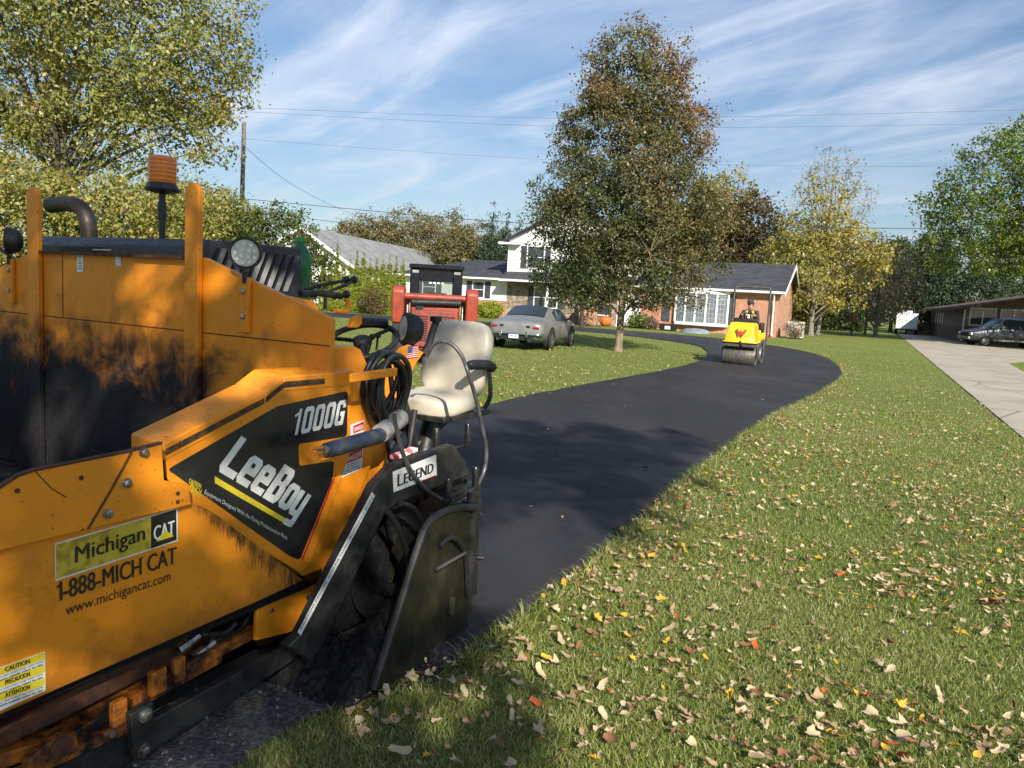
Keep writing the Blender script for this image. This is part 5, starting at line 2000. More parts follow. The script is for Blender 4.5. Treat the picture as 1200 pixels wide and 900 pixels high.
def window(parent, fr, v, u0, u1, z0, z1, nx=1, ny=2, pane=PANE, shutters=True, depth=.06, lattice=0, name='window', sw=.42):
    fw = .07
    mb = MB().use(TRIM)
    mb.box((u0 - fw, v - depth, z0 - fw), (u1 + fw, v - .004, z0)); mb.box((u0 - fw, v - depth, z1), (u1 + fw, v - .004, z1 + fw))
    mb.box((u0 - fw, v - depth, z0), (u0, v - .004, z1)); mb.box((u1, v - depth, z0), (u1 + fw, v - .004, z1))
    for i in range(1, nx):
        u = u0 + (u1 - u0) * i / nx
        mb.box((u - .03, v - depth + .005, z0), (u + .03, v - .006, z1))
    for i in range(1, ny):
        z = z0 + (z1 - z0) * i / ny
        mb.box((u0, v - depth + .008, z - .022), (u1, v - .008, z + .022))
    w = mb.build(name, None, parent)
    mb = MB().use(pane)
    mb.box((u0, v - .025, z0), (u1, v - .012, z1))
    if lattice:
        mb.use(TRIM)
        for i in range(1, nx * 3):
            u = u0 + (u1 - u0) * i / (nx * 3)
            mb.box((u - .006, v - .029, z0), (u + .006, v - .0255, z1))
        for i in range(1, lattice):
            z = z0 + (z1 - z0) * i / lattice
            mb.box((u0, v - .030, z - .006), (u1, v - .0265, z + .006))
    mb.build('pane', None, w)
    if shutters:
        for a, b in ((u0 - fw - sw, u0 - fw - .03), (u1 + fw + .03, u1 + fw + sw)):
            mb = MB().use(SHUT)
            mb.box((a, v - .045, z0 - .05), (b, v - .003, z1 + .05))
            for i in range(14):
                z = z0 + (z1 - z0) * (i + .5) / 14
                mb.box((a + .05, v - .052, z - .02), (b - .05, v - .0455, z + .02))
            mb.build('shutter', None, parent)
    return w


# right wing in brick with the bow window
ur1 = -9.0
mb = MB()
mb.box((ur1, 0, 0), (0, 8.75, EV - .05))
mb.prism([(0, EV - .05), (8.75, EV - .05), (4.375, EV + 1.55)], 0, -.22, 0)
mb.build('wall', BRICK, house)
mb = MB().use(SHINGLE)
za = gable_roof(mb, ur1, 0, 0, 8.75, EV, EV + 1.72)
mb.build('roof', None, house)
mb = MB().use(TRIM)                                    # fascia, barge boards, gutter
mb.box((ur1, -.55, za - .10), (.40, -.41, za + .02))
mb.box((ur1, -.40, za - .14), (.38, -.01, za - .11))
for (a, b) in (((-.40, za), (4.375, EV + 1.72)), ((9.15, za), (4.375, EV + 1.72))):
    mb.prism([(a[0], a[1] - .22), (b[0], b[1] - .26), (b[0], b[1] - .02), (a[0], a[1] - .02)], 0, .402, .44)
mb.prism([(3.6, EV + 1.15), (5.15, EV + 1.15), (4.375, EV + 1.46)], 0, .003, .03)
mb.build('gutter', None, house)
for (v, u) in ((-.35, -.22), (8.95, -.12)):
    mb = MB().use(TRIM)
    mb.tube([(u, v - .1, za - .06), (u + .0, v + .15 if v < 0 else v - .2, za - .45), (u, -.06 if v < 0 else 8.81, .25), (u + .05, -.2 if v < 0 else 8.9, .08)], .05, 8)
    mb.build('downspout', None, house)
ub0, zb0 = HF.hv(790, 376, -.3)
ub1, zb1 = HF.hv(851, 380, -.3)
zt = HF.hv(820, 344, -.3)[1]
zb0 = zb1 = HF.hv(820, 378, -.3)[1]
# bow: five lights on a shallow curve
nb_ = 5
pts = []
for i in range(nb_ + 1):
    t = i / nb_
    pts.append((ub0 + (ub1 - ub0) * t, -.05 - .42 * math.sin(math.pi * (.12 + .76 * t))))
mb = MB().use(TRIM)
outl = [(pts[0][0] - .08, -.003)] + [(p[0], p[1] - .06) for p in pts] + [(pts[-1][0] + .08, -.003)]
mb.prism(outl, 2, zb0 - .18, zb0)
mb.prism(outl, 2, zt, zt + .14)
mb.prism([(p[0], p[1]) for p in outl], 2, zt + .14, zt + .20)
for (p, q_) in zip(pts[:-1], pts[1:]):
    p, q_ = Vector((*p, 0)), Vector((*q_, 0))
    d = (q_ - p).normalized()
    nrm = Vector((d.y, -d.x, 0))
    for c_ in (p, q_):
        vs = [c_ - d * .055 - nrm * .04, c_ + d * .055 - nrm * .04, c_ + d * .055 + nrm * .04, c_ - d * .055 + nrm * .04]
        mb.prism([(w.x, w.y) for w in vs], 2, zb0, zt)
bow = mb.build('bow_window', None, house)
for (p, q_) in zip(pts[:-1], pts[1:]):
    p, q_ = Vector((*p, 0)), Vector((*q_, 0))
    d = (q_ - p).normalized()
    nrm = Vector((d.y, -d.x, 0))
    mb = MB().use(PANEL_)
    mb.add([p + Vector((0, 0, zb0)), q_ + Vector((0, 0, zb0)), q_ + Vector((0, 0, zt)), p + Vector((0, 0, zt))], [(0, 1, 2, 3), (3, 2, 1, 0)])
    mb.use(M('lead came', (.55, .55, .54), .5))
    for i in range(1, 3):
        c_ = p.lerp(q_, i / 3) + nrm * .006
        mb.add([c_ - d * .007 + Vector((0, 0, zb0)), c_ + d * .007 + Vector((0, 0, zb0)), c_ + d * .007 + Vector((0, 0, zt)), c_ - d * .007 + Vector((0, 0, zt))], [(0, 1, 2, 3)])
    for i in range(1, 6):
        z = zb0 + (zt - zb0) * i / 6
        mb.add([p + nrm * .008 + Vector((0, 0, z - .007)), q_ + nrm * .008 + Vector((0, 0, z - .007)), q_ + nrm * .008 + Vector((0, 0, z + .007)), p + nrm * .008 + Vector((0, 0, z + .007))], [(0, 1, 2, 3)])
    mb.build('pane', None, bow)
for (xa, xb) in ((776, 785.5), (853, 862)):
    mb = MB().use(SHUT)
    mb.box((HF.hv(xa, 360)[0], -.05, zb0 - .05), (HF.hv(xb, 360)[0], -.003, zt + .05))
    mb.build('shutter', None, house)

# two-storey middle block, gable to the front
um0, um1 = -17.9, -9.0
mb = MB()
mb.box((um0, -.02, 2.75), (um1, 8.9, 5.45))
mb.prism([(um0, 5.45), (um1, 5.45), ((um0 + um1) / 2, 7.55)], 1, -.02, .2)
mb.build('upper_wall', SIDING, house)
mb = MB()
mb.box((um0, 0, 0), (um1, 8.85, 2.75))
mb.build('lower_wall', STONE, house)
mb = MB().use(SHINGLE)                                 # ridge runs back along v
uc_ = (um0 + um1) / 2
vs = []
for v in (-.45, 9.3):
    vs += [(um0 - .5, v, 5.24), (uc_, v, 7.72), (um1 + .5, v, 5.24), (um0 - .5, v, 5.12), (uc_, v, 7.60), (um1 + .5, v, 5.12)]
mb.add(vs, [(0, 6, 7, 1), (1, 7, 8, 2), (3, 4, 10, 9), (4, 5, 11, 10), (0, 1, 4, 3), (1, 2, 5, 4), (7, 6, 9, 10), (8, 7, 10, 11), (6, 0, 3, 9), (2, 8, 11, 5)])
mb.build('roof', None, house)
mb = MB().use(TRIM)
mb.box((um0 - .55, -.52, 5.06), (um0 + .9, -.03, 5.22))     # cornice returns
mb.box((um1 - .9, -.52, 5.06), (um1 + .55, -.03, 5.22))
mb.box((um0 - .62, -.5, 5.10), (um0 - .51, 9.2, 5.22))
mb.box((um0 - .04, -.05, 2.8), (um0 + .08, -.025, 5.05))
mb.build('cornice', None, house)
mb = MB().use(SHINGLE)                                 # porch skirt roof
mb.prism([(-1.1, 2.62), (-1.1, 2.72), (-.02, 3.25), (-.02, 2.62)], 0, um0 - .1, um1 + .05)
mb.build('porch_roof', None, house)
mb = MB().use(TRIM)
mb.box((um0 - .1, -1.22, 2.56), (um1 + .05, -1.105, 2.70))
mb.build('gutter', None, house)
window(house, HF, -.02, um0 + 1.45, um0 + 2.65, 3.55, 4.95)
window(house, HF, -.02, um0 + 5.6, um0 + 6.8, 3.55, 4.95)
ua = HF.hv(626, 360)[0]; ub_ = HF.hv(652, 360)[0]
window(house, HF, 0, ua, ub_, .95, 2.25, nx=2, ny=2, shutters=True)
window(house, HF, 0, HF.hv(700, 370)[0], HF.hv(714, 370)[0], .70, 2.1, nx=1, ny=2, shutters=False)
mb = MB().use(TRIM); u_ = HF.hv(740, 372)[0]; mb.box((u_ - .55, -.06, .1), (u_ + .55, -.003, 2.3)); dd = mb.build('door', None, house, bevel=.01)
mb = MB().use(CHROME); mb.lathe([(.03, 0), (.03, .05)], (u_ + .4, -.06, 1.1), (0, -1, 0), 10); mb.build('handle', None, dd)
mb = MB().use(BRICK); u_ = HF.hv(690, 375, -.8)[0]; mb.box((u_ - .55, -1.25, 0), (u_ + .45, -.5, 1.5)); mb.build('brick_pier', None, house)
for px_ in (640, 683, 724):
    mb = MB().use(TRIM); u_ = HF.hv(px_, 370, -1)[0]; mb.box((u_ - .06, -1.06, 0), (u_ + .06, -.94, 2.6)); mb.build('porch_post', None, house)

# left wing: white over a brick base, hipped at the far end
ul0 = -27.0
mb = MB(); mb.box((ul0, .0, 1.22), (um0 - .003, 8.5, EV - .05)); mb.build('wall', SIDING, house)
mb = MB(); mb.box((ul0 - .03, -.06, 0), (um0 - .003, 8.53, 1.215)); mb.build('wainscot', BRICK, house)
mb = MB().use(TRIM); mb.box((ul0 - .05, -.09, 1.20), (um0 - .003, -.003, 1.27)); mb.build('sill_band', None, house)
mb = MB().use(SHINGLE); za2 = gable_roof(mb, ul0, um0 + .5, 0, 8.5, EV, EV + 1.30, hip0=True, over=.45); mb.build('roof', None, house)
mb = MB().use(TRIM); mb.box((ul0 - .55, -.58, za2 - .10), (um0 - .12, -.46, za2 + .02)); mb.box((ul0 - .4, -.44, za2 - .15), (um0 - .12, -.01, za2 - .12)); mb.build('gutter', None, house)
mb = MB().use(TRIM); mb.tube([(ul0 + .1, -.5, za2 - .1), (ul0 + .15, -.1, za2 - .45), (ul0 + .15, -.1, .2)], .05, 8); mb.build('downspout', None, house)
for (xa, xb) in ((496, 510), (554.5, 567)):
    window(house, HF, 0, HF.hv(xa, 340)[0], HF.hv(xb, 340)[0], 1.36, 2.42, sw=.45)

# things round the house
def label_box(name, label, cat, px, py, w, d, h, mat, rz=-HF.a, bev=.03):
    p = gnd(px, py)
    mb = MB()
    mb.box((-w / 2, -d / 2, 0), (w / 2, d / 2, h))
    return p, mb


p = HF.world(1.0, 1.3)
ac = empty('air_conditioner', p, -HF.a, 'beige outdoor air conditioner beside the brick gable wall', 'air conditioner')
BEI = M('beige enamel', (.55, .51, .43), .5, c2=(.45, .42, .35), scale=4)
mb = MB().use(BEI); mb.box((-.48, -.48, .04), (.48, .48, 1.02)); cab_ = mb.build('cabinet', None, ac, bevel=.03)
mb = MB().use(M('beige slat', (.40, .37, .31), .6))
for i in range(9): mb.box((-.42, -.492, .14 + i * .09), (.42, -.482, .18 + i * .09))
mb.build('louvre', None, cab_)
mb = MB().use(MATBLK); mb.lathe([(.40, 0), (.40, .03), (.06, .05)], (0, 0, 1.02), (0, 0, 1), 24); mb.build('fan_grille', None, ac)
bk2 = HF.world(HF.hv(783, 385, -1.2)[0], -1.2)
bx = empty('planter_box', bk2, -HF.a, 'low black box on the lawn left of the bow window', 'planter')
mb = MB().use(MATBLK); mb.add([(-.45, -.28, 0), (.45, -.28, 0), (.45, .28, 0), (-.45, .28, 0), (-.52, -.34, .42), (.52, -.34, .42), (.52, .34, .42), (-.52, .34, .42)], [(3, 2, 1, 0), (4, 5, 6, 7), (0, 1, 5, 4), (1, 2, 6, 5), (2, 3, 7, 6), (3, 0, 4, 7)]); mb.build('box', None, bx, bevel=.02)
mb = MB().use(WHITE); mb.box((-.14, -.325, .10), (.20, -.30, .30)); mb.build('plate', None, bx)
pk = HF.world(HF.hv(709, 383, -1.0)[0], -1.0)
pump = empty('pumpkin', pk, 0, 'large orange pumpkin by the white framed window behind the tree', 'pumpkin')
mb = MB().use(M('pumpkin orange', (.60, .15, .02), .5, c2=(.50, .11, .02), scale=5))
mb.grid(lambda a, b: ((.40 * math.sin(math.pi * b) ** .7 * (1 - .07 * abs(math.sin(a * 9 * math.pi)))) * math.cos(a * 6.2832), (.40 * math.sin(math.pi * b) ** .7 * (1 - .07 * abs(math.sin(a * 9 * math.pi)))) * math.sin(a * 6.2832), .32 - .32 * math.cos(math.pi * b)), 54, 14, True)
mb.build('fruit', None, pump, smooth=80)
mb = MB().use(M('stalk', (.12, .10, .03), .8)); mb.tube([(0, 0, .62), (.02, 0, .70), (.06, 0, .76)], [.05, .035, .03], 8); mb.build('stem', None, pump)
dome = empty('well_cover', HF.world(HF.hv(815, 389, -1.6)[0], -1.6), 0, 'low grey blue window well cover on the grass below the bow window', 'well cover')
mb = MB().use(M('grey blue plastic', (.20, .24, .28), .3)); mb.lathe([(.9, 0), (.85, .12), (.55, .24), (.05, .28)], (0, 0, 0), (0, 0, 1), 24); mb.build('cover', None, dome, smooth=60)

# ---- grey-roofed neighbour far left
NF0, NF1 = at(355, 265, 66), at(519.5, 299, 104)
dirn = Vector((NF1.x - NF0.x, NF1.y - NF0.y))
NA = math.degrees(math.atan2(dirn.x, dirn.y)) - 90
NL = Frame(NF0.x, NF0.y, NA)                           # u runs along the ridge, v to its left
nb2 = empty('neighbour_house', NL.o, -NL.a, 'white house with a long pale grey roof beyond the hedge', 'house')
rz = NF0.z
hw_, ez_ = 4.6, 3.55
mb = MB()
mb.add([(0, -hw_, 0), (0, hw_, 0), (0, hw_, ez_), (0, 0, rz - .12), (0, -hw_, ez_), (36, -hw_, 0), (36, hw_, 0), (36, hw_, ez_), (36, 0, rz - .12), (36, -hw_, ez_)],
       [(0, 4, 3, 2, 1), (5, 6, 7, 8, 9), (0, 5, 9, 4), (1, 2, 7, 6)])
mb.build('wall', SIDING, nb2)
mb = MB().use(SHINGLG)
s_ = (rz - ez_) / hw_
eo = hw_ + .5
vs = []
for u in (-.5, 36.5):
    vs += [(u, -eo, ez_ - s_ * .5), (u, 0, rz), (u, eo, ez_ - s_ * .5), (u, -eo, ez_ - s_ * .5 - .12), (u, 0, rz - .12), (u, eo, ez_ - s_ * .5 - .12)]
mb.add(vs, [(0, 6, 7, 1), (1, 7, 8, 2), (3, 4, 10, 9), (4, 5, 11, 10), (0, 1, 4, 3), (1, 2, 5, 4), (7, 6, 9, 10), (8, 7, 10, 11), (6, 0, 3, 9), (2, 8, 11, 5)])
mb.build('roof', None, nb2)
mb = MB().use(TRIM)
for sg in (1, -1):
    mb.prism([(0, rz - .30), (sg * eo, ez_ - s_ * .5 - .32), (sg * eo, ez_ - s_ * .5 - .03), (0, rz - .03)], 0, -.56, -.503)
mb.build('barge_board', None, nb2)

# ---- dark neighbour on the right, van, trailer, shed door
RF = Frame(*(at(1128, 395, 58)[:2]), 22)
dk = empty('ranch_house', RF.o, -RF.a, 'low dark wooden house in the shade of trees behind the van', 'house')
WOOD = M('weathered brown boards', (.20, .15, .10), .8, c2=(.13, .095, .065), scale=3, mscale=(4, 4, .3))
DBR = brick_mat('dark brown brick', (.13, .075, .05), (.09, .055, .04), (.14, .12, .10))
BROOF = M('brown shingles', (.13, .075, .055), .9, c2=(.08, .05, .04), scale=10)
mb = MB(); mb.box((0, 0, 0), (15, 21, 1.2)); mb.build('wainscot', DBR, dk)
mb = MB(); mb.box((.01, .01, 1.2), (14.99, 20.99, 2.75)); mb.prism([(.01, 2.75), (14.99, 2.75), (7.5, 4.1)], 1, .01, .2); mb.build('wall', WOOD, dk)
mb = MB().use(BROOF)
vs = []
for v in (-.9, 21.9):
    vs += [(-.9, v, 2.60), (7.5, v, 4.35), (15.9, v, 2.60), (-.9, v, 2.42), (7.5, v, 4.17), (15.9, v, 2.42)]
mb.add(vs, [(0, 6, 7, 1), (1, 7, 8, 2), (3, 4, 10, 9), (4, 5, 11, 10), (0, 1, 4, 3), (1, 2, 5, 4), (7, 6, 9, 10), (8, 7, 10, 11), (6, 0, 3, 9), (2, 8, 11, 5)])
mb.build('roof', None, dk)
window(dk, RF, 0, RF.hv(1138, 365)[0], RF.hv(1167, 365)[0], 1.40, 2.60, nx=2, ny=1, shutters=False)
window(dk, RF, 0, RF.hv(1174, 365)[0], RF.hv(1205, 365)[0], 1.40, 2.60, nx=2, ny=1, shutters=False)
for i in range(4):
    mb = MB().use(M('pale shutter slat', (.5, .5, .46), .6)); mb.box((-.05, 11.5 + i * 1.6, 1.3), (-.003, 12.1 + i * 1.6, 2.3)); mb.build('side_window', None, dk)
mb = MB().use(TRIM); mb.tube([(-.06, -.06, .1), (-.06, -.06, 2.5)], .05, 8); mb.build('downspout', None, dk)

VF = Frame(*(gnd(1154, 406)[:2]), 4)
VANP = M('charcoal van paint', (.040, .043, .048), .35, .2, c2=(.033, .036, .04), scale=2, coat=.5)
van = empty('parked_van', VF.o, -VF.a, 'dark grey passenger van parked sideways by the low dark house', 'van')
vb = empty('lines', (0, 0, 0)) if 0 else None
# built nose to the left: loft runs along its length, so turn it by a quarter
vst = [(-.95, [(.55, .42), (.70, .50), (.74, .66), (.70, .80), (.6, .84), (.4, .85), (0, .86)]),
       (-.85, [(.74, .34), (.88, .46), (.92, .70), (.88, .94), (.8, 1.0), (.5, 1.03), (0, 1.04)]),
       (-.1, [(.80, .32), (.95, .42), (.98, .74), (.95, 1.06), (.88, 1.12), (.6, 1.17), (0, 1.19)]),
       (.28, [(.82, .32), (.96, .42), (.99, .76), (.96, 1.12), (.90, 1.18), (.70, 1.26), (0, 1.30)]),
       (1.15, [(.82, .32), (.97, .42), (1.0, .78), (.97, 1.15), (.93, 1.2), (.76, 1.90), (0, 1.97)]),
       (1.8, [(.82, .32), (.97, .42), (1.0, .78), (.97, 1.15), (.94, 1.2), (.78, 1.97), (0, 2.06)]),
       (4.4, [(.82, .32), (.97, .42), (1.0, .78), (.97, 1.15), (.94, 1.2), (.79, 1.98), (0, 2.07)]),
       (4.65, [(.80, .34), (.95, .44), (.97, .78), (.94, 1.15), (.90, 1.2), (.75, 1.92), (0, 2.0)])]
hold = empty('van_frame', (0, 1.0, 0), -math.pi / 2)
vbody = loft_body('body', vst, VANP, van)
vroot_kids = [vbody]
mb = MB().use(AUTOGL)
lofted_pane(mb, vst, 3, 4, 4, 5, 1, (.12, .95, .1, .9), .03); pane1 = mb.build('windscreen_quarter', None, van)
vroot_kids.append(pane1)
mb = MB().use(AUTOGL); mb.add([(.72, .36, 1.27), (-.72, .36, 1.27), (-.62, 1.12, 1.90), (.62, 1.12, 1.90)], [(0, 1, 2, 3), (3, 2, 1, 0)])
vroot_kids.append(mb.build('windscreen', None, van))
for sd in (1, -1):
    for (y0, y1) in ((1.2, 2.1), (2.25, 3.3), (3.4, 4.35)):
        mb = MB().use(AUTOGL); mb.add([(sd * .945, y0, 1.24), (sd * .945, y1, 1.24), (sd * .825, y1, 1.86), (sd * .825, y0, 1.86)], [(0, 1, 2, 3), (3, 2, 1, 0)])
        vroot_kids.append(mb.build('side_window', None, van))
    for y in (.02, 3.55):
        vroot_kids.append(wheel(van, (sd * .88, y, .36), .36, .24, (sd, 0, 0), STEEL, 6))
    mb = MB().use(M('headlamp lens', (.6, .6, .58), .1)); mb.box((sd * .74 - .13, -.92, .72), (sd * .74 + .13, -.80, .90)); vroot_kids.append(mb.build('headlight', None, van, bevel=.02))
    mb = MB().use(MATBLK); mb.tube([(sd * .95, 1.05, 1.28), (sd * 1.12, 1.02, 1.34)], [.04, .09], 8); vroot_kids.append(mb.build('mirror', None, van))
    mb = MB().use(M('pale sill stripe', (.25, .25, .25), .4)); mb.box((sd * .99 - .02, .5, .40), (sd * .99 + .015, 3.1, .50)); vroot_kids.append(mb.build('running_board', None, van))
mb = MB().use(CHROME); mb.box((-.80, -1.02, .44), (.80, -.88, .60)); vroot_kids.append(mb.build('bumper', None, van, bevel=.03))
mb = MB().use(MATBLK); mb.box((-.55, -.955, .66), (.55, -.90, .86)); vroot_kids.append(mb.build('grille', None, van, bevel=.02))
bpy.data.objects.remove(hold)
van.rotation_euler = (0, 0, -VF.a + R(-90))            # nose to picture-left
van.location = VF.world(0.0, 1.0)

TF = Frame(*(gnd(1061, 392)[:2]), 27)
tr_ = empty('cargo_trailer', TF.o, -TF.a, 'white enclosed box trailer at the far end of the concrete driveway', 'trailer')
kx = (TF.hv(1075, 380)[0] - TF.hv(1049, 380)[0])
zt_ = TF.hv(1062, 367)[1]
mb = MB().use(TRIM); mb.box((-kx / 2, 0, .45), (kx / 2, 4.5, zt_)); mb.build('box_body', None, tr_, bevel=.06)
mb = MB().use(TRIM); mb.box((-.5, .8, zt_), (.4, 1.8, zt_ + .25)); mb.build('roof_vent', None, tr_, bevel=.05)
for s in (-1, 1):
    wheel(tr_, (s * kx * .46, 2.4, .34), .34, .22, (s, 0, 0), STEEL, 5)
mb = MB().use(MATBLK); mb.tube([(-.9, .1, .5), (0, -1.3, .5), (.9, .1, .5)], .06, 8); mb.cyl((0, -1.25, 0.02), (0, -1.25, .6), .05); mb.build('drawbar', None, tr_)
mb = MB().use(M('faint grey print', (.62, .62, .58), .6)); mb.box((-kx * .3, -.012, zt_ - .95), (kx * .3, -.002, zt_ - .90)); mb.box((-kx * .22, -.012, zt_ - .72), (kx * .22, -.002, zt_ - .66)); mb.build('print', None, tr_)

p = at(1084, 391, 81)
sh = empty('garden_shed', (p.x, p.y, 0), R(-8), 'tan wooden shed door catching the sun beside the white trailer', 'shed')
mb = MB().use(M('tan boards', (.50, .33, .17), .7, c2=(.42, .27, .14), scale=3, mscale=(5, 5, .3)))
mb.box((-1.1, 0, 0), (1.1, 2.4, 2.2)); mb.build('wall', None, sh)
mb = MB().use(BROOF); mb.prism([(-1.4, 2.2), (1.4, 2.2), (0, 2.9)], 1, -.2, 2.6); mb.build('roof', None, sh)
mb = MB().use(M('tan door', (.58, .40, .22), .6)); mb.box((-.5, -.05, .05), (.7, -.003, 2.05)); mb.build('door', None, sh)

p = gnd(1005, 393)
pf = empty('play_frame', (p.x, p.y, 0), R(8), 'wooden play frame with two posts and a small platform before the bare grey tree', 'play frame')
GW = M('grey timber', (.20, .16, .11), .85, c2=(.13, .10, .07), scale=6)
for (x, h) in ((-.55, 2.1), (.62, 2.5)):
    mb = MB().use(GW); mb.box((x - .07, -.07, 0), (x + .07, .07, h)); mb.build('post', None, pf)
mb = MB().use(M('platform boards', (.24, .15, .08), .85)); mb.box((-.75, .0, 1.15), (.15, .9, 1.75)); mb.build('platform', None, pf)
mb = MB().use(GW); mb.box((.0, -.05, 2.42), (.75, .05, 2.52)); mb.build('beam', None, pf)

# ================================================================ TREES AND PLANTS
BARK = M('grey brown bark', (.12, .10, .08), .95, c2=(.06, .05, .04), scale=9, bs=.9, bscale=16, bd=.04, mscale=(1, 1, .25))
BARKT = M('tan young bark', (.26, .20, .12), .9, c2=(.14, .11, .07), scale=10, bs=.7, bscale=20, bd=.02, mscale=(1, 1, .3))
BARKD = M('dark bark', (.035, .028, .022), .95, c2=(.06, .05, .04), scale=9, bs=.8, bscale=18, bd=.03)
BARKP = M('pale grey twigs', (.22, .20, .18), .95, c2=(.15, .135, .12), scale=7)


def leaf_cloud(P, size, out, g, up=.35, outw=.5, asp=.6):
    n = len(P)
    nr = g.normal(0, 1, (n, 3))
    nr[:, 2] += up * 1.5
    nr += out * outw * 1.5
    nr /= np.linalg.norm(nr, axis=1, keepdims=True)
    t = g.normal(0, 1, (n, 3))
    t[:, 2] -= .5
    t -= nr * (t * nr).sum(1, keepdims=True)
    t /= np.linalg.norm(t, axis=1, keepdims=True) + 1e-9
    b = np.cross(nr, t)
    s = size * g.uniform(.65, 1.35, (n, 1))
    V = np.stack([P - t * s * .5, P + b * s * asp * .5 - t * s * .06 + nr * s * .10, P + t * s * .5, P - b * s * asp * .5 - t * s * .06 + nr * s * .10], 1)
    F = np.arange(4 * n).reshape(n, 4)
    return V.reshape(-1, 3), F


def crown_points(lobes, ncl, g, shell=.55, hole=.0, freq=1.1):
    """clump centres inside a set of ellipsoids, thicker near the outside, with gaps where a slow pattern is low"""
    L = np.array(lobes, float)
    w = L[:, 3] * L[:, 4] * L[:, 5]
    w = w ** .8
    out, od = [], []
    have = 0
    ph = g.uniform(0, 6, 6)
    while have < ncl:
        k = g.choice(len(L), ncl * 2, p=w / w.sum())
        d = g.normal(0, 1, (ncl * 2, 3))
        d /= np.linalg.norm(d, axis=1, keepdims=True)
        r = g.random(ncl * 2) ** (1 / 3)
        r = np.where(g.random(ncl * 2) < shell, 1 - (1 - r) * .35, r)
        lump = 1 + .16 * np.sin(d[:, 0] * 5 + ph[0] + k) * np.sin(d[:, 2] * 4.3 + ph[1]) + .10 * np.sin(d[:, 1] * 8 + ph[2] + k * 2)
        P = L[k, :3] + d * L[k, 3:6] * (r * lump)[:, None]
        pat = np.sin(P[:, 0] * freq + ph[3]) + np.sin(P[:, 1] * freq * 1.2 + ph[4]) + np.sin(P[:, 2] * freq * 1.35 + ph[5] + P[:, 0] * .6)
        ok = pat > (-3 + 3.2 * hole)
        out.append(P[ok]); od.append(d[ok])
        have += ok.sum()
    return np.concatenate(out)[:ncl], np.concatenate(od)[:ncl]


def bez(a, b, sag, g, n=6, j=.06):
    a, b = Vector(a), Vector(b)
    L = (b - a).length
    m = a.lerp(b, .45) + Vector((g.normal(0, j), g.normal(0, j), 0)) * L + Vector((0, 0, sag * L))
    return [a * (1 - t) ** 2 + m * 2 * t * (1 - t) + b * t * t for t in np.linspace(0, 1, n)]


def tree(name, label, loc, lobes, ncl, lpc, cr, leaf, lm, bark, th, tr, seed, group=None, limbs=14, twigs=40, hole=.3, tonefn=None, shell=.55, forks=1, z0=.25, lean=(0, 0), up=.35, cat='tree', freq=1.1, limb_r=.42, leafout=.5, asp=.6):
    g = np.random.default_rng(seed)
    root = empty(name, loc, 0, label, cat, group)
    Pc, D = crown_points(lobes, ncl, g, shell, hole, freq)
    # wood: trunk, limbs, twigs
    mb = MB().use(bark)
    top = Vector((lean[0], lean[1], th))
    path = [Vector((0, 0, -.05)), Vector((g.normal(0, .03) * tr * 5, g.normal(0, .03) * tr * 5, th * .3)), top * .65 + Vector((g.normal(0, tr * .5), g.normal(0, tr * .5), 0)), top]
    tp = smooth_path(path, 6)
    nT = len(tp)
    mb.tube(tp, [tr * (1.35 if i == 0 else 1) * (1 - .82 * (i / (nT - 1)) ** 1.1) for i in range(nT)], 10)
    order = g.permutation(len(Pc))
    tips = []
    lim = []
    for q in range(min(limbs, len(Pc))):
        p = Vector(Pc[order[q]])
        t = z0 + (1 - z0) * min(1, max(0, (p.z * .75) / max(th, .1) - z0)) * g.uniform(.5, .95)
        i0 = min(nT - 2, max(1, int(t * (nT - 1))))
        a = tp[i0]
        pth = bez(a, p, .10, g, 7)
        r0 = tr * (1 - .8 * i0 / nT) * limb_r
        mb.tube(pth, [max(.006, r0 * (1 - .85 * k / 6)) for k in range(7)], 6)
        lim += pth[2:]
    if lim:
        Lm = np.array([tuple(p) for p in lim])
        for q in range(limbs, min(limbs + twigs, len(Pc))):
            p = Pc[order[q]]
            d = np.linalg.norm(Lm - p, axis=1)
            a = Lm[np.argmin(d)]
            pth = bez(a, p, .05, g, 5)
            mb.tube(pth, [max(.004, tr * .10 * (1 - .7 * k / 4)) for k in range(5)], 4, caps=False)
    mb.build('trunk', None, root, smooth=70)
    n = ncl * lpc
    k = np.repeat(np.arange(ncl), lpc)
    P = Pc[k] + g.normal(0, 1, (n, 3)) * cr * np.array([1, 1, .75]) * g.uniform(.5, 1.3, (ncl, 1))[k]
    tone = np.clip(g.random(ncl)[k] * .55 + g.random(n) * .45, 0, 1)
    if tonefn is not None:
        tone = np.clip(tonefn(P, tone, g), 0, 1)
    V, F = leaf_cloud(P, leaf, D[k], g, up, leafout, asp)
    np_mesh('crown', V, F, lm, root, tone=tone)
    return root


LM_PEAR = leaf_mat('pear leaves turning', [(0, (.050, .064, .022)), (.35, (.105, .114, .036)), (.55, (.17, .14, .05)), (.72, (.23, .135, .062)), (.88, (.28, .13, .07)), (1, (.38, .18, .11))], .30, .03)
LM_MAPLE = leaf_mat('maple leaves olive gold', [(0, (.11, .135, .032)), (.4, (.24, .255, .058)), (.7, (.34, .31, .075)), (.88, (.42, .28, .09)), (1, (.46, .24, .11))], .40, .03)
LM_YEL = leaf_mat('yellow autumn leaves', [(0, (.16, .17, .045)), (.4, (.29, .265, .06)), (.75, (.40, .33, .075)), (1, (.46, .33, .09))], .36, .03)
LM_GRN = leaf_mat('bright green leaves', [(0, (.035, .070, .014)), (.45, (.11, .175, .024)), (.8, (.19, .25, .035)), (.93, (.31, .27, .035)), (1, (.55, .30, .02))], .38, .03)
LM_DGRN = leaf_mat('dark green leaves', [(0, (.022, .040, .012)), (.6, (.060, .088, .024)), (1, (.115, .13, .036))], .28, .02)
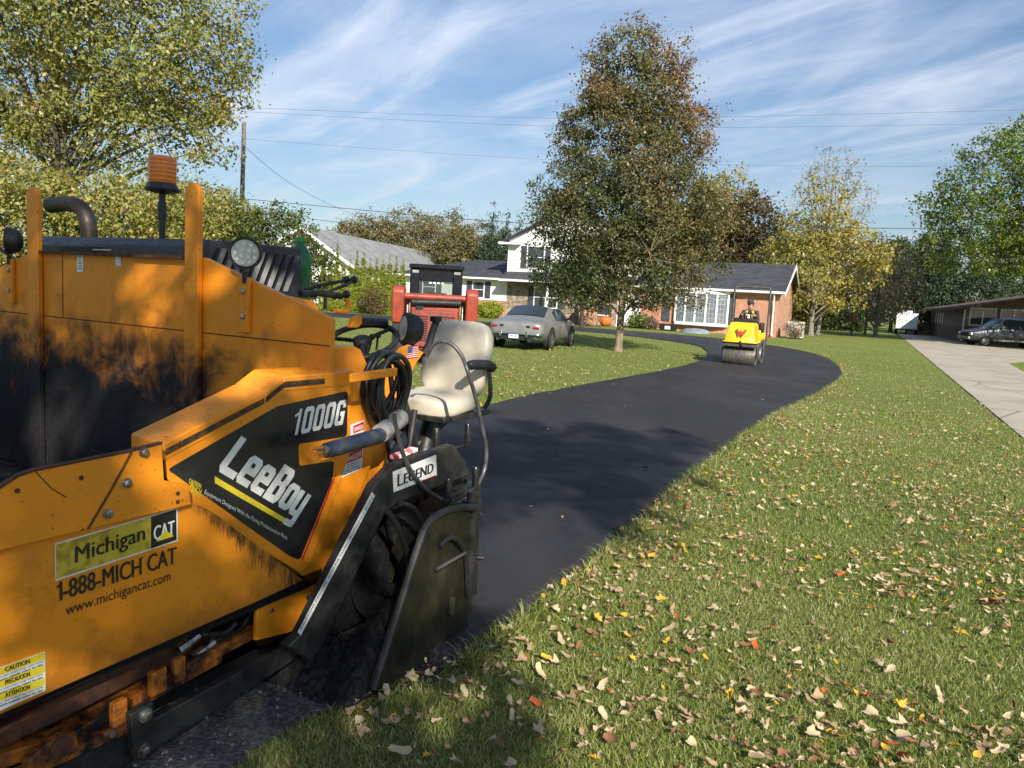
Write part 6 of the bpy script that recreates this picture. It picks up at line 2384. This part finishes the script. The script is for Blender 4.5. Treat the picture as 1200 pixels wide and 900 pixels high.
LM_CON = leaf_mat('conifer needles', [(0, (.022, .044, .022)), (.6, (.052, .082, .042)), (1, (.10, .13, .065))], .15, .02)
LM_ARB = leaf_mat('arborvitae sprays', [(0, (.13, .18, .018)), (.5, (.29, .34, .034)), (1, (.42, .43, .06))], .35, .02)
LM_RED = leaf_mat('rusty leaves', [(0, (.055, .055, .02)), (.45, (.12, .085, .034)), (.8, (.20, .10, .05)), (1, (.27, .13, .07))], .3, .03)
LM_MIX = leaf_mat('mixed far foliage', [(0, (.07, .085, .034)), (.4, (.16, .155, .055)), (.7, (.24, .19, .085)), (1, (.31, .18, .11))], .3, .02)
LM_BUSH = leaf_mat('evergreen shrub', [(0, (.035, .055, .014)), (.6, (.085, .11, .026)), (1, (.14, .15, .045))], .22, .02)
LM_DRY = leaf_mat('sparse dry leaves', [(0, (.12, .10, .07)), (1, (.24, .19, .12))], .3, .03)

# the ornamental pear in the middle
tb = gnd(724.5, 411.5)
def pear_tone(P, t, g):
    hi = (P[:, 2] - 6.5) / 4.5
    red = np.clip(hi * .15 + P[:, 0] * .045 + .10 + .10 * np.sin(P[:, 0] * 2.1 + P[:, 2] * 1.3), -.2, .55)
    edge = np.abs(P[:, 0]) / 3
    return t * .60 + red + .12 * edge * (P[:, 2] > 6)
lob = []
for z, rx, cx_ in ((2.6, 2.3, .1), (3.9, 2.95, .0), (5.0, 2.85, .02), (6.1, 2.55, .0), (7.2, 2.0, -.05), (8.3, 1.6, -.05)):
    lob.append((cx_, 0, z, rx, rx * .9, 1.25))
for (x, y, z, r_, h_) in ((-.35, 0, 9.3, .95, 1.15), (.75, .1, 9.1, .85, 1.2), (-1.05, .1, 8.9, .6, .9), (-1.2, .2, 8.2, .6, .95), (1.25, -.1, 8.2, .6, 1.05), (-1.9, 0, 6.9, .6, .9), (1.95, 0, 7.1, .65, 1.0), (2.7, 0, 4.6, .8, .9), (-2.5, .1, 4.3, .7, .8), (-2.5, 0, 3.0, .7, .6), (2.6, .2, 3.0, .8, .55), (1.9, -.3, 1.8, .8, .4), (-1.3, -.2, 1.65, 1.0, .35), (.6, -.5, 1.75, .9, .3)):
    lob.append((x, y, z, r_, r_, h_))
tree('pear_tree', 'tall upright pear tree on the lawn, green turning rusty at the top', (tb.x, tb.y, 0), lob, 2500, 38, .165, .092, LM_PEAR, BARKT, 8.6, .135, 11, limbs=26, twigs=200, hole=.38, tonefn=pear_tone, shell=.58, z0=.2, freq=2.1, limb_r=.36)

# small dark tree at the porch
p = at(681, 388, 44.5)
tree('porch_tree', 'small dark spreading tree with a black forked trunk before the porch', (p.x, p.y, 0), [(-.4, 0, 2.9, 2.7, 2.2, .75), (-1.6, 0, 2.5, 1.6, 1.5, .6), (1.0, 0, 2.7, 1.6, 1.5, .6), (-.6, 0, 3.4, 1.6, 1.4, .5)], 420, 26, .22, .14, LM_DGRN, BARKD, 2.6, .16, 5, limbs=16, twigs=60, hole=.35, z0=.35, limb_r=.6,
     tonefn=lambda P, t, g: t)

# the big maple at upper left with lower companions
def maple_tone(P, t, g):
    return t * .85 + .05 + .25 * np.sin(P[:, 0] * .9 + 1) * np.sin(P[:, 2] * .8) * .5
tree('maple_tree', 'big spreading maple filling the upper left, olive leaves going gold', (-22.6, 38, 0), [(0, 0, 13.6, 7.6, 6, 4.8), (-6, 0, 12.0, 6, 5.5, 5), (4.6, 0, 12.4, 4.6, 4.2, 3.8), (-2, 0, 17.4, 5.2, 4.6, 2.8), (2.6, -.5, 16.0, 4.0, 4, 2.4), (7.0, 0, 10.8, 2.5, 2.5, 2.2), (3.2, 0, 8.4, 5.0, 4, 1.7), (-6, 0, 8.0, 6, 4, 2.4), (-6, 0, 17.0, 5, 4, 3.0)],
     2700, 32, .38, .20, LM_MAPLE, BARK, 15, .42, 21, limbs=30, twigs=220, hole=.58, shell=.62, tonefn=maple_tone, freq=.85, limb_r=.45)
for i, (x, y, h, r_, lb) in enumerate(((-18.5, 27.5, 5.6, 2.9, 'low golden bushy tree at the left edge behind the exhaust pipe'), (-13.8, 28.5, 5.3, 2.7, 'low golden bushy tree straight behind the beacon lamp'), (-13.4, 33, 5.5, 2.0, 'low golden bushy tree right of the beacon lamp, before the utility pole'))):
    tree('bushy_tree', lb, (x, y, 0), [(0, 0, h * .55, r_, r_, h * .42), (1.2, 0, h * .75, r_ * .6, r_ * .6, h * .22), (-1.3, 0, h * .7, r_ * .7, r_ * .6, h * .25)], 800, 26, .26, .14, LM_MAPLE, BARK, h * .7, .16, 31 + i, 'low golden trees on the left', limbs=10, twigs=40, hole=.25,
         tonefn=lambda P, t, g: t * .9 + .08)
tree('round_bush', 'dense dome shaped dark green bush behind the louvred hood', (-9.9, 31.5, 0), [(-.2, 0, 2.4, 2.2, 2.1, 2.3), (.6, 0, 2.0, 1.6, 1.7, 1.5), (-1.0, 0, 1.9, 1.8, 1.7, 1.7)], 900, 26, .17, .13, LM_BUSH, BARKD, 2.6, .12, 41, limbs=10, twigs=20, hole=.08, shell=.85, cat='bush', freq=2.2)

# arborvitae hedge: each a column of its own
proto = None
HB = [gnd(374 + i * 7.1, 362 + i * .46) for i in range(15)]
for i in range(13):
    w = .52
    x_ = -12.9 + i * .42
    y_ = 47.5 + (i % 3) * .15
    pxl = 378 + i * 7.7
    pos = at(pxl, 360, 47.5 + .2 * (i % 2))
    g = random.Random(i)
    if i < 3:
        proto_i = tree('arborvitae', 'narrow yellow green arborvitae standing in the tall clipped row', (0, 0, 0), [(0, 0, .8, .23, .23, .85), (0, 0, 1.6, .21, .21, .8), (0, 0, 2.4, .14, .14, .75), (0, 0, 3.15, .04, .04, .55)], 520, 22, .042, .075, LM_ARB, BARKD, 2.6, .05, 50 + i, 'arborvitae in the tall row', limbs=0, twigs=0, hole=.05, shell=.8, up=.9, cat='shrub', freq=4, leafout=.8, asp=.45)
        proto = (proto or []) + [proto_i]
        o = proto_i
    else:
        o = copy_tree(proto[i % 3])
    s_ = g.uniform(.84, 1.12)
    o.location = (pos.x, pos.y, 0)
    o.scale = (1.05, 1.05, s_)
    o.rotation_euler = (0, 0, g.uniform(0, 6))
p = at(437, 361, 46.2)
tree('dogwood_bush', 'small leafless reddish bush at the right end of the arborvitae row', (p.x, p.y, 0), [(0, 0, .9, .9, .7, .7)], 120, 14, .15, .10, LM_RED, BARKD, .5, .05, 66, limbs=30, twigs=60, hole=.1, cat='bush', z0=.1)
p = HF.world(HF.hv(573, 375, -1.6)[0], -1.6)
tree('round_shrub', 'round light green shrub below the white wing, left of the parked car', (p.x, p.y, 0), [(0, 0, .55, .85, .75, .55)], 260, 20, .10, .10, LM_ARB, BARKD, .4, .04, 67, limbs=6, twigs=0, hole=0, shell=.9, cat='shrub')
p = HF.world(HF.hv(748, 384, -1.0)[0], -1.0)
tree('flower_shrub', 'small leafy shrub at the foot of the brick wall by the door', (p.x, p.y, 0), [(0, 0, .5, .7, .6, .5)], 120, 18, .12, .11, LM_GRN, BARKD, .3, .03, 68, limbs=6, twigs=0, hole=.1, cat='shrub')
p = HF.world(HF.hv(762, 386, -1.0)[0], -1.0)
tree('dry_shrub', 'greyish dry ornamental grass clump beside the black planter', (p.x, p.y, 0), [(0, 0, .35, .5, .5, .38)], 90, 16, .12, .13, LM_DRY, BARKD, .2, .03, 69, limbs=10, twigs=0, hole=0, cat='shrub', asp=.25)
p = HF.world(.55, -.1)
tree('corner_shrub', 'twiggy brown shrub at the brick corner by the air conditioner', (p.x + .6, p.y, 0), [(0, 0, .6, .6, .5, .55)], 60, 12, .14, .09, LM_RED, BARKD, .4, .03, 70, limbs=24, twigs=20, hole=.1, cat='shrub', z0=.1)

# beyond the houses
far = [  # name, label, px, Y, height, radius, leaf material, seed, kind
    ('autumn_tree', 'muted pink and green tree over the grey roof, leftmost behind the houses', 425, 98, 11.0, 4.2, LM_MIX, 71, 0),
    ('autumn_tree', 'muted pink and green tree over the grey roof, second behind the houses', 462, 100, 12.0, 5.0, LM_MIX, 72, 0),
    ('autumn_tree', 'pinkish autumn tree rising above the middle of the white wing roof', 508, 96, 12.0, 4.6, LM_MIX, 73, 0),
    ('autumn_tree', 'greener autumn tree left of the dark firs', 545, 92, 10.2, 3.6, LM_MIX, 74, 0),
    ('fir_tree', 'dark fir left of the white gable, the tallest of three', 572, 88, 11.4, 2.4, LM_CON, 75, 1),
    ('fir_tree', 'dark slim fir in the middle of three beside the white gable', 588, 89, 10.8, 1.6, LM_CON, 76, 1),
    ('fir_tree', 'dark fir just left of the white gable, partly behind it', 603, 90, 10.6, 2.2, LM_CON, 77, 1),
    ('lime_tree', 'pale yellow green treetop rising behind the right of the pear tree', 828, 66, 13.6, 3.0, LM_YEL, 78, 2),
    ('rust_tree', 'dark rusty tree behind the brick wing roof', 862, 64, 11.2, 3.4, LM_RED, 79, 0),
    ('rust_tree', 'rusty green tree behind the ridge of the brick wing', 800, 68, 9.5, 4.0, LM_RED, 80, 0),
    ('yellow_tree', 'broad yellow autumn tree right of the brick house', 952, 54.5, 12.0, 3.9, LM_YEL, 81, 3),
    ('yellow_tree', 'low yellow green tree just behind the brick gable end', 925, 62, 7.4, 3.0, LM_YEL, 82, 0),
    ('green_tree', 'mid green tree behind the bare grey tree', 1045, 84, 11.0, 5.0, LM_DGRN, 83, 0),
    ('spruce_tree', 'blue grey spruce between the trailer and the big green tree', 1100, 80, 11.5, 3.2, LM_CON, 84, 1),
    ('spruce_tree', 'dark spruce behind the roof of the low dark house', 1150, 78, 12.5, 3.8, LM_CON, 85, 1),
    ('green_tree', 'dark tree behind the white trailer', 1070, 96, 12.0, 5.0, LM_DGRN, 86, 0),
    ('green_tree', 'dark green tree at the far right behind the low house', 1205, 84, 13, 5.5, LM_DGRN, 87, 0),
    ('green_tree', 'dark green tree behind the yellow tree', 985, 92, 10.0, 5.5, LM_DGRN, 88, 0),
    ('green_tree', 'dark tree filling the gap behind the rusty tree', 895, 95, 10.5, 5.0, LM_DGRN, 89, 0),
]
for (nm, lb, px_, Y, h, r_, lm, sd, kd) in far:
    p = at(px_, 370, Y)
    loc = (p.x, p.y, 0)
    if kd == 1:
        g = np.random.default_rng(sd)
        lobs = []
        for q in range(9):
            t = q / 8
            lobs.append((0, 0, h * (.10 + .86 * t), r_ * (1 - t) ** .9 + .12, r_ * (1 - t) ** .9 + .12, h * .075))
        tree(nm, lb, loc, lobs, 620, 20, .30, .30, lm, BARKD, h * .95, .2, sd, 'far firs and spruces', limbs=0, twigs=0, hole=.12, shell=.85, up=-.2, asp=.35)
    elif kd == 3:
        tree(nm, lb, loc, [(0, 0, 4.6, r_ * 1.1, r_, 2.6), (-1.6, 0, 4.0, r_ * .9, r_, 2.2), (2.0, 0, 5.6, r_ * .75, r_, 2.0), (0, 0, 7.4, r_ * .7, r_ * .6, 2.2), (-2.0, 0, 6.2, 1.8, 2, 1.6), (.2, 0, 9.4, 1.6, 1.5, 1.6)], 760, 20, .30, .21, lm, BARKP, 9.5, .20, sd, None, limbs=40, twigs=160, hole=.58, tonefn=lambda P, t, g: t * .9 + .06 + .18 * np.sin(P[:, 0] * .8), z0=.12)
    else:
        tree(nm, lb, loc, [(0, 0, h * .55, r_, r_, h * .38), (r_ * .35, 0, h * .72, r_ * .65, r_ * .6, h * .25), (-r_ * .4, 0, h * .66, r_ * .6, r_ * .6, h * .24), (0, 0, h * .30, r_ * .9, r_ * .8, h * .22)], 620 if kd == 0 else 460, 22, .40, .27, lm, BARK, h * .75, .2, sd, None, limbs=12, twigs=50, hole=.30, tonefn=(lambda P, t, g: t * .62) if lm is LM_RED else None)
# bare crowns: thin upright twigs above the yellow tree, the drooping grey tree beside it
for (nm, lb, px_, Y, lobs, th, sd, lim, tw) in (
        ('bare_tree', 'tall nearly bare tree whose fine twigs stand above the yellow crown', 960, 56.5, [(0, 0, 9.3, 3.0, 2.5, 3.2), (0, 0, 11.2, 2.2, 2, 2.2)], 11.5, 91, 46, 420),
        ('bare_tree', 'drooping leafless grey tree left of the white trailer', 1028, 60, [(0, 0, 3.6, 3.2, 3, 2.6), (.6, 0, 5.6, 2.2, 2, 1.6)], 5.0, 92, 50, 520)):
    p = at(px_, 372, Y)
    tree(nm, lb, (p.x, p.y, 0), lobs, 640, 3 if sd == 91 else 5, .30, .16, LM_YEL if sd == 91 else LM_DRY, BARKP, th, .17, sd, None, limbs=lim, twigs=tw, hole=.1, z0=.15, limb_r=.5)

# big green tree on the right, its limbs hanging over the low house
tree('broadleaf_tree', 'large bright green tree at the right edge with a few orange sprays', (39.0, 50, 0), [(-8.2, 0, 9.6, 4.6, 4, 3.8), (-10.8, 0, 7.6, 2.2, 2.4, 2.5), (-5, 0, 8, 3.6, 3.4, 3.8), (-3.2, 2, 8.2, 3.5, 3.5, 3.0), (-6.5, 0, 12.6, 3.6, 3, 2.0), (-3.2, -2, 5.0, 1.7, 2.0, 2.6), (-8.5, 1, 5.6, 3.0, 2.5, 1.2), (-1, 0, 9, 4, 4, 3.5)], 1900, 26, .30, .19, LM_GRN, BARK, 9.5, .32, 95, limbs=26, twigs=120, hole=.33, freq=1.2)
tree('broadleaf_tree', 'shade tree added out of view on the right, beyond the grey van', (47.5, 52.0, 0), [(0, 0, 7.5, 5, 5, 4), (-3, 0, 6, 3, 3, 2.6)], 900, 22, .40, .24, LM_GRN, BARK, 8.5, .32, 96, limbs=16, twigs=60, hole=.2)  # unseen tree, placed so its shade darkens the low house
tree('broadleaf_tree', 'shade tree added out of view by the concrete driveway, nearer than the grey van', (42.5, 46.0, 0), [(0, 0, 7.2, 4.4, 3.6, 3.4), (-2.2, 0, 6.2, 2.4, 2.4, 2.0)], 800, 22, .30, .18, LM_GRN, BARK, 6.5, .24, 97, limbs=12, twigs=40, hole=.15)  # stands outside the frame, added to shade the house front
tree('broadleaf_tree', 'leafy tree added just right of the view to shade the grey van', (37.0, 44.0, 0), [(0, 0, 5.6, 3.6, 3, 2.6), (1.0, 0, 8, 3.0, 3, 2.4)], 620, 22, .30, .18, LM_GRN, BARK, 6.0, .2, 98, limbs=12, twigs=40, hole=.15)  # added past the right edge to put the van in shade
# far wood closing the horizon
g = np.random.default_rng(99)
n = 26000
ang = g.uniform(R(-60), R(62), 900)
cl = np.stack([np.sin(ang) * 135, np.cos(ang) * 135, g.uniform(0, 1, 900) ** 1.2 * (7 + 3 * np.sin(ang * 23) + 2 * np.sin(ang * 61))], 1)
cl[:, :2] *= g.uniform(.94, 1.08, (900, 1))
k_ = np.repeat(np.arange(900), 28)
P = cl[k_] + g.normal(0, .9, (len(k_), 3))
V, F = leaf_cloud(P, .85, np.zeros((len(k_), 3)), g)
o = np_mesh('woods', V, F, LM_DGRN, tone=np.clip(g.random(900)[k_] * .7 + g.random(len(k_)) * .5, 0, 1))
tag(o, 'dark distant woods along the horizon', 'woods', kind='stuff')
# dark undergrowth under the yellow trees
hd = empty('hedge', at(985, 380, 74), 0, 'dark low hedge closing the lawn under the yellow and bare trees', 'hedge')
hd.location.z = 0
g = np.random.default_rng(98)
cl = np.stack([g.uniform(-10, 1.8, 420), g.uniform(-.8, .8, 420), g.random(420) * 2.0], 1)
k_ = np.repeat(np.arange(420), 24)
P = cl[k_] + g.normal(0, .25, (len(k_), 3))
V, F = leaf_cloud(P, .26, np.zeros((len(k_), 3)), g)
np_mesh('foliage', V, F, LM_DGRN, hd, tone=g.random(len(k_)))

# trees behind the photographer, whose shade falls on the machine and the near mat
def back(pt, h):
    """ground spot a crown point of height h must stand over for its shade to reach pt"""
    t = (h - pt[2]) / SUN_DIR.z
    return Vector((pt[0] + SUN_DIR.x * t, pt[1] + SUN_DIR.y * t, h))


SH = [((-3.2, 4.6, 1.5), 8.0, 1.9), ((-1.9, 3.9, 1.3), 7.4, 1.5), ((-1.2, 2.4, .7), 6.8, 1.2), ((-1.9, 1.7, .8), 7.6, 1.3), ((-.55, 3.2, .4), 6.4, .85), ((.1, 7.0, .0), 8.4, 1.25), ((1.0, 8.2, 0), 9.0, 1.1), ((.35, 6.4, 0), 8.4, .9), ((.6, 7.5, 0), 8.9, 1.0), ((-.4, 7.7, 0), 9.2, 1.2), ((1.5, 9.2, 0), 9.4, .8), ((-.8, 8.8, .0), 9.6, 1.5), ((-4.5, 3.2, 1.4), 8.6, 2.0), ((-.2, 2.3, .1), 6.2, .75), ((-.3, 2.75, 0), 6.0, .6), ((-.12, 2.3, 0), 5.6, .55), ((-.05, 1.9, 0), 5.6, .5), ((-5.5, 6.5, 0), 9.8, 2.2)]
lobs = []
base = Vector((.2, -9.6, 0))
for pt, h, r_ in SH:
    c_ = back(pt, h) - base
    lobs.append((c_.x, c_.y, c_.z, r_, r_ * 1.0, r_ * .55))
tree('maple_tree', 'maple standing behind the viewpoint that shades the machine', (base.x, base.y, 0), lobs, 1050, 22, .12, .15, LM_MAPLE, BARK, 7.5, .22, 124, limbs=9, twigs=60, hole=.56, shell=.3, limb_r=.25, freq=6.5)

# ================================================================ UTILITY POLE AND WIRES
pb = at(281, 340, 48)
pole = empty('utility_pole', (pb.x, pb.y, 0), 0, 'grey wooden utility pole at the right edge of the big maple', 'utility pole')
zt = at(286, 143, 48).z
mb = MB().use(M('pole timber', (.24, .21, .18), .9, c2=(.15, .13, .11), scale=8, mscale=(1, 1, .2)))
tx = at(286, 143, 48).x - pb.x
mb.tube([(0, 0, -.1), (tx, 0, zt)], [.17, .12], 12)
mb.build('pole', None, pole)
mb = MB().use(STEEL); mb.cyl((tx, -.2, zt - .4), (tx, .2, zt - .4), .04); mb.cyl((tx * .9, -.2, zt - 2.2), (tx * .9, .2, zt - 2.2), .05); mb.build('insulator', None, pole)
WIRE = M('wire black', (.02, .02, .022), .6)
WIREL = M('wire grey', (.09, .10, .12), .6)
wires = [
    ('thick power cable, the upper of two dark lines low over the roofs', [(286, 233, 48), (620, 262, 46), (900, 266, 44), (1300, 270, 42)], .017, WIRE),
    ('thick power cable, the lower dark line just above the roofs', [(286, 247, 48), (620, 286, 46), (900, 300, 44), (1300, 304, 42)], .013, WIRE),
    ('thin grey overhead wire, highest across the sky', [(287, 126, 48), (620, 138, 46), (900, 136, 44), (1300, 126, 42)], .008, WIREL),
    ('thin grey overhead wire close below the highest one', [(287, 131, 48), (620, 147, 46), (900, 149, 44), (1300, 142, 42)], .008, WIREL),
    ('faint grey overhead wire halfway up the sky', [(286, 163, 48), (620, 186, 46), (900, 194, 44), (1300, 196, 42)], .006, WIREL),
    ('slanting service wire dropping from the pole to the grey roofed house', [(287, 172, 48), (330, 208, 54), (375, 234, 60), (415, 252, 68)], .012, WIRE),
]
for lb, pts, r_, m_ in wires:
    mb = MB().use(m_)
    mb.tube(smooth_path([at(*p) for p in pts], 8), r_, 6)
    tag(mb.build('overhead_wire', None), lb, 'wire', 'overhead wires')

# ================================================================ FALLEN LEAVES
def leaf_shape(kind, g):
    """outline with lobes, curled up at the rim"""
    n = 14 if kind != 2 else 10
    pts = []
    for i in range(n):
        a = 6.2832 * i / n
        if kind == 2: r_ = .5 * (.55 + .45 * abs(math.cos(a)))
        else: r_ = (.5 if i % 2 == 0 else .34) * (1 - .2 * (i % 4 == 2))
        r_ *= g.uniform(.7, 1.15)
        pts.append((r_ * math.cos(a), r_ * math.sin(a) * (.85 if kind != 2 else .62)))
    cu, cv = g.uniform(.5, 2.2), g.uniform(-.3, 1.2)
    tw = g.uniform(-1.1, 1.1)
    wv = g.uniform(0, 6)
    vs = [(0, 0, 0)]
    for x, y in pts:
        vs.append((x * .5, y * .5, cu * y * y * .25 + tw * x * y * .2))
    for x, y in pts:
        vs.append((x * .9, y * (1 - .25 * min(1, cu * .5)), cu * y * y + cv * x * x * .6 + tw * x * y + .05 * math.sin(9 * x + 7 * y + wv)))
    fs = []
    for i in range(n):
        j = (i + 1) % n
        fs += [(0, 1 + i, 1 + j), (1 + i, 1 + n + i, 1 + n + j, 1 + j)]
    vs += [(-.5, 0, cv * .15), (-.85, .03, .05), (-.85, -.0, .05)]
    fs.append((len(vs) - 3, len(vs) - 2, len(vs) - 1))
    return vs, fs


def dry_mat(name, a, b):
    m, n, l, bs = nodes_of(name)
    l.new(mixcol(n, l, mrange(n, l, noise(n, l, 30, 5, .7), .35, .7), a, b), bs.inputs['Base Color'])
    bs.inputs['Roughness'].default_value = .65
    bs.inputs['Specular IOR Level'].default_value = .25
    return m


LMS = {'tan': dry_mat('dry tan leaf', (.37, .265, .145), (.23, .155, .085)), 'pale': dry_mat('pale dry leaf', (.47, .385, .235), (.33, .25, .15)),
       'brown': dry_mat('brown leaf', (.22, .11, .05), (.14, .07, .035)), 'yellow': dry_mat('yellow leaf', (.55, .36, .04), (.42, .24, .03)), 'orange': dry_mat('orange red leaf', (.46, .12, .03), (.33, .07, .02))}
LAB = {'tan': 'curled dry tan leaf lying in the lawn grass', 'pale': 'pale bleached dry leaf lying in the lawn grass', 'brown': 'crumpled brown fallen leaf lying in the lawn grass',
       'yellow': 'yellow fallen maple leaf lying on the green lawn', 'orange': 'bright orange red fallen leaf lying on the green lawn'}
WT = {'tan': .42, 'pale': .34, 'brown': .14, 'yellow': .075, 'orange': .025}
g = np.random.default_rng(2024)
n = 70000
d = 1.9 + g.random(n) ** .95 * 24
a = g.uniform(R(-12), R(50), n)
P = np.stack([np.sin(a) * d, np.cos(a) * d], 1)
clus = np.sin(P[:, 0] * 2.1 + np.sin(P[:, 1] * 1.7) * 1.5) + np.sin(P[:, 1] * 2.6 + P[:, 0])
clus2 = np.sin(P[:, 0] * 6.3 + 2 * np.sin(P[:, 1] * 4.1)) * np.sin(P[:, 1] * 5.7 + 1.5 * np.sin(P[:, 0] * 3.7))
dens = np.clip(.34 + .16 * clus + .9 * np.clip(clus2 - .35, 0, 1) * (clus > -.6), .02, 1) * np.clip(1.2 - d / 19, .08, 1) * np.clip(d / 5.5, .45, 1)
ti = g.random(900) * 75
Pe = np.stack([np.interp(ti, np.arange(200), DR[:, 0]), np.interp(ti, np.arange(200), DR[:, 1])], 1) + np.abs(g.normal(.04, .16, (900, 1))) * np.array([[.88, -.47]]) + np.array([[.05, -.03]])
P = np.concatenate([P, Pe]); d = np.concatenate([d, np.hypot(Pe[:, 0], Pe[:, 1])]); dens = np.concatenate([dens, np.full(900, .8)]); n = len(P)
on_drive = in_poly(P, DRIVE_POLY)
keep = (g.random(n) < dens) & ~in_poly(P, GRAV_POLY) & ~in_poly(P, CONC_POLY) & (~on_drive | (g.random(n) < .012))
P, d, on_drive = P[keep], d[keep], on_drive[keep]
kinds = g.choice(list(WT), len(P), p=list(WT.values()))
size = .024 + .078 * g.beta(1.3, 2.4, len(P))
px_size = size / d
order = np.argsort(-px_size)
protos = {}
rg = random.Random(5)
for c_ in LMS:
    for s_ in range(5):
        vs, fs = leaf_shape((0, 2, 2, 0, 2)[s_], rg)
        me = bpy.data.meshes.new('fallen_leaf')
        me.from_pydata(vs, [], fs)
        me.materials.append(LMS[c_])
        me.polygons.foreach_set('use_smooth', [True] * len(fs))
        protos[c_, s_] = me
used = 0
bulk_v, bulk_f, bulk_m, nb = [], [], [], 0
cl_ = list(LMS)
for i in order:
    c_, s_ = str(kinds[i]), int(g.integers(0, 5))
    z = (.05 if on_drive[i] else .028) + g.uniform(0, .018) * (0 if on_drive[i] else 1)
    e = (g.normal(0, .32), g.normal(0, .32), g.uniform(0, 6.28))
    if used < 298:
        o = bpy.data.objects.new('fallen_leaf', protos[c_, s_])
        C.objects.link(o)
        o.location = (P[i, 0], P[i, 1], z)
        o.rotation_euler = e
        o.scale = (size[i],) * 3
        tag(o, LAB[c_] if not on_drive[i] else LAB[c_], 'leaf', 'fallen leaves on the lawn')
        used += 1
    else:
        me = protos[c_, s_]
        from mathutils import Euler
        Mx = Matrix.Translation((P[i, 0], P[i, 1], z)) @ Euler(e).to_matrix().to_4x4() @ Matrix.Scale(size[i], 4)
        A_ = np.array(Mx)
        co = np.array([v.co for v in me.vertices]) @ A_[:3, :3].T + A_[:3, 3]
        bulk_v.append(co)
        for p_ in me.polygons:
            bulk_f.append([x + nb for x in p_.vertices]); bulk_m.append(cl_.index(c_))
        nb += len(co)
me = bpy.data.meshes.new('fallen_leaves')
me.from_pydata(np.concatenate(bulk_v).tolist(), [], bulk_f)
for c_ in cl_: me.materials.append(LMS[c_])
me.polygons.foreach_set('material_index', bulk_m)
o = bpy.data.objects.new('fallen_leaves', me)
C.objects.link(o)
tag(o, 'the many smaller dry leaves strewn over the lawn beyond the near ones', 'leaves', kind='stuff')
print('leaves', used, len(bulk_v))
